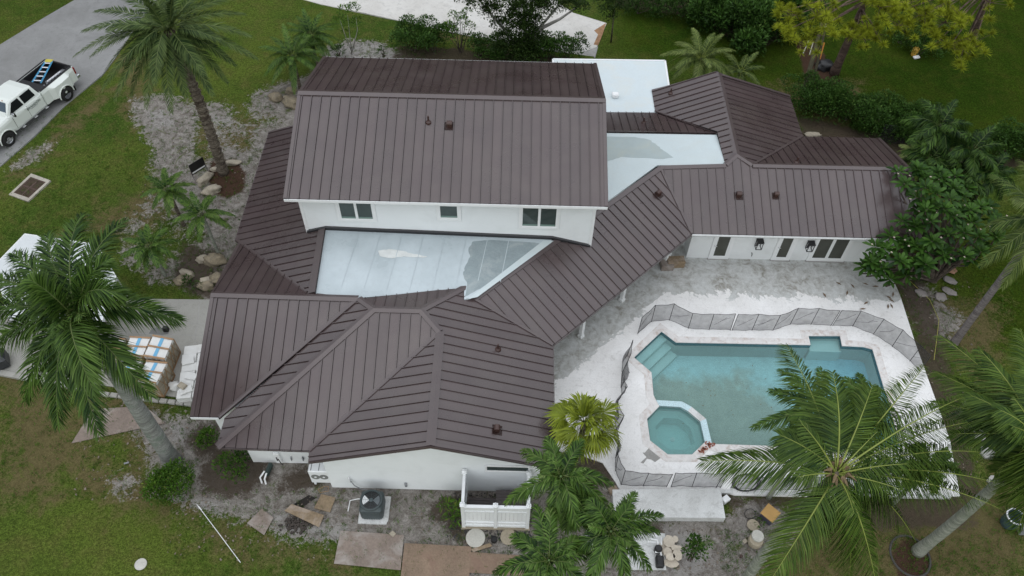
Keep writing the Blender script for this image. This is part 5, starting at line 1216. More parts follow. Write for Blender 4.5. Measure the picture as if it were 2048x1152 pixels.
pine('second pine with dark trunk at the far right of the back lawn', (1942,76), (1990,-40), 5.2, .26, [(1790,25,6,.9),(1800,50,5.6,.8),(1820,5,6.4,.9),(1850,30,6,.9),(1870,60,5,.8),(1900,10,6.2,.9),(1890,45,5.6,.9),(1905,85,4.4,.8),(1925,100,3.8,.7),(1950,85,4.2,.7),(1920,30,5.8,.8),(1980,5,5.4,.8),(1760,15,6.2,.7),(1745,0,6.4,.6),(1845,-5,6.4,.9),(1880,80,4.8,.7)], 72)

# ------------------------------------------------------------------ broadleaf trees, hedges, shrubs
def broad_tree(label, base, limbs, blobs, m, tm, r0, seed, size=.13, dens=240, cat='tree'):
    b0 = P(*base); o = thing('broadleaf_tree', label, cat, (b0.x, b0.y, 0)); k = MB()
    for pts in limbs:
        q = [P(x, y, z) for x, y, z in pts]; n = len(q); k.tube(q, [r0*(1-.75*i/(n-1)) for i in range(n)], 8)
    k.build('trunk', M[tm], o, smooth=True)
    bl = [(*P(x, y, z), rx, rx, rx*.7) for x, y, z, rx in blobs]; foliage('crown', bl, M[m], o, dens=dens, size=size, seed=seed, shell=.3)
broad_tree('dark spreading tree with forked pale limbs behind the two storey roof', (1050,122), [[(1050,125,-.1),(1050,70,1.9),(1048,10,3.6),(1046,-50,5)],[(1052,110,.3),(1075,60,2.2),(1110,20,3.6),(1135,-10,4.6)],[(1048,110,.3),(1010,60,2.3),(975,20,3.6),(950,-10,4.6)],[(1075,60,2.2),(1120,38,2.6),(1160,10,3.2)]],
    [(960,5,4.2,.8),(985,25,3.6,.7),(1000,50,2.6,.6),(1010,75,1.8,.6),(1040,25,3.8,.9),(1060,45,3.0,.8),(1035,60,2.6,.7),(1070,75,1.8,.7),(1030,95,1.2,.6),(1060,100,1.1,.7),(1060,0,4.6,1.1),(1020,0,4.6,1.0),(1100,5,4.4,1.0),(1140,10,3.8,.7),(1080,20,3.8,.8),(1090,95,1,.5),(990,-15,4.8,1.0),(1130,-10,4.6,1.0),(950,-15,4.6,.9),(1165,15,3.2,.5),(1050,120,.7,.8),(1030,40,3.4,.7),(930,-8,4.8,.7),(1080,-15,5,1),(1045,85,1.6,.7),(1055,60,2.4,.7),(1000,95,1.3,.5)], 'tree', 't_pale', .13, 81, .13, 470)
broad_tree('slim young tree with thin dark trunk right of the pale driveway', (1222,86), [[(1222,86,-.1),(1226,45,1.5),(1230,5,2.9)]], [(1228,12,2.8,.6),(1215,25,2.4,.6),(1242,20,2.5,.6),(1230,0,3.2,.8),(1205,5,3,.7),(1250,0,3,.8),(1222,38,2.0,.4)], 'tree', 't_dark', .06, 82, .12, 260)
broad_tree('young tree with light green top growing from the sandy bed behind the roof', (704,112), [[(704,112,-.1),(700,75,1.2),(695,30,2.6)],[(704,105,.2),(690,70,1.4),(680,40,2.3)],[(704,105,.2),(715,60,1.7),(712,35,2.4)]], [(690,22,2.9,.5),(705,18,3.0,.5),(680,38,2.4,.45),(715,40,2.3,.4),(698,48,2.0,.45),(690,65,1.5,.3)], 'bush2', 't_pale', .035, 83, .11, 220)
bush('shrub', 'big dark shrub at the left end of the hedge behind the roof', 'shrub', 828, 100, clump(13, 1.0, 1.5, .62, 91), group='shrubs behind the two storey roof', seed=91)
bush('shrub', 'second dark shrub along the hedge line behind the roof', 'shrub', 868, 106, clump(13, .9, 1.5, .6, 92), group='shrubs behind the two storey roof', seed=92)
bush('shrub', 'light green airy shrub with brown stems sticking out of the hedge line', 'shrub', 922, 104, clump(8, .75, 2.3, .42, 93, 1.0), m='bush2', group='shrubs behind the two storey roof', seed=93, dens=200, stems=9)
for i, x in enumerate((960, 995, 1030, 1065, 1100, 1135)):
    bush('shrub', '', 'shrub', x, 112+i*.5, clump(10, .75, 1.2, .52, 94+i), group='shrubs behind the two storey roof', seed=94+i)['label'] = ['hedge shrub just right of the airy light green shrub','hedge shrub left of the spreading tree trunk','hedge shrub at the foot of the spreading tree','hedge shrub right beside the spreading tree trunk','hedge shrub below the pale driveway edge','last low hedge shrub toward the flat white roof'][i]
bush('low_shrub', 'tiny shrub in the sandy bed behind the roof edge', 'shrub', 768, 112, clump(3, .2, .6, .25, 101), seed=101, size=.09)
bush('spiky_plant', 'dark spiky plant by the back left roof corner', 'plant', 678, 112, clump(3, .2, .5, .25, 102), seed=102, size=.3, aspect=.12)
# east hedge
for i, (x, y) in enumerate(((1600,206),(1630,214),(1660,222),(1690,232),(1722,243),(1755,252),(1790,262),(1822,270),(1850,280),(1990,300),(2025,304),(2060,308))):
    nm = ['beside the guest roof corner','second from the guest roof corner','third from the guest roof corner','midway along the east lawn edge','over the bare soil strip','left of the chain link fence','behind the chain link fence','behind the back roof end','at the foot of the dark palm clump','right of the dark palm clump','by the right edge below the lawn','at the extreme right edge'][i]
    bush('hedge_shrub', 'glossy dark hedge shrub '+nm, 'shrub', x, y+6, clump(14, .95, 1.55, .62, 110+i), group='hedge along the back lawn', seed=110+i, dens=270, size=.11)
# tall dark planting at the top
for i, (x, y, s, lb) in enumerate(((1275,8,.8,'low dark hedge bush at the top next to the young tree'),(1320,10,.8,'low dark hedge bush at the top left of the large leaf thicket'),(1365,14,.9,'dark hedge bush joining the large leaf thicket'),(1412,28,1.3,'big-leaved dark bush at the left of the top thicket'),(1462,50,1.4,'big-leaved dark bush in the middle of the top thicket'),(1505,80,1.2,'lowest big-leaved bush of the top thicket'),(1545,62,1.4,'big-leaved bush behind the red mulch'),(1500,10,1.6,'tall dark bush at the back of the top thicket'),(1570,20,1.5,'dark bush behind the pine needle clusters'),(1445,0,1.4,'dark bush at the top edge of the thicket'))):
    big = i > 2
    bush('thicket_bush', lb, 'bush', x, y+18, clump(13, s*.95, s*1.5, s*.62, 130+i), m='bush', group='thicket at the back of the lawn', seed=130+i, dens=150 if big else 220, size=.26 if big else .12, tb=-.08, aspect=.32 if big else .5)
for i, (x, y, lb) in enumerate(((1800,85,'grey-green bush at the left of the lawn island'),(1835,110,'grey-green bush at the near tip of the lawn island'),(1862,80,'green bush at the back of the lawn island'),(1815,60,'bush under the pine needles in the lawn island'),(1880,95,'bush beside the yellow bucket in the lawn island'))):
    bush('island_bush', lb, 'bush', x, y, clump(8, .75, .9, .45, 150+i), m='bush', group='bushes of the lawn island', seed=150+i, size=.13, tb=.08)
bush('round_shrub', 'round bright green shrub at the foot of the royal palm', 'shrub', 350, 980, clump(16, .52, 1.05, .42, 160, .3), m='bush2', seed=160, dens=380, size=.10)
bush('leafy_shrub', 'narrow green shrub beneath the corner of the garage roof', 'shrub', 416, 888, clump(6, .25, .8, .3, 161, .2), m='bush2', seed=161, dens=320, size=.10)
bush('leafy_shrub', 'loose green shrub beside the utility wall of the front wing', 'shrub', 472, 948, clump(8, .42, .9, .3, 162, .2), m='bush2', seed=162, dens=300, size=.10, tb=-.08)
bush('leafy_shrub', 'dark shrub tucked against the front wing wall', 'shrub', 490, 918, clump(4, .25, .7, .28, 163, .2), m='bush', seed=163, dens=300, size=.10)
bush('young_tree', 'small leafy young tree beside the stack of stone slabs', 'tree', 1380, 1118, clump(11, .24, 1.9, .24, 164, .4), m='bush', seed=164, dens=260, size=.12, tb=.12, stems=3)
bush('fern_clump', 'yellow-green fern clump left of the white shower screen', 'plant', 905, 1035, clump(6, .32, .6, .26, 165, .15), m='bush2', seed=165, dens=170, size=.26, aspect=.14, tb=.15)
bush('low_shrub', 'low dark ground plant among the boulders by the garage', 'plant', 385, 572, clump(5, .4, .3, .22, 166, .05), m='bush', seed=166, dens=320, size=.09)
bush('low_shrub', 'small weed patch beside the orange topped crate', 'plant', 1522, 1038, clump(4, .25, .2, .16, 167, .03), m='bush2', seed=167, dens=300, size=.08)

# ------------------------------------------------------------------ pickup truck
def truck():
    rear = P(137, 199, 0.03); front = P(28, 291, 0.03); h = (front-rear); h.z = 0; WB = h.length; h.normalize(); left = V(-h.y, h.x, 0)
    org = rear-left*1.08; rz = math.atan2(h.y, h.x)         # local: x forward from the rear axle, y to the left
    t = thing('pickup_truck', 'white crew cab pickup with ladders in its bed parked on the grey road', 'pickup truck', (org.x, org.y, 0.03), rz)
    W = simple('white_truck_paint', (0.74, 0.78, 0.74), 0.25, var=0.01, bmp=0); G = glass_mat('truck_glass', (0.012, 0.014, 0.015), 0.05); WS = glass_mat('windscreen', (0.10, 0.13, 0.16), 0.05)
    K = M['black']; CR = M['chrome']
    def B(name, k, m, par=t, smooth=False): return k.build(name, m, par, smooth=smooth, shift=False)
    def loft(secs, m, name, par=t, smooth=False):
        """secs: list of (x, [(y, z)...]) with equal counts"""
        n = len(secs[0][1]); k = MB(); vs = [(x, y, z) for x, s in secs for y, z in s]
        fs = [(i*n+j, i*n+(j+1) % n, i*n+n+(j+1) % n, i*n+n+j) for i in range(len(secs)-1) for j in range(n)]+[tuple(range(n-1, -1, -1)), tuple(range((len(secs)-1)*n, len(secs)*n))]
        k.add(vs, fs); return B(name, k, m, par, smooth)
    def sec(w, z0, z1, b=.10, tw=None):
        tw = tw if tw is not None else w; return [(-w+.04, z0), (w-.04, z0), (w, z0+.12), (w, z1-b-.12), (w-.03, z1-b), (tw-b, z1), (-tw+b, z1), (-w+.03, z1-b), (-w, z1-b-.12), (-w, z0+.12)]
    hw = .98; a = WB
    loft([(1.28, sec(hw, .48, 1.30)), (1.32, sec(hw+.01, .46, 1.36)), (2.6, sec(hw+.01, .46, 1.38)), (a-.78, sec(hw, .46, 1.38)), (a-.5, sec(hw, .55, 1.37)), (a+.1, sec(hw, .9, 1.34)), (a+.62, sec(hw-.02, .55, 1.27)), (a+.90, sec(hw-.08, .5, 1.12, .12))], W, 'body')
    # greenhouse
    cz = 1.36; gh = [(1.36, .92, .80, 1.36), (1.50, .93, .72, 1.90), (1.9, .93, .70, 1.97), (2.9, .93, .70, 1.97), (3.15, .93, .70, 1.93), (a-.62, .93, .84, 1.40)]
    loft([(x, [(-w, cz-.02), (w, cz-.02), (w-(w-tw)*.9, z-.07 if z > 1.5 else cz), (tw-.06, z), (-tw+.06, z), (-w+(w-tw)*.9, z-.07 if z > 1.5 else cz)]) for x, w, tw, z in gh], W, 'cab')
    # windows
    for s, nm in ((1, 'side_window'), (-1, 'side_window')):
        for x0, x1 in ((1.62, 2.42), (2.50, 3.25)):
            k = MB(); x1t = x1 if x1 < 3 else 3.0; x1b = x1 if x1 < 3 else 3.48
            def y(z): return s*(.938-(z-1.38)/.56*.205)
            k.add([(x0, y(1.42), 1.42), (x1b, y(1.42), 1.42), (x1t, y(1.84), 1.84), (x0+.06, y(1.84), 1.84)], [(0, 1, 2, 3) if s < 0 else (3, 2, 1, 0)]); B(nm, k, G)
    k = MB(); k.add([(a-.66, -.80, 1.43), (a-.66, .80, 1.43), (3.20, .62, 1.91), (3.20, -.62, 1.91)], [(0, 1, 2, 3)])
    B('windscreen', k, WS); k = MB(); k.add([(1.37, .7, 1.45), (1.37, -.7, 1.45), (1.47, -.62, 1.85), (1.47, .62, 1.85)], [(0, 1, 2, 3)]); B('rear_window', k, G)
    # bed: floor, walls, tailgate, wheel housings
    k = MB(); k.box((-1.22, -.84, .72), (1.26, .84, .80)); B('bed_floor', k, K)
    for s in (1, -1):
        loft([(x, [(s*.84, .60), (s*(w_+.0), .52), (s*w_, .95), (s*w_, 1.2), (s*.95, 1.38), (s*.84, 1.38)][::s]) for x, w_ in ((-1.24, 1.0), (-.85, 1.02), (-.62, 1.19), (0, 1.23), (.55, 1.19), (.80, 1.02), (1.26, 1.0))], W, 'bed_side')
        k = MB(); k.box((-1.22, s*.905-.05, 1.381), (1.25, s*.905+.05, 1.398)); B('rail_cap', k, K)
        k = MB(); k.box((-1.2, s*.80-.012, .80), (1.25, s*.80+.045, 1.381)); B('bed_liner', k, K)
        k = MB(); k.bbox(0, s*.69, .92, 1.0, .26, .26, .05); B('wheel_housing', k, K)
    k = MB(); k.bbox(-1.26, 0, .99, .08, 1.86, .78, .02); B('tailgate', k, W); k = MB(); k.box((-1.215, -.86, .80), (-1.195, .86, 1.375)); B('tailgate_liner', k, K); k = MB(); k.box((-1.30, -.88, 1.381), (-1.21, .88, 1.40)); B('tailgate_cap', k, K)
    k = MB(); k.bbox(.98, 0, 1.18, .55, 1.62, .42, .04); B('bed_toolbox', k, M['dark'])
    k = MB(); k.bbox(-1.42, 0, .62, .24, 1.9, .22, .04); B('rear_bumper', k, CR); k = MB(); k.bbox(a+.98, 0, .66, .24, 2.0, .36, .06); B('front_bumper', k, CR)
    k = MB(); k.bbox(a+.91, 0, 1.0, .06, 1.2, .34, .02); B('grille', k, M['dark'])
    for s in (1, -1):
        k = MB(); k.bbox(a+.88, s*.78, 1.02, .14, .32, .24, .03); B('headlight', k, M['glint'])
        k = MB(); k.bbox(-1.27, s*.97, 1.12, .10, .10, .42, .02); B('tail_light', k, simple('red_lamp', (0.22, 0.02, 0.02), 0.3, bmp=0))
        k = MB(); k.bbox(2.35, s*1.06, .46, 2.2, .14, .05, .02); o = B('running_board', k, K)
        for x in (1.45, 2.3, 3.2):
            k = MB(); k.bbox(x, s*1.08, .49, .20, .12, .03, .01); B('step_plate', k, CR, o)
        k = MB(); k.tube([(3.42, s*.93, 1.42), (3.46, s*1.12, 1.45)], .03, 6); k.bbox(3.46, s*1.20, 1.50, .10, .20, .26, .03); o = B('mirror', k, K); k = MB(); k.bbox(3.50, s*1.20, 1.54, .09, .19, .18, .03); B('mirror_cap', k, CR, o)
        for x in (2.42, 1.62):
            k = MB(); k.bbox(x+.12, s*1.0, 1.22, .20, .04, .04, .01); B('door_handle', k, W)
        k = MB()
        for x in (1.34, 2.46, 3.50): k.box((x-.006, s*.985-.008, .60), (x+.006, s*.985+.008, 1.30))
        B('door_seam', k, K)
        for wx_, ins in ((0, 1.05), (a, .90)):
            # arch lip
            k = MB(); pts = [(wx_+.52*math.cos(q), s*(1.235 if wx_ == 0 else .995), .43+.52*math.sin(q)) for q in np.linspace(-.1, math.pi+.1, 15)]
            k.tube(pts, .035, 6); B('wheel_arch', k, W)
            k = MB(); n = 20; ym = s*(1.225 if wx_ == 0 else .988); vs = [(wx_, ym, .43)]+[(wx_+.5*math.cos(q), ym, max(.43-.1, .43+.5*math.sin(q))) for q in np.linspace(-.2, math.pi+.2, n)]
            k.add(vs, [(0, i, i+1) if s < 0 else (0, i+1, i) for i in range(1, n)]); B('arch_shadow_liner', k, K)
            for yy in ((1.13, .86) if wx_ == 0 else (.89,)):
                k = MB(); pr = [(.25, -.13), (.38, -.13), (.41, -.09), (.41, .09), (.38, .13), (.25, .13)]
                vs = []; fs = []; N_ = 22
                for r_, u in pr:
                    for q in range(N_): vs.append((wx_+r_*math.cos(math.tau*q/N_), s*(yy+u), .41+r_*math.sin(math.tau*q/N_)))
                for i in range(len(pr)-1): fs += [(i*N_+q, i*N_+(q+1) % N_, i*N_+N_+(q+1) % N_, i*N_+N_+q) for q in range(N_)]
                k.add(vs, fs); w = B('wheel', k, simple('tyre_rubber', (0.016, 0.016, 0.016), 0.85, bmp=0) if 'tyre_rubber' not in bpy.data.materials else bpy.data.materials['tyre_rubber'], t, True)
                if yy > .87:
                    k = MB(); d = -.10 if wx_ == 0 else .08; vs = [(wx_, s*(yy+d), .41)]
                    for r_, u in ((.10, d+.05), (.12, d), (.20, d-.01), (.25, .10)):
                        for q in range(N_): vs.append((wx_+r_*math.cos(math.tau*q/N_), s*(yy+u), .41+r_*math.sin(math.tau*q/N_)))
                    fs = [(0, 1+q, 1+(q+1) % N_) for q in range(N_)]
                    for i in range(3): fs += [(1+i*N_+q, 1+i*N_+(q+1) % N_, 1+i*N_+N_+(q+1) % N_, 1+i*N_+N_+q) for q in range(N_)]
                    k.add(vs, fs); B('rim', k, CR, w)
                    k = MB()
                    for q in range(6):
                        an = math.tau*q/6; k.bbox(wx_+.16*math.cos(an), s*(yy+d+.003), .41+.16*math.sin(an), .05, .02, .05, .005)
                    B('rim_hole', k, K, w)
    k = MB(); k.bbox(-.62, 1.16, .42, .03, .22, .34, .01); B('mud_flap', k, K)
    for yy in (-.35, -.12, 0, .12, .35):
        k = MB(); k.bbox(3.12, yy, 1.955, .06, .05, .025, .01); B('roof_lamp', k, simple('amber_lamp', (0.4, 0.16, 0.03), 0.4, bmp=0) if 'amber_lamp' not in bpy.data.materials else bpy.data.materials['amber_lamp'])
    k = MB(); k.box((3.45, -.6, 1.385), (3.6, .6, 1.40)); B('wiper_cowl', k, K)
    # lettering on the rear door
    cu = bpy.data.curves.new('lettering', 'FONT'); cu.body = 'BRANDON'; cu.size = .20; cu.align_x = 'CENTER'; cu.extrude = .002
    cu.materials.append(simple('dark_lettering', (0.05, 0.08, 0.07), 0.5, bmp=0)); tmp = bpy.data.objects.new('lettering_outline', cu); COL.objects.link(tmp)
    bpy.context.view_layer.update(); me_ = bpy.data.meshes.new_from_object(tmp.evaluated_get(bpy.context.evaluated_depsgraph_get())); bpy.data.objects.remove(tmp)
    e = link('door_lettering', me_, t)
    e.location = (2.02, 1.002, 1.02); e.rotation_euler = (math.radians(90), 0, math.radians(180))
    k = MB(); k.box((1.78, .996, .96), (2.26, 1.0, .985)); B('lettering_underline', k, M['grey'])
    # ladders lying in the bed (held by it: things of their own)
    def ladder(label, p0, p1, w, m, tipm, n, z0, z1):
        o = thing('step_ladder', label, 'ladder', (org.x, org.y, .03), rz); a_, b_ = Vector(p0), Vector(p1); d = (b_-a_); L = d.length; d.normalize(); s_ = V(-d.y, d.x, 0)
        for sg in (-1, 1):
            k = MB(); q0 = a_+s_*w*sg; q1 = b_+s_*w*.75*sg; q0.z = z0; q1.z = z1; k.tube([q0, q1], .055, 4); B('rail', k, m, o)
        for i in range(n):
            u = (i+.5)/n; q = a_.lerp(b_, u); q.z = z0+(z1-z0)*u; k = MB(); k.tube([q-s_*w*(1-.25*u), q+s_*w*(1-.25*u)], .04, 4); B('rung', k, M['chrome'], o)
        k = MB(); q = b_.copy(); k.bbox(q.x, q.y, z1+.02, .26, w*1.7, .06, .02, rz=math.atan2(d.y, d.x)); B('top_step', k, tipm, o)
    ladder('blue fibreglass step ladder with yellow top in the truck bed', (.62, .05, 0), (-1.15, -.55, 0), .25, simple('ladder_blue', (0.05, 0.26, 0.45), 0.5, bmp=0), simple('ladder_yellow', (0.55, 0.48, 0.08), 0.5, bmp=0), 5, 1.30, 1.42)
    ladder('small aluminium ladder lying on the tools in the truck bed', (.05, .30, 0), (-1.05, .36, 0), .17, M['chrome'], M['chrome'], 5, 1.0, 1.05)
    k = MB()
    r = random.Random(4)
    for i in range(7): k.bbox(r.uniform(-.2, .5), r.uniform(.15, .6), .86+r.uniform(0, .12), r.uniform(.15, .4), r.uniform(.06, .15), .1, .02, rz=r.uniform(0, 3))
    o = B('bed_tools', k, M['grey'])
    return t
truck()

# ------------------------------------------------------------------ street drain
dr = px([(63,348),(102,362),(57,404),(18,390)]); c = P(60, 376); o = thing('storm_drain', 'rusty storm drain grate in a pale concrete frame set in the lawn', 'drain', c)
inner = [(c.x+(p[0]-c.x)*.76, c.y+(p[1]-c.y)*.74) for p in dr]
holed('concrete_frame', dr, inner, -.05, .045, simple('pale_drain_concrete', (0.42, 0.39, 0.33), 0.85, dirt=(0.25, 0.22, 0.18)), o)
b = MB(); b.prism(inner, -.25, -.12); b.build('pit', M['black'], o)
A, Bq, Cq, Dq = [Vector((*p, .02)) for p in inner]; m_ = simple('rusty_grate_iron', (0.10, 0.065, 0.05), 0.7, bmp=0)
for half in (0, 1):
    for col in (0, 1):
        for i in range(11):
            u = (i+.5)/11; v0, v1 = half*.5+.02+.46*u, 0; a = A.lerp(Dq, half*.5+.02+.46*u); c2 = Bq.lerp(Cq, half*.5+.02+.46*u); p0 = a.lerp(c2, .02+col*.5); p1 = a.lerp(c2, .48+col*.5)
            k = MB(); k.tube([p0, p1], .017, 4); k.build('bar', m_, o)
for p0, p1 in ((A.lerp(Dq, .5), Bq.lerp(Cq, .5)), (A.lerp(Bq, .5), Dq.lerp(Cq, .5)), (A, Bq), (Bq, Cq), (Cq, Dq), (Dq, A)):
    k = MB(); k.tube([p0, p1], .035, 4); k.build('frame_bar', m_, o)

# ------------------------------------------------------------------ black yard sign
bl_, br_ = P(388, 358, 0), P(415, 341, 0); o = thing('yard_sign', 'black rectangular yard sign with one white stripe beside the date palm', 'sign', bl_.lerp(br_, .5))
hgt = V(0, 0, 1.0); d = (br_-bl_); n = V(-d.y, d.x, 0).normalized()*.008
k = MB(); q = [bl_+V(0,0,.28), br_+V(0,0,.28), br_+V(0,0,.95), bl_+V(0,0,.95)]; k.add([p+n for p in q]+[p-n for p in q], [(0,1,2,3),(7,6,5,4),(0,4,5,1),(1,5,6,2),(2,6,7,3),(3,7,4,0)]); k.build('panel', M['black'], o)
k = MB(); q = [bl_.lerp(br_, .04)+V(0,0,.34), bl_.lerp(br_, .96)+V(0,0,.34), bl_.lerp(br_, .96)+V(0,0,.43), bl_.lerp(br_, .04)+V(0,0,.43)]
sgn = -1 if n.y > 0 else 1; k.add([p+n*sgn*1.4 for p in q], [(0,1,2,3)]); k.add([p-n*sgn*1.4 for p in q], [(0,1,2,3)]); k.build('white_stripe', M['trim'], o)
for p in (bl_, br_):
    k = MB(); k.tube([p-V(0,0,.05), p+V(0,0,.95)], .014, 5); k.build('leg', M['dark'], o)

# ------------------------------------------------------------------ boulders and stones
M['rock'] = simple('tan_limestone', (0.27, 0.225, 0.155), 0.9, var=0.3, scale=2.5, fine=14, bmp=0.8, dirt=(0.16, 0.14, 0.11), dirt_amt=.7, dscale=3)
M['rockp'] = simple('pale_limestone', (0.38, 0.335, 0.26), 0.9, var=0.2, scale=2.5, fine=14, bmp=0.8, dirt=(0.25, 0.22, 0.18), dirt_amt=.5, dscale=3)
def rock(x, y, sx, sy, sz, label, m='rock', seed=0, z=0.0, rz=0, name='boulder', cat='boulder', group=None):
    r = np.random.default_rng(seed); c = P(x, y, z); bm = bmesh_ico(); v = bm[0].copy(); ph = r.uniform(0, 6, 9)
    f = 1+.16*np.sin(v[:, 0]*4+ph[0])*np.sin(v[:, 1]*5+ph[1])+.14*np.sin(v[:, 2]*6+ph[2]+v[:, 0]*3)+.08*np.sin(v[:, 1]*13+ph[3])*np.sin(v[:, 0]*11+ph[4])+r.normal(0, .025, len(v))
    v = v*f[:, None]; v[:, 2] = np.where(v[:, 2] > .75, .75+(v[:, 2]-.75)*.3, v[:, 2]); v *= (sx, sy, sz); ca, sa = math.cos(rz), math.sin(rz)
    v = np.stack([v[:, 0]*ca-v[:, 1]*sa+c.x, v[:, 0]*sa+v[:, 1]*ca+c.y, v[:, 2]+z+sz*.25], 1)
    return tag(arrays(name, v, bm[1], [M[m]]), label, cat, group)
_ico = []
def bmesh_ico():
    if not _ico:
        import bmesh
        bm = bmesh.new(); bmesh.ops.create_icosphere(bm, subdivisions=3, radius=1); _ico.append((np.array([v.co[:] for v in bm.verts]), np.array([[v.index for v in f.verts] for f in bm.faces]))); bm.free()
    return _ico[0]
GB = 'boulders in the front beds'
for i, (x, y, a, b_, c_, rz, mm, lb) in enumerate(((411,360,.55,.22,.30,1.2,'rockp','long pale boulder left of the mulch ring, below the black sign'),(424,383,.48,.24,.28,.4,'rockp','pale boulder at the near edge of the mulch ring'),(465,327,.45,.18,.16,.1,'rockp','flat pale stone behind the date palm trunk'),(553,198,.40,.36,.34,0,'rock','round brown boulder by the west roof edge'),(584,208,.40,.55,.42,.9,'rock','tall tan boulder against the upper roof corner'),(583,185,.32,.22,.3,.5,'rock','small tan boulder behind the tall tan one'),
      (432,523,.50,.34,.38,.1,'rock','largest tan boulder beneath the slim palm near the garage'),(408,520,.34,.2,.2,.3,'rockp','flat tan boulder left of the largest one'),(374,548,.38,.2,.18,-.4,'rockp','long flat boulder left of the palm foot'),(366,562,.38,.26,.24,.2,'rock','rounded boulder left of the low dark ground plant'),(413,572,.38,.28,.30,.1,'rock','boulder just below the small cut block'),(432,560,.34,.3,.28,.8,'rock','boulder touching the garage roof edge'),(428,340,.2,.14,.14,0,'rockp','small stone at the foot of the date palm'),(1625,271,.45,.22,.16,0,'rockp','pale flat rock behind the valley of the back roof'))):
    rock(x, y, a, b_, c_, lb, mm, 200+i, rz=rz, group=GB)
p = P(410, 559, .32); k = MB(); k.bbox(p.x, p.y, .30, .42, .26, .14, .02, rz=.35); tag(k.build('stone_block', M['rockp']), 'small rectangular pale stone block lying on the boulders', 'stone block')
GS = 'stepping stones in the side lawn'
for i, (x, y, a, b_, mm, lb) in enumerate(((1898,538,.33,.26,'terra','terracotta coloured flat stone farthest up the row'),(1900,561,.33,.20,'greyst','grey oval stone second from the plumeria'),(1899,583,.34,.20,'greyst','broken pale flat stone third from the plumeria'),(1881,594,.27,.27,'greyst','round grey stone nearest the pool deck'),(1843,586,.30,.22,'greyst','half buried stone at the deck corner'))):
    if 'terra' not in M: M['terra'] = simple('terracotta_stone', (0.28, 0.16, 0.10), 0.85, var=.2); M['greyst'] = simple('grey_flat_stone', (0.27, 0.245, 0.23), 0.85, var=.2)
    rock(x, y, a, b_, .055, lb, mm, 230+i, rz=-.6, name='stepping_stone', cat='stepping stone', group=GS)

# ------------------------------------------------------------------ pallets of boxed tile
M['carton'] = simple('grey_tan_carton', (0.36, 0.31, 0.235), 0.85, var=.2, scale=4)
M['cwhite'] = simple('white_carton_top', (0.70, 0.70, 0.68), 0.7, var=.05, dirt=(0.5, 0.47, 0.42), dirt_amt=.4)
M['blue'] = simple('blue_tape', (0.14, 0.40, 0.62), 0.5, bmp=0); M['wood'] = simple('raw_pallet_wood', (0.36, 0.22, 0.12), 0.8, var=.2, scale=6); M['strap'] = simple('brown_strapping', (0.34, 0.21, 0.10), 0.7, var=.3)
def pallet(label, quad, h, seed):
    t4 = [P(x, y, h) for x, y in quad]; c = (t4[0]+t4[2])/2; o = thing('tile_pallet', label, 'pallet', (c.x, c.y, 0), group='pallets of tile boxes on the driveway'); r = random.Random(seed)
    def at_(u, v, z): p = (t4[0].lerp(t4[1], u)).lerp(t4[3].lerp(t4[2], u), v); return V(p.x, p.y, z)
    def slab(name, u0, v0, u1, v1, z0, z1, m, grow=0):
        k = MB(); q = [at_(u0, v0, 0), at_(u1, v0, 0), at_(u1, v1, 0), at_(u0, v1, 0)]; k.prism([(p.x, p.y) for p in q], z0, z1); return k.build(name, M[m], o)
    slab('pallet_base', 0, 0, 1, 1, .0, .13, 'wood')
    nz = 6; lay = (h-.17)/nz
    for L in range(nz):
        for i in range(2):
            for j in range(2):
                u0, v0 = i*.5, j*.5; s = r.uniform(.006, .02)
                slab('carton', u0+s, v0+s, u0+.5-s, v0+.5-s, .14+L*lay+.004, .14+(L+1)*lay-.008, 'cwhite' if L == nz-1 else 'carton')
    z = h-.028
    slab('tape', .42, 0.0, .58, 1, z, z+.006, 'blue'); 
    for v in (.0, .47, .93): slab('slat', -.01, v, 1.01, v+.07, z+.008, z+.03, 'wood')
    # crossed strapping round the sides
    k = MB(); ring = [at_(0, 0, 0), at_(1, 0, 0), at_(1, 1, 0), at_(0, 1, 0)]
    for s in range(4):
        a, b_ = ring[s], ring[(s+1) % 4]; out = (a+b_)/2-at_(.5, .5, 0); out.z = 0; out.normalize()
        for i in range(4):
            for dr_ in (1, -1):
                u0 = (i+.1)/4; u1 = u0+dr_*.30
                if not 0 <= u1 <= 1: continue
                p0 = a.lerp(b_, u0)+out*.015; p1 = a.lerp(b_, u1)+out*.015; k.tube([V(p0.x, p0.y, .12), V(p1.x, p1.y, h-.03)], .014, 4)
        k.tube([a+out*.012+V(0,0,.1), a+out*.012+V(0,0,h-.02)], .025, 4)
    k.build('strapping', M['strap'], o)['kind'] = 'stuff'
PT = ((306,669),(346,677),(328,719),(286,712)); 
pallet('strapped tile pallet at the far right of the driveway group', PT, 1.15, 1)
pallet('strapped tile pallet at the near right, beside the white bag', ((293,720),(334,724),(311,767),(272,760)), 1.15, 2)
pallet('strapped tile pallet left of the far right one, half under palm fronds', ((260,672),(301,674),(284,713),(245,710)), 1.12, 3)
pallet('strapped tile pallet just right of the royal palm trunk', ((243,716),(284,718),(264,764),(224,760)), 1.10, 4)
pallet('tile pallet behind the royal palm trunk', ((212,676),(250,676),(232,716),(192,714)), 1.08, 5)
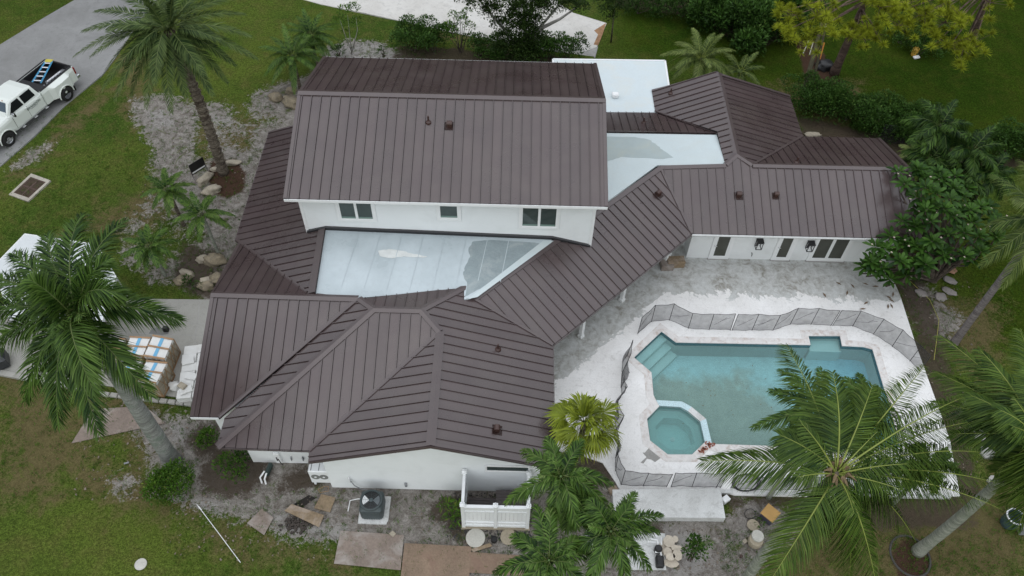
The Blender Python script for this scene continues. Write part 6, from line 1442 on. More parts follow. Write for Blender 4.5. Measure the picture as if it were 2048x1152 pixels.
# whitish slab stack under the garage eave
o = thing('tile_stack', 'long stack of white marble tiles beside the garage roof edge', 'tile stack', P(385, 740)); r = random.Random(9)
c0_, c1_ = P(392, 690, .35), P(378, 797, .35); d = (c1_-c0_).normalized(); s_ = V(-d.y, d.x, 0); L = (c1_-c0_).length
for i in range(6):
    for j in range(2):
        for L_ in range(3):
            q = c0_+d*(L*(i+.5)/6)+s_*((j-.5)*.62+.12); k = MB(); k.bbox(q.x+r.uniform(-.03, .03), q.y+r.uniform(-.02, .02), .05+.115*L_+.06, L/6*.96, .60, .105, .01, rz=math.atan2(d.y, d.x)+r.uniform(-.03, .03)); k.build('tile', M['cwhite'], o)
for x, y, a in ((376,722,.3),(382,752,-.2),(372,780,.5)):
    q = P(x, y, .44); k = MB(); k.bbox(q.x, q.y, .44, .5, .32, .05, .008, rz=a); k.build('tile', M['cwhite'], o)
rock(352, 776, .26, .22, .32, 'white sack slumped against the tile stack', 'cwhite', 250, name='sack', cat='sack')
q = P(364, 771, .52); k = MB(); k.bbox(q.x, q.y, .50, .36, .25, .13, .03, rz=-.5); tag(k.build('tan_block', M['rockp']), 'small tan block sitting on the white tile stack', 'block')
q = P(334, 662, 0); k = MB(); k.bbox(q.x, q.y, .16, .22, .18, .28, .02); tag(k.build('black_case', M['black']), 'small black case on the driveway behind the pallets', 'case')
sheet('wet_spot', px([(298,668),(305,658),(318,655),(334,660),(338,668),(325,671)]), .036, .040, simple('damp_concrete', (0.17, 0.17, 0.165), 0.6))
# kerb logs along the driveway front edge
for i in range(12):
    a = P(205+i*16.5, 789+i*1.9); b_ = P(205+(i+1)*16.5-1.5, 789+(i+1)*1.9); k = MB(); cc = (a+b_)/2; k.bbox(cc.x, cc.y, .05, (b_-a).length*.97, .2, .16, .03, rz=math.atan2((b_-a).y, (b_-a).x)); tag(k.build('edging_stone', M['drive']), kind='structure')
k = MB(); k.prism(px([(-60,735),(0,741),(205,782),(205,790),(0,752),(-60,745)]), -.05, .10); tag(k.build('driveway_kerb', M['drive']), kind='structure')

# ------------------------------------------------------------------ white tent behind the royal palm
o = thing('canopy_tent', 'white canopy roof mostly hidden behind the royal palm fronds', 'canopy', P(110, 560, 0))
M['tent'] = simple('white_canopy_fabric', (0.62, 0.65, 0.66), 0.5, var=.04, bmp=.05)
k = MB(); bk0, bk1 = P(50, 468, 2.5), P(193, 489, 2.5); fl_, fr_ = P(-12, 532, 2.1), P(232, 553, 2.1); n0, n1 = P(20, 640, 2.1), P(205, 640, 2.1)
tr_ = [fl_, bk0, bk1, fr_, n1, n0]; pk = P(110, 540, 2.75); k.add(tr_+[pk]+[v_-V(0,0,.22) for v_ in tr_], [(i, (i+1) % 6, 6) for i in range(6)]+[(i, i+7, (i+1) % 6+7, (i+1) % 6) for i in range(6)])
k.build('roof_sheet', M['tent'], o)
for v_ in tr_:
    k = MB(); k.tube([V(v_.x, v_.y, -.02), v_-V(0, 0, .1)], .03, 6); k.build('pole', M['chrome'], o)
k = MB()
for i in range(6): k.tube([tr_[i]+V(0,0,.01), tr_[(i+1) % 6]+V(0,0,.01)], .022, 5)
k.build('rim', M['trim'], o)
q = P(6, 742, 0); k = MB(); k.bbox(q.x-.35, q.y+.25, .35, 1.1, .8, .7, .12, rz=.5); tag(k.build('black_bin', simple('dark_tarp', (0.03, 0.032, 0.036), .4)), 'dark rounded bin on the driveway at the left edge under the royal palm', 'bin')

# ------------------------------------------------------------------ plywood and boards
M['ply'] = simple('weathered_plywood', (0.22, 0.175, 0.145), 0.85, var=.22, scale=1.3, fine=16, bmp=.25, dirt=(0.36, 0.33, 0.30), dirt_amt=.8, dscale=1.1)
M['ply2'] = simple('orange_plywood', (0.23, 0.165, 0.115), 0.85, var=.22, scale=1.3, fine=16, bmp=.25, dirt=(0.20, 0.12, 0.09), dirt_amt=.6, dscale=1.3)
M['board'] = simple('rusty_tan_board', (0.25, 0.185, 0.115), 0.8, var=.25, scale=2.5, fine=12, bmp=.2, dirt=(0.42, 0.35, 0.30), dirt_amt=.8, dscale=1.6)
def board(name, poly, z, th, m, label, cat='board', group=None):
    k = MB(); k.prism(px(poly, z+th), z, z+th); return tag(k.build(name, M[m]), label, cat, group)
G = 'plywood sheets on the ground'
board('plywood_sheet', [(143,886),(186,818),(290,812),(312,830),(330,846)], .0, .03, 'ply', 'weathered plywood sheet under the fronds and trunk of the royal palm', 'plywood', G)
board('plywood_sheet', [(668,1127),(681,1061),(808,1070),(801,1140)], .01, .03, 'ply', 'grey-pink plywood sheet on the sand below the air conditioner', 'plywood', G)
board('plywood_sheet', [(799,1175),(809,1086),(943,1093),(936,1185)], .02, .03, 'ply2', 'orange-brown plywood sheet in the middle of the bottom row', 'plywood', G)
board('plywood_sheet', [(938,1145),(942,1104),(1062,1112),(1056,1152)], .01, .03, 'ply2', 'pale plywood sheet right of the orange-brown one', 'plywood', G)
board('plank', [(569,1021),(583,1008),(648,1030),(638,1054)], .12, .05, 'board', 'thick tan plank propped over a hole in the sand', 'plank')
board('square_board', [(628,1016),(643,988),(671,995),(660,1024)], .01, .05, 'board', 'square tan board right of the thick plank', 'board')
board('square_board', [(494,1046),(524,1017),(547,1035),(528,1070)], .0, .03, 'ply', 'flat pinkish board sunk in the sand left of the plank', 'board')
board('short_plank', [(942,1098),(980,1086),(984,1092),(946,1104)], .02, .04, 'board', 'short plank beside the round stepping stones', 'plank')
board('stone_tile', [(778,1067),(785,1061),(792,1067),(786,1074)], .03, .04, 'rockp', 'small tan stone tile at the corner of the grey-pink plywood', 'tile')
tag(sheet('dug_hole', px([(588,1008),(618,990),(632,996),(600,1018)]), .004, .008, simple('black_wet_soil', (0.02, 0.017, 0.014), .9), None), kind='structure')
k = MB(); r = random.Random(5)
for i in range(90):
    q = P(r.gauss(592, 14), r.gauss(1048, 8)); k.bbox(q.x, q.y, .03, r.uniform(.04, .12), r.uniform(.04, .1), r.uniform(.05, .12), .01, rz=r.uniform(0, 3))
tag(k.build('dug_soil', simple('dark_soil_clods', (0.055, 0.045, 0.038), .95, var=.3)), kind='stuff')
# round stepping stones and bucket
def disc(name, x, y, rad, z0, th, m, label, cat, group=None, rim=False):
    c = P(x, y, z0+th); k = MB(); k.lathe((c.x, c.y, z0), [(rad*.97, 0), (rad, th*.3), (rad, th*.8), (rad*.95, th)]+([(rad*.82, th), (rad*.80, th*.8)] if rim else []), 26); return tag(k.build(name, M[m]), label, cat, group)
M['stonew'] = simple('pale_round_stone', (0.50, 0.49, 0.44), 0.85, var=.12, scale=5, fine=20, bmp=.5, dirt=(0.35, 0.33, 0.28)); M['stonet'] = simple('tan_round_stone', (0.36, 0.31, 0.23), 0.85, var=.15, scale=5, fine=20, bmp=.5)
disc('round_stone', 951, 1075, .37, .0, .09, 'stonew', 'pale round stepping stone left of the black pot', 'stepping stone')
disc('round_stone', 1017, 1073, .31, .0, .08, 'stonet', 'tan round stepping stone right of the black pot', 'stepping stone')
o = disc('plant_pot', 988, 1077, .125, .0, .18, 'black', 'small black round pot between two round stepping stones', 'pot', rim=True)
disc('round_stone', 1507, 1050, .24, .0, .07, 'stonet', 'tan round stone beside the orange topped crate', 'stone disc')
disc('stone_drum', 1513, 1079, .27, .0, .30, 'stonet', 'round stone drum under the pale round lid', 'stone drum'); disc('round_stone', 1516, 1071, .23, .30, .12, 'stonew', 'pale round disc stacked on the stone drum', 'stone disc')
q = P(1490, 1082, .05); k = MB(); k.bbox(q.x, q.y, .04, .17, .14, .05, .01, rz=.6); tag(k.build('small_tile', M['rockp']), 'small pale tile left of the stone drum', 'tile')
q = P(1482, 1113, .05); k = MB(); k.lathe((q.x, q.y, 0), [(.05, 0), (.06, .12), (.04, .14)], 10); tag(k.build('tin_can', M['rusty']), 'small brown tin can on the sand below the stone drum', 'can')
# orange topped crate
q = P(1541, 1026, .42); o = thing('plastic_crate', 'dark crate with an orange-tan square lid beside the grey palm trunks', 'crate', (q.x, q.y, 0), group=None)
k = MB(); k.bbox(q.x, q.y, .20, .50, .50, .40, .03, rz=.8); k.build('box', simple('dark_violet_plastic', (0.06, 0.055, 0.085), .5), o); k = MB(); k.bbox(q.x, q.y, .42, .56, .56, .04, .01, rz=.8); k.build('lid', simple('orange_tan_lid', (0.45, 0.27, 0.09), .7, var=.12), o)
k = MB(); pts = []
for i in range(30):
    t = i/29*math.tau*1.4; w = P(1500+11*math.cos(t), 1028+10*math.sin(t), .02); pts.append((w.x, w.y, .03+.01*i/30))
k.tube(pts, .012, 5); tag(k.build('wire_loop', M['black']), 'thin black loop of wire lying near the orange topped crate', 'wire')
for i, (x, y, rz_) in enumerate(((1541,1085,.3),(1549,1092,1.2),(1536,1094,-.4))):
    q = P(x, y, .08); k = MB(); k.bbox(q.x, q.y, .05+.03*i, .38, .07, .04, .01, rz=rz_); tag(k.build('wood_offcut', M['board']), ['short yellow wood offcut nearest the stone drum','yellow wood offcut lying across the others','lowest yellow wood offcut by the coconut frond tip'][i], 'offcut', 'wood offcuts by the stone drum')
# stack of stone slabs and pump equipment by the platform
M['flag'] = simple('cream_flagstone', (0.55, 0.49, 0.40), 0.85, var=.14, scale=3, fine=15, bmp=.3)
r = random.Random(14); lbl = ['large cream flagstone at the top of the slab pile','cream flagstone leaning in the slab pile','cream flagstone on the left of the pile','small orange-cream flagstone in the middle of the pile','cream flagstone at the right of the pile','square flagstone at the bottom of the pile','thin flagstone under the pile','broken flagstone corner at the top right of the pile']
for i, (x, y, a, b_, z) in enumerate(((1338,1083,.36,.42,.10),(1353,1096,.36,.20,.14),(1335,1104,.28,.3,.14),(1341,1113,.30,.26,.2),(1355,1110,.30,.34,.2),(1342,1126,.50,.28,.06),(1333,1095,.5,.5,.02),(1350,1078,.22,.22,.06))):
    q = P(x, y, z+.04); k = MB(); n = 7; an = [j*math.tau/n+r.uniform(-.25, .25) for j in range(n)]; k.prism([(q.x+a*.62*math.cos(t), q.y+b_*.62*math.sin(t)) for t in an], z, z+.05); tag(k.build('flagstone', M['flag']), lbl[i], 'flagstone', 'pile of flagstones')
q = P(1318, 1110, .0); k = MB(); k.prism(px([(1255,1062),(1330,1068),(1332,1140),(1250,1140)]), -.02, .05); tag(k.build('equipment_pad', M['slab']), kind='structure')
o = thing('pool_pump', 'black pool pump with white pipes under the foxtail palm', 'pool pump', P(1320, 1122, .05))
q = P(1320, 1122, .3); k = MB(); k.bbox(q.x, q.y, .22, .30, .42, .30, .06); k.build('motor', M['black'], o); k = MB(); k.lathe((q.x-.02, q.y+.45, .05), [(.12, 0), (.15, .1), (.15, .32), (.11, .38)], 14); k.build('strainer', M['black'], o)
for i, pts in enumerate((((1294,1070,.35),(1322,1073,.35),(1323,1090,.35)),((1296,1083,.3),(1318,1085,.3)),((1298,1077,.45),(1315,1080,.45),(1316,1096,.3)),((1310,1104,.3),(1322,1105,.3),(1322,1118,.3)))):
    k = MB(); k.tube([P(*p_) for p_ in pts], .035, 8); k.build('pipe', M['trim'], o)
o = thing('pool_heater', 'white pool equipment cabinet half hidden under palm fronds', 'pool heater', P(1185, 1070)); q = P(1185, 1070, .9); k = MB(); k.bbox(q.x, q.y, .45, .42, .5, .85, .05); k.build('cabinet', M['trim'], o); k = MB(); k.bbox(q.x, q.y, .90, .30, .36, .05, .02); k.build('lid', M['vinyl'], o)
q = P(1226, 983, .02); k = MB(); k.bbox(q.x, q.y, .12, .34, .26, .2, .01, rz=.4); tag(k.build('cardboard_box', M['board']), 'open cardboard box by the corner of the near pool fence', 'box')
q = P(1450, 1001, .02); k = MB(); k.bbox(q.x, q.y, .12, .30, .24, .2, .02, rz=.6); tag(k.build('white_box', M['trim']), 'small white box at the right end of the concrete platform', 'box')
# ------------------------------------------------------------------ air conditioner condenser
q = P(741, 1012, 0); hA = .92; cx_, cy_ = P(742, 1000, .95)[:2]; o = thing('air_conditioner', 'dark green-grey air conditioner condenser with round top fan on a concrete pad', 'air conditioner', (cx_, cy_, 0))
k = MB(); k.prism([(cx_-.54, cy_-.56), (cx_+.54, cy_-.56), (cx_+.60, cy_-.4), (cx_+.60, cy_+.55), (cx_-.54, cy_+.55)], -.03, .07); k.build('pad', M['slab'], o)
acg = simple('dark_slate_enamel', (0.050, 0.066, 0.068), .45, var=.08, bmp=0); acd = simple('louvre_slate', (0.065, 0.085, 0.09), .45, bmp=0)
k = MB(); k.bbox(cx_, cy_, .50, .84, .84, .84, .10); k.build('cabinet', acg, o)
for s in range(4):
    for i in range(7):
        u = (i-3)*.09; k = MB(); dx, dy = ((u, -.425), (.425, u), (u, .425), (-.425, u))[s]; sx, sy = ((.075, .012), (.012, .075))[s % 2]; k.bbox(cx_+dx, cy_+dy, .46, sx, sy, .62, .004); k.build('louvre', acd, o)
k = MB(); k.lathe((cx_, cy_, .91), [(.40, 0), (.40, .05), (.34, .055), (.335, .0), (.33, -.03)], 30); 
n = 30; k = MB(); vs = []; 
for r_, z in ((.43, .915), (.42, .97), (.36, .975), (.35, .93)): vs += [(cx_+r_*math.cos(math.tau*i/n), cy_+r_*math.sin(math.tau*i/n), z) for i in range(n)]
k.add(vs, [(j*n+i, j*n+(i+1) % n, j*n+n+(i+1) % n, j*n+n+i) for j in range(3) for i in range(n)]); k.build('fan_ring', acg, o)
k = MB(); k.lathe((cx_, cy_, .922), [(.35, 0), (.35, .006)], 26); k.build('fan_well', M['black'], o)
for i, (an, mm) in enumerate(((math.pi, 'white'), (math.pi/2, 'black'), (0, 'grey'), (-math.pi/2, 'black'))):
    if mm == 'black': continue
    k = MB(); w = .62; vs = [(cx_+.06*math.cos(an), cy_+.06*math.sin(an), .94)]+[(cx_+.33*math.cos(an+t), cy_+.33*math.sin(an+t), .94+.01*math.sin(3*t)) for t in np.linspace(-w, w, 8)]
    k.add(vs+[(x, y, z-.006) for x, y, z in vs], [(0, i_, i_+1) for i_ in range(1, 8)]+[(9, i_+10, i_+9) for i_ in range(1, 8)]); k.build('fan_blade', M['white'] if mm == 'white' else simple('grey_blade', (0.13, 0.15, 0.16), .4, bmp=0), o)
k = MB(); k.lathe((cx_, cy_, .945), [(.08, 0), (.08, .03), (.03, .04)], 14); k.build('fan_hub', acd, o)
k = MB()
for i in range(5):
    r_ = .08+i*.063; k.tube([(cx_+r_*math.cos(math.tau*j/24), cy_+r_*math.sin(math.tau*j/24), .98) for j in range(25)], .0035, 3)
for i in range(8): k.tube([(cx_+.06*math.cos(math.tau*i/8), cy_+.06*math.sin(math.tau*i/8), .98), (cx_+.37*math.cos(math.tau*i/8), cy_+.37*math.sin(math.tau*i/8), .975)], .004, 3)
k.build('fan_guard', acd, o)
k = MB(); k.tube([(cx_-.44, cy_+.30, .3), (cx_-.6, cy_+.32, .3), (cx_-.95, cy_+.32, .12), (cx_-.98, cy_-.1, .08)], .022, 6); k.build('drain_pipe', M['trim'], o)
# mini split unit
x0, z0 = wx(620, 966, 13.55); x1, _ = wx(665, 966, 13.55); yf = P(645, 966, .12).y; xa, xb = P(624, 966, .12).x, P(670, 966, .12).x
o = thing('heat_pump', 'white twin fan heat pump unit against the wall left of the big white gable', 'heat pump', ((xa+xb)/2, yf, 0))
k = MB(); k.bbox((xa+xb)/2, yf+.2, .62, xb-xa, .40, .98, .03); k.build('cabinet', M['vinyl'], o)
for i in (0, 1):
    xx = xa+(xb-xa)*(.26+.36*i); k = MB(); n = 22
    vs = [(xx, yf-.006, .66)]+[(xx+.17*math.cos(math.tau*j/n), yf-.006, .66+.20*math.sin(math.tau*j/n)) for j in range(n)]; k.add(vs, [(0, 1+(j+1) % n, 1+j)[::-1] for j in range(n)]); k.build('fan_grille', simple('grey_grille', (0.20, 0.21, 0.20), .6, bmp=0), o)
    k = MB(); k.lathe((0, 0, 0), [(.05, 0), (.05, .01)], 12); k.v = [(xx+a, yf-.012-c, .66+b_) for a, b_, c in k.v]; k.build('fan_hub', M['vinyl'], o)
for i in range(3):
    k = MB(); k.box((xa+.1+i*.3, yf+.05, 1.112), (xa+.13+i*.3, yf+.35, 1.118)); k.build('lid_seam', M['grey'], o)
for xx in (xa+.12, xb-.12):
    k = MB(); k.box((xx-.04, yf, -.03), (xx+.04, yf+.4, .13)); k.build('foot', M['vinyl'], o)
q = P(645, 982, .02); k = MB()
k.tube([P(636, 979, .05), P(650, 972, .08), P(657, 973, .06), P(657, 982, .05), P(640, 985, .05), P(636, 979, .05)], .012, 5); tag(k.build('loose_wire', M['strap']), 'loose brown wire loop on the soil below the heat pump', 'wire')
# irrigation pump with white pipes
o = thing('irrigation_pump', 'small dark irrigation pump with two white elbow pipes by the utility wall', 'pump', P(535, 945)); q = P(537, 938, .2)
k = MB(); k.bbox(q.x, q.y, .16, .16, .50, .26, .04, rz=-.2); k.build('motor', simple('dark_green_pump', (0.03, 0.05, 0.045), .5), o)
for pts in (((529,942,.35),(520,955,.3),(524,966,.0)),((533,946,.35),(529,958,.25),(532,968,.0))):
    k = MB(); k.tube([P(*p_) for p_ in pts], .035, 8); k.build('pipe', M['trim'], o)
# ------------------------------------------------------------------ outdoor shower screen
FLp, FMp, FRp = P(928, 1054), P(991, 1055), P(1054, 1057); BLx, BRx = FLp.x+.03, FRp.x+.03; HS = 2.0; yB = 13.12
o = thing('shower_screen', 'white vinyl privacy screen with square capped posts around the outdoor shower', 'privacy screen', FMp)
fy = FMp.y; xs_ = (FLp.x, FMp.x, FRp.x)
for x, y in ((xs_[0], fy), (xs_[1], fy), (xs_[2], fy), (xs_[0], yB-.1), (xs_[2], yB-.1)):
    k = MB(); k.bbox(x, y, HS/2, .13, .13, HS+.04, .008); pst = k.build('post', M['vinyl'], o); k = MB(); k.bbox(x, y, HS+.05, .18, .18, .05, .01); k.lathe((x, y, HS+.07), [(.11, 0), (.02, .06)], 4); k.build('post_cap', M['vinyl'], pst)
for a, b_ in ((0, 1), (1, 2)):
    x0, x1 = xs_[a]+.065, xs_[b_]-.065
    for z0, z1, th, nm in ((.16, .30, .05, 'rail'), (.52, .58, .05, 'rail'), (1.50, 1.56, .05, 'rail'), (1.80, 1.93, .06, 'rail')):
        k = MB(); k.box((x0, fy-th, z0), (x1, fy+th, z1)); k.build(nm, M['vinyl'], o)
    nb = 7
    for i in range(nb):
        u0, u1 = x0+(x1-x0)*i/nb, x0+(x1-x0)*(i+1)/nb; k = MB(); k.box((u0+.003, fy-.02, .30), (u1-.003, fy+.02, 1.80)); k.build('plank', M['vinyl'], o)
for x in (xs_[0], xs_[2]):
    for z0, z1 in ((.16, .30), (1.80, 1.93)):
        k = MB(); k.box((x-.055, fy+.065, z0), (x+.055, yB-.165, z1)); k.build('rail', M['vinyl'], o)
    for i in range(6):
        u0 = fy+.065+(yB-.165-fy-.065)*i/6; u1 = u0+(yB-.165-fy-.065)/6; k = MB(); k.box((x-.02, u0+.003, .30), (x+.02, u1-.003, 1.80)); k.build('plank', M['vinyl'], o)
k = MB(); k.box((xs_[0]-.1, fy-.10, -.03), (xs_[2]+.1, fy+.06, .10)); k.build('base_timber', M['stonet'], o)
# decking and bench inside
o = thing('shower_deck', 'brown composite shower deck inside the white screen', 'decking', (xs_[1], 12.4, 0)); M['decking'] = simple('brown_composite', (0.085, 0.072, 0.070), .6, var=.1, scale=4)
yd0, yd1 = fy+.12, 12.85; nb = 8
for i in range(nb):
    y0 = yd0+(yd1-yd0)*i/nb; k = MB(); k.box((xs_[0]+.12, y0+.006, .10), (xs_[2]-.1, y0+(yd1-yd0)/nb-.006, .16)); k.build('plank', M['decking'], o)
k = MB(); k.box((xs_[0]+.12, yd0+.02, -.02), (xs_[2]-.1, yd1-.02, .095)); k.build('subframe', M['black'], o)
o = thing('shower_bench', 'brown slatted bench on the shower deck against the wall', 'bench', (xs_[1]+.5, 12.75, .16)); bx0, bx1 = xs_[1]+.02, xs_[2]-.12
k = MB(); k.box((bx0, 12.35, .16), (bx1, 12.95, .52)); k.build('base', M['decking'], o)
for y0, y1 in ((12.31, 12.45), (12.46, 12.58), (12.59, 12.71), (12.72, 12.84), (12.85, 13.0)):
    k = MB(); k.box((bx0-.03, y0, .525), (bx1, y1, .56)); k.build('slat', M['decking'], o)
k = MB(); r = random.Random(3)          # dark pebbles round the shower
pv = []; 
for i in range(900):
    x = r.uniform(xs_[0]-.75, xs_[2]+.2); y = r.uniform(fy-.55, 13.1)
    if xs_[0]-.1 < x < xs_[2]+.1 and fy-.12 < y < yd1: continue
    if (x-xs_[0]+.75)*(1) < .35*r.random(): continue
    s = r.uniform(.012, .03); k.bbox(x, y, .012, s*2, s*1.6, s, s*.3, rz=r.uniform(0, 3))
tag(k.build('dark_pebbles', simple('black_pebbles', (0.035, 0.035, 0.038), .6, var=.4)), kind='stuff')
# ------------------------------------------------------------------ small things on the lawn
k = MB(); k.tube([P(394, 1009, .05), P(434, 1062, .06), P(481, 1125, .04)], .014, 6); k.tube([P(397, 1013, .05), P(403, 1020, .05)], .026, 6); tag(k.build('pvc_pipe', M['trim']), 'long thin white pipe lying from the sand onto the grass', 'pipe')
disc('valve_cover', 281, 1128, .22, .0, .05, 'stonew', 'pale irregular valve cover set in the lawn at the bottom left', 'valve cover')
k = MB(); k.bbox(*P(253, 926, .04), .2, .06, .06, .01, rz=.3); tag(k.build('garden_tool', M['grey']), 'small grey tool dropped on the lawn left of the palm trunk', 'tool')
k = MB(); q = P(1831, 102, .3); k.lathe((q.x, q.y, 0), [(.17, 0), (.20, .2), (.20, .45), (.17, .5), (.10, .56), (.10, .60)], 16); k.v = [(a, b_+(c_-.0)*.0, c_) for a, b_, c_ in k.v]; tag(k.build('yellow_bucket', simple('yellow_orange_plastic', (0.60, 0.36, 0.06), .45, bmp=0)), 'yellow-orange bucket among the lawn island bushes', 'bucket')
q = P(1833, 114, .1); k = MB(); k.bbox(q.x, q.y, .09, .4, .25, .16, .05, rz=.3); tag(k.build('white_bag', M['trim']), 'white bag at the foot of the yellow bucket', 'bag')
# things under the pines
k = MB(); k.tube([P(1606, 192, .0), P(1622, 130, 1.6), P(1645, 45, 3.6)], [.16, .14, .10], 10); tag(k.build('mossy_pole', simple('mossy_timber', (0.075, 0.068, 0.04), .9, var=.35, scale=3, bmp=.6)), 'mossy dark timber pole leaning up through the pine needles', 'timber pole')
k = MB(); k.tube([P(1619, 190, .0), P(1636, 120, 1.7), P(1650, 60, 3.2)], [.10, .09, .07], 8); tag(k.build('mossy_pole', bpy.data.materials['mossy_timber']), 'thinner mossy pole right beside the leaning timber pole', 'timber pole')
q = P(1644, 140, 0); rock(1648, 135, .55, .42, .42, 'dark heap of covered garden things between pole and pine trunk', 'dark', 260, name='covered_heap', cat='heap')
k = MB(); k.tube([P(1639, 118, .3), P(1648, 85, 1.1)], .07, 6); tag(k.build('orange_tube', simple('orange_plastic', (0.55, 0.20, 0.03), .5, bmp=0)), 'orange tube standing by the dark heap under the pines', 'tube')
k = MB(); k.tube([P(1641, 100, .9), P(1652, 48, 2.0)], .05, 6); tag(k.build('white_pole', M['stonew']), 'slim pale pole above the orange tube', 'pole')
for i, (a, b_) in enumerate((((1606,107),(1617,82)),((1619,109),(1626,86)))):
    k = MB(); k.tube([P(*a, .05), P(*b_, .25)], .035, 6); tag(k.build('pale_stick', M['stonew']), ['left pale stick lying on the red mulch','right pale stick lying on the red mulch'][i], 'stick', 'sticks on the red mulch')
# chain link fence piece by the east hedge
o = thing('chain_link_fence', 'thin dark chain link fence at the back corner of the wing', 'fence', P(1756, 280)); m_ = M['dark']
a, b_ = P(1755, 283), P(1850, 296)
for t in (0, .5, 1):
    q = a.lerp(b_, t); k = MB(); k.tube([q-V(0,0,.03), q+V(0,0,1.2)], .03, 6); k.build('post', m_, o)
k = MB(); k.tube([a+V(0,0,1.2), b_+V(0,0,1.2)], .02, 5); k.build('top_rail', m_, o); k = MB(); k.add([a+V(0,0,.02), b_+V(0,0,.02), b_+V(0,0,1.18), a+V(0,0,1.18)], [(0,1,2,3)]); k.build('mesh', M['mesh'], o)
# barrel and junk at the lower right edge
q = P(2015, 1035, .0); o = thing('plastic_barrel', 'dark blue open barrel with pale rim standing by the right edge', 'barrel', P(2014, 1047)); q = P(2014, 1047)
k = MB(); k.lathe((q.x, q.y, 0), [(.26, 0), (.30, .15), (.30, .45), (.33, .62), (.33, .66), (.28, .66), (.27, .30)], 24); k.build('body', simple('dark_blue_plastic', (0.035, 0.065, 0.08), .5, bmp=0), o)
n = 24; k = MB(); vs = []
for r_, z in ((.345, .64), (.345, .68), (.29, .69), (.28, .62)): vs += [(q.x+r_*math.cos(math.tau*i/n), q.y+r_*math.sin(math.tau*i/n), z) for i in range(n)]
k.add(vs, [(j*n+i, j*n+(i+1) % n, j*n+n+(i+1) % n, j*n+n+i) for j in range(3) for i in range(n)]); k.build('rim', M['chrome'], o)
q = P(2046, 1050, .3); k = MB(); k.bbox(q.x+.1, q.y, .25, .5, .6, .5, .05); tag(k.build('grey_bin', M['grey']), 'grey bin cut by the right edge beside the blue barrel', 'bin')
r = random.Random(21)
for i, (x, y, lb) in enumerate(((1960,870,'pale broken slab under the coconut fronds at right'),(2015,845,'white broken slab highest of the debris at right'),(1975,905,'grey broken slab nearest the deck edge'),(1995,960,'tan broken slab above the blue barrel'),(2030,935,'broken slab at the right edge debris'))):
    q = P(x, y, .1); k = MB(); n = 6; k.prism([(q.x+r.uniform(.25, .42)*math.cos(j*math.tau/n), q.y+r.uniform(.2, .35)*math.sin(j*math.tau/n)) for j in range(n)], .0, .09); tag(k.build('broken_slab', M['conc']), lb, 'broken slab', 'broken slabs in the side yard')
# mulch ring border of the second coconut palm
k = MB(); n = 34; cc = P(1820, 1112); k.tube([(cc.x+.72*math.cos(math.tau*i/n), cc.y+.78*math.sin(math.tau*i/n), .01) for i in range(n+1)], .045, 6, caps=False); tag(k.build('tree_ring', simple('dark_ring_edging', (0.06, 0.056, 0.052), .9)), kind='structure')
k = MB(); k.tube([P(1820, 562, .03), P(1860, 600, .03), P(1878, 640, .03), P(1872, 690, .03), P(1868, 720, .03)], .012, 5); tag(k.build('yellow_hose', simple('yellow_hose', (0.40, 0.38, 0.08), .5, bmp=0)), 'thin yellow hose winding down the dark soil beside the pool deck', 'hose')
# dry leaves on the deck
M['dryleaf'] = simple('dry_brown_leaf', (0.16, 0.105, 0.06), .8, var=.3, bmp=0)
LL = ['first of the row below the sliding door','leaning leaf below the sliding door','third of the row nearest the wall','last of the row nearest the plumeria','leftmost one near the fence top','lone upright leaf left of the others','long leaf at the top of the right cluster','steep leaf at the deck edge','beside the fence end','lower of the close pair by the deck edge','large crumpled one above the fence','one touching the fence top rail','middle leaf of the right cluster']
for i, (x, y, a) in enumerate(((1677,567,-.7),(1705,572,-1.2),(1731,568,-.5),(1751,573,0),(1649,590,-1.3),(1694,586,1.2),(1778,595,-.8),(1786,589,1.2),(1776,613,1.3),(1783,612,-1.5),(1732,606,.6),(1725,618,.1),(1783,601,-.9))):
    q = P(x, y, E1+.015); k = MB(); l = .17; d = V(math.cos(a), math.sin(a), 0); s = V(-d.y, d.x, 0)*.045
    k.add([q-d*l, q-s+V(0,0,.02), q+d*l+V(0,0,.015), q+s+V(0,0,.025)], [(0, 1, 2, 3)]); tag(k.build('fallen_leaf', M['dryleaf']), 'dry brown leaf on the deck, '+LL[i], 'leaf', 'fallen leaves on the deck')
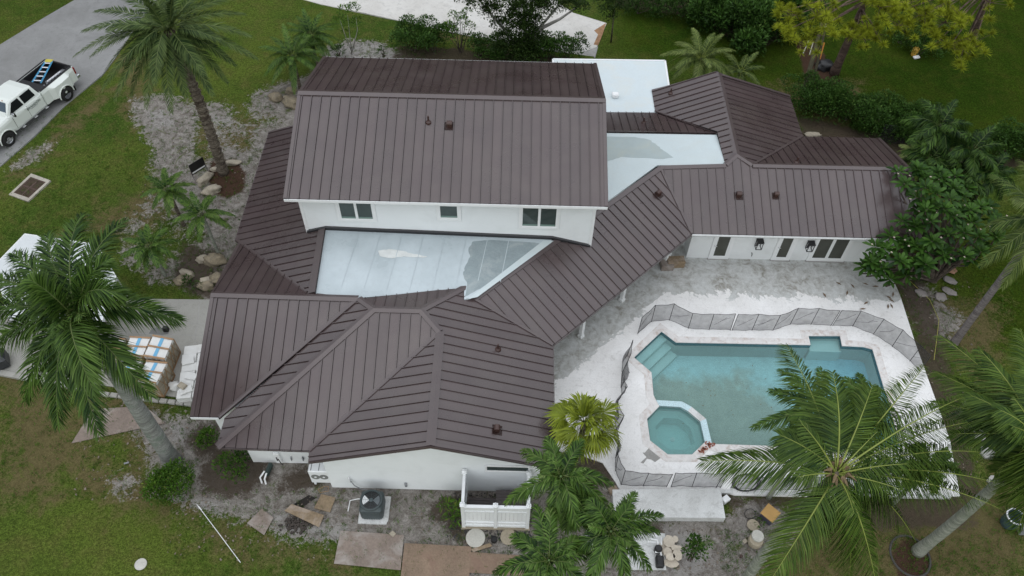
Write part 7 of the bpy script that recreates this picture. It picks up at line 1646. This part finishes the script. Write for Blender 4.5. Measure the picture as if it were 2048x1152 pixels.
# litter and weeds scattered over the sand
k = MB(); r = random.Random(77)
for poly, cnt in ((((330,960),(1230,1120)), 500), (((270,200),(560,560)), 350), (((1240,1040),(1560,1150)), 260), (((150,790),(400,1000)), 160), (((1790,560),(1960,980)), 220)):
    (xa, ya), (xb, yb) = poly
    for i in range(cnt):
        q = P(r.uniform(xa, xb), r.uniform(ya, yb)); 
        if -12.2 < q.x < 1.6 and 13 < q.y < 31: continue
        if 1.3 < q.x < 18 and 11.9 < q.y < 26: continue
        s = r.uniform(.015, .05); k.bbox(q.x, q.y, .008, s*2, s*r.uniform(.4, 1.6), s*.6, s*.15, rz=r.uniform(0, 3))
tag(k.build('litter', simple('mixed_twigs_and_chips', (0.20, 0.165, 0.13), .9, var=.6, scale=3)), kind='stuff')
def tufts(name, areas, m, seed, hgt=(.05, .13)):
    r = np.random.default_rng(seed); Pn = []
    for (x0, y0, x1, y1, cnt) in areas:
        for i in range(cnt):
            q = P(r.uniform(x0, x1), r.uniform(y0, y1))
            if (-12.3 < q.x < 1.7 and 13 < q.y < 31) or (1.3 < q.x < 18.6 and 11.9 < q.y < 35): continue
            Pn.append(q)
    Pn = np.array(Pn); n = len(Pn); k_ = 9; base = np.repeat(Pn, k_, 0)+r.normal(0, .05, (n*k_, 3))*[1, 1, 0]; a = r.uniform(0, 6.28, n*k_); h = r.uniform(*hgt, n*k_)
    tip = base+np.stack([np.cos(a)*h*.6, np.sin(a)*h*.6, h], 1); sd_ = np.stack([-np.sin(a), np.cos(a), 0*a], 1)*.009; v = np.stack([base-sd_, base+sd_, tip], 1).reshape(-1, 3); t = np.repeat(np.clip(r.uniform(.2, .9, n*k_), 0, 1), 3)
    tag(arrays(name, v, np.arange(len(v)).reshape(-1, 3), [m], None, t), kind='stuff')
tufts('grass_tufts', [(250,190,560,600,1500), (330,920,1240,1150,900), (0,780,400,1000,500), (1440,990,2040,1150,1200), (1800,540,2040,1000,900), (640,80,850,120,150), (0,230,260,480,600)], M['bush2'], 300)

# ------------------------------------------------------------------ unseen treeline, raised and drawn close to darken the metal roofs' reflections
r = random.Random(31); bl = []
for i in range(64):
    a = math.radians(-38+i*(256/63)); rad = r.uniform(60, 74); x, y = 2+rad*math.cos(a), 24+rad*math.sin(a)
    for z in (-1, 3, 8, 13, 19, 24): bl.append((x+r.uniform(-3, 3), y+r.uniform(-3, 3), z+r.uniform(-1, 2), 5.2, 5.2, 4.2))
tag(foliage('unseen_woodland', bl, M['tree'], None, dens=4.5, size=1.6, seed=5, tb=-.05), kind='stuff')
# boxes and trays left under the patio roof
for x, y, sx, sy, sz, mm, lb in ((1352,520,.85,.45,.42,'board','brown carton stack by the left end of the white wing wall'),(1334,527,.6,.5,.34,'ply','brown low box under the patio roof beside the carton stack')):
    q = P(x, y, sz); k = MB(); k.bbox(q.x, q.y, E1+sz/2, sx, sy, sz, .02, rz=.1); tag(k.build('carton_stack', M[mm]), lb, 'carton')
q = P(1330, 508, .5); o = thing('wire_shelf', 'white wire shelf half under the patio eave', 'shelf', (q.x, q.y, E1))
for z in (.12, .34, .56):
    k = MB(); k.box((q.x-.3, q.y-.14, E1+z), (q.x+.3, q.y+.14, E1+z+.03)); k.build('shelf_board', M['trim'], o)
for dx in (-.28, .28):
    k = MB(); k.tube([(q.x+dx, q.y, E1), (q.x+dx, q.y, E1+.62)], .02, 5); k.build('leg', M['trim'], o)

# floating bits on the pool
k = MB(); r = random.Random(8)
for i in range(46):
    q = P(r.gauss(1455, 70), r.gauss(775, 45), -.05)
    if not (6.9 < q.x < 15.6 and 15.9 < q.y < 20.2): continue
    a = r.uniform(0, 3); l = r.uniform(.015, .05); k.add([q+V(math.cos(a)*l, math.sin(a)*l, .006), q+V(-math.sin(a)*l*.4, math.cos(a)*l*.4, .006), q-V(math.cos(a)*l, math.sin(a)*l, -.006), q-V(-math.sin(a)*l*.4, math.cos(a)*l*.4, -.006)], [(0, 1, 2, 3)])
tag(k.build('floating_debris', M['dryleaf']), kind='stuff')
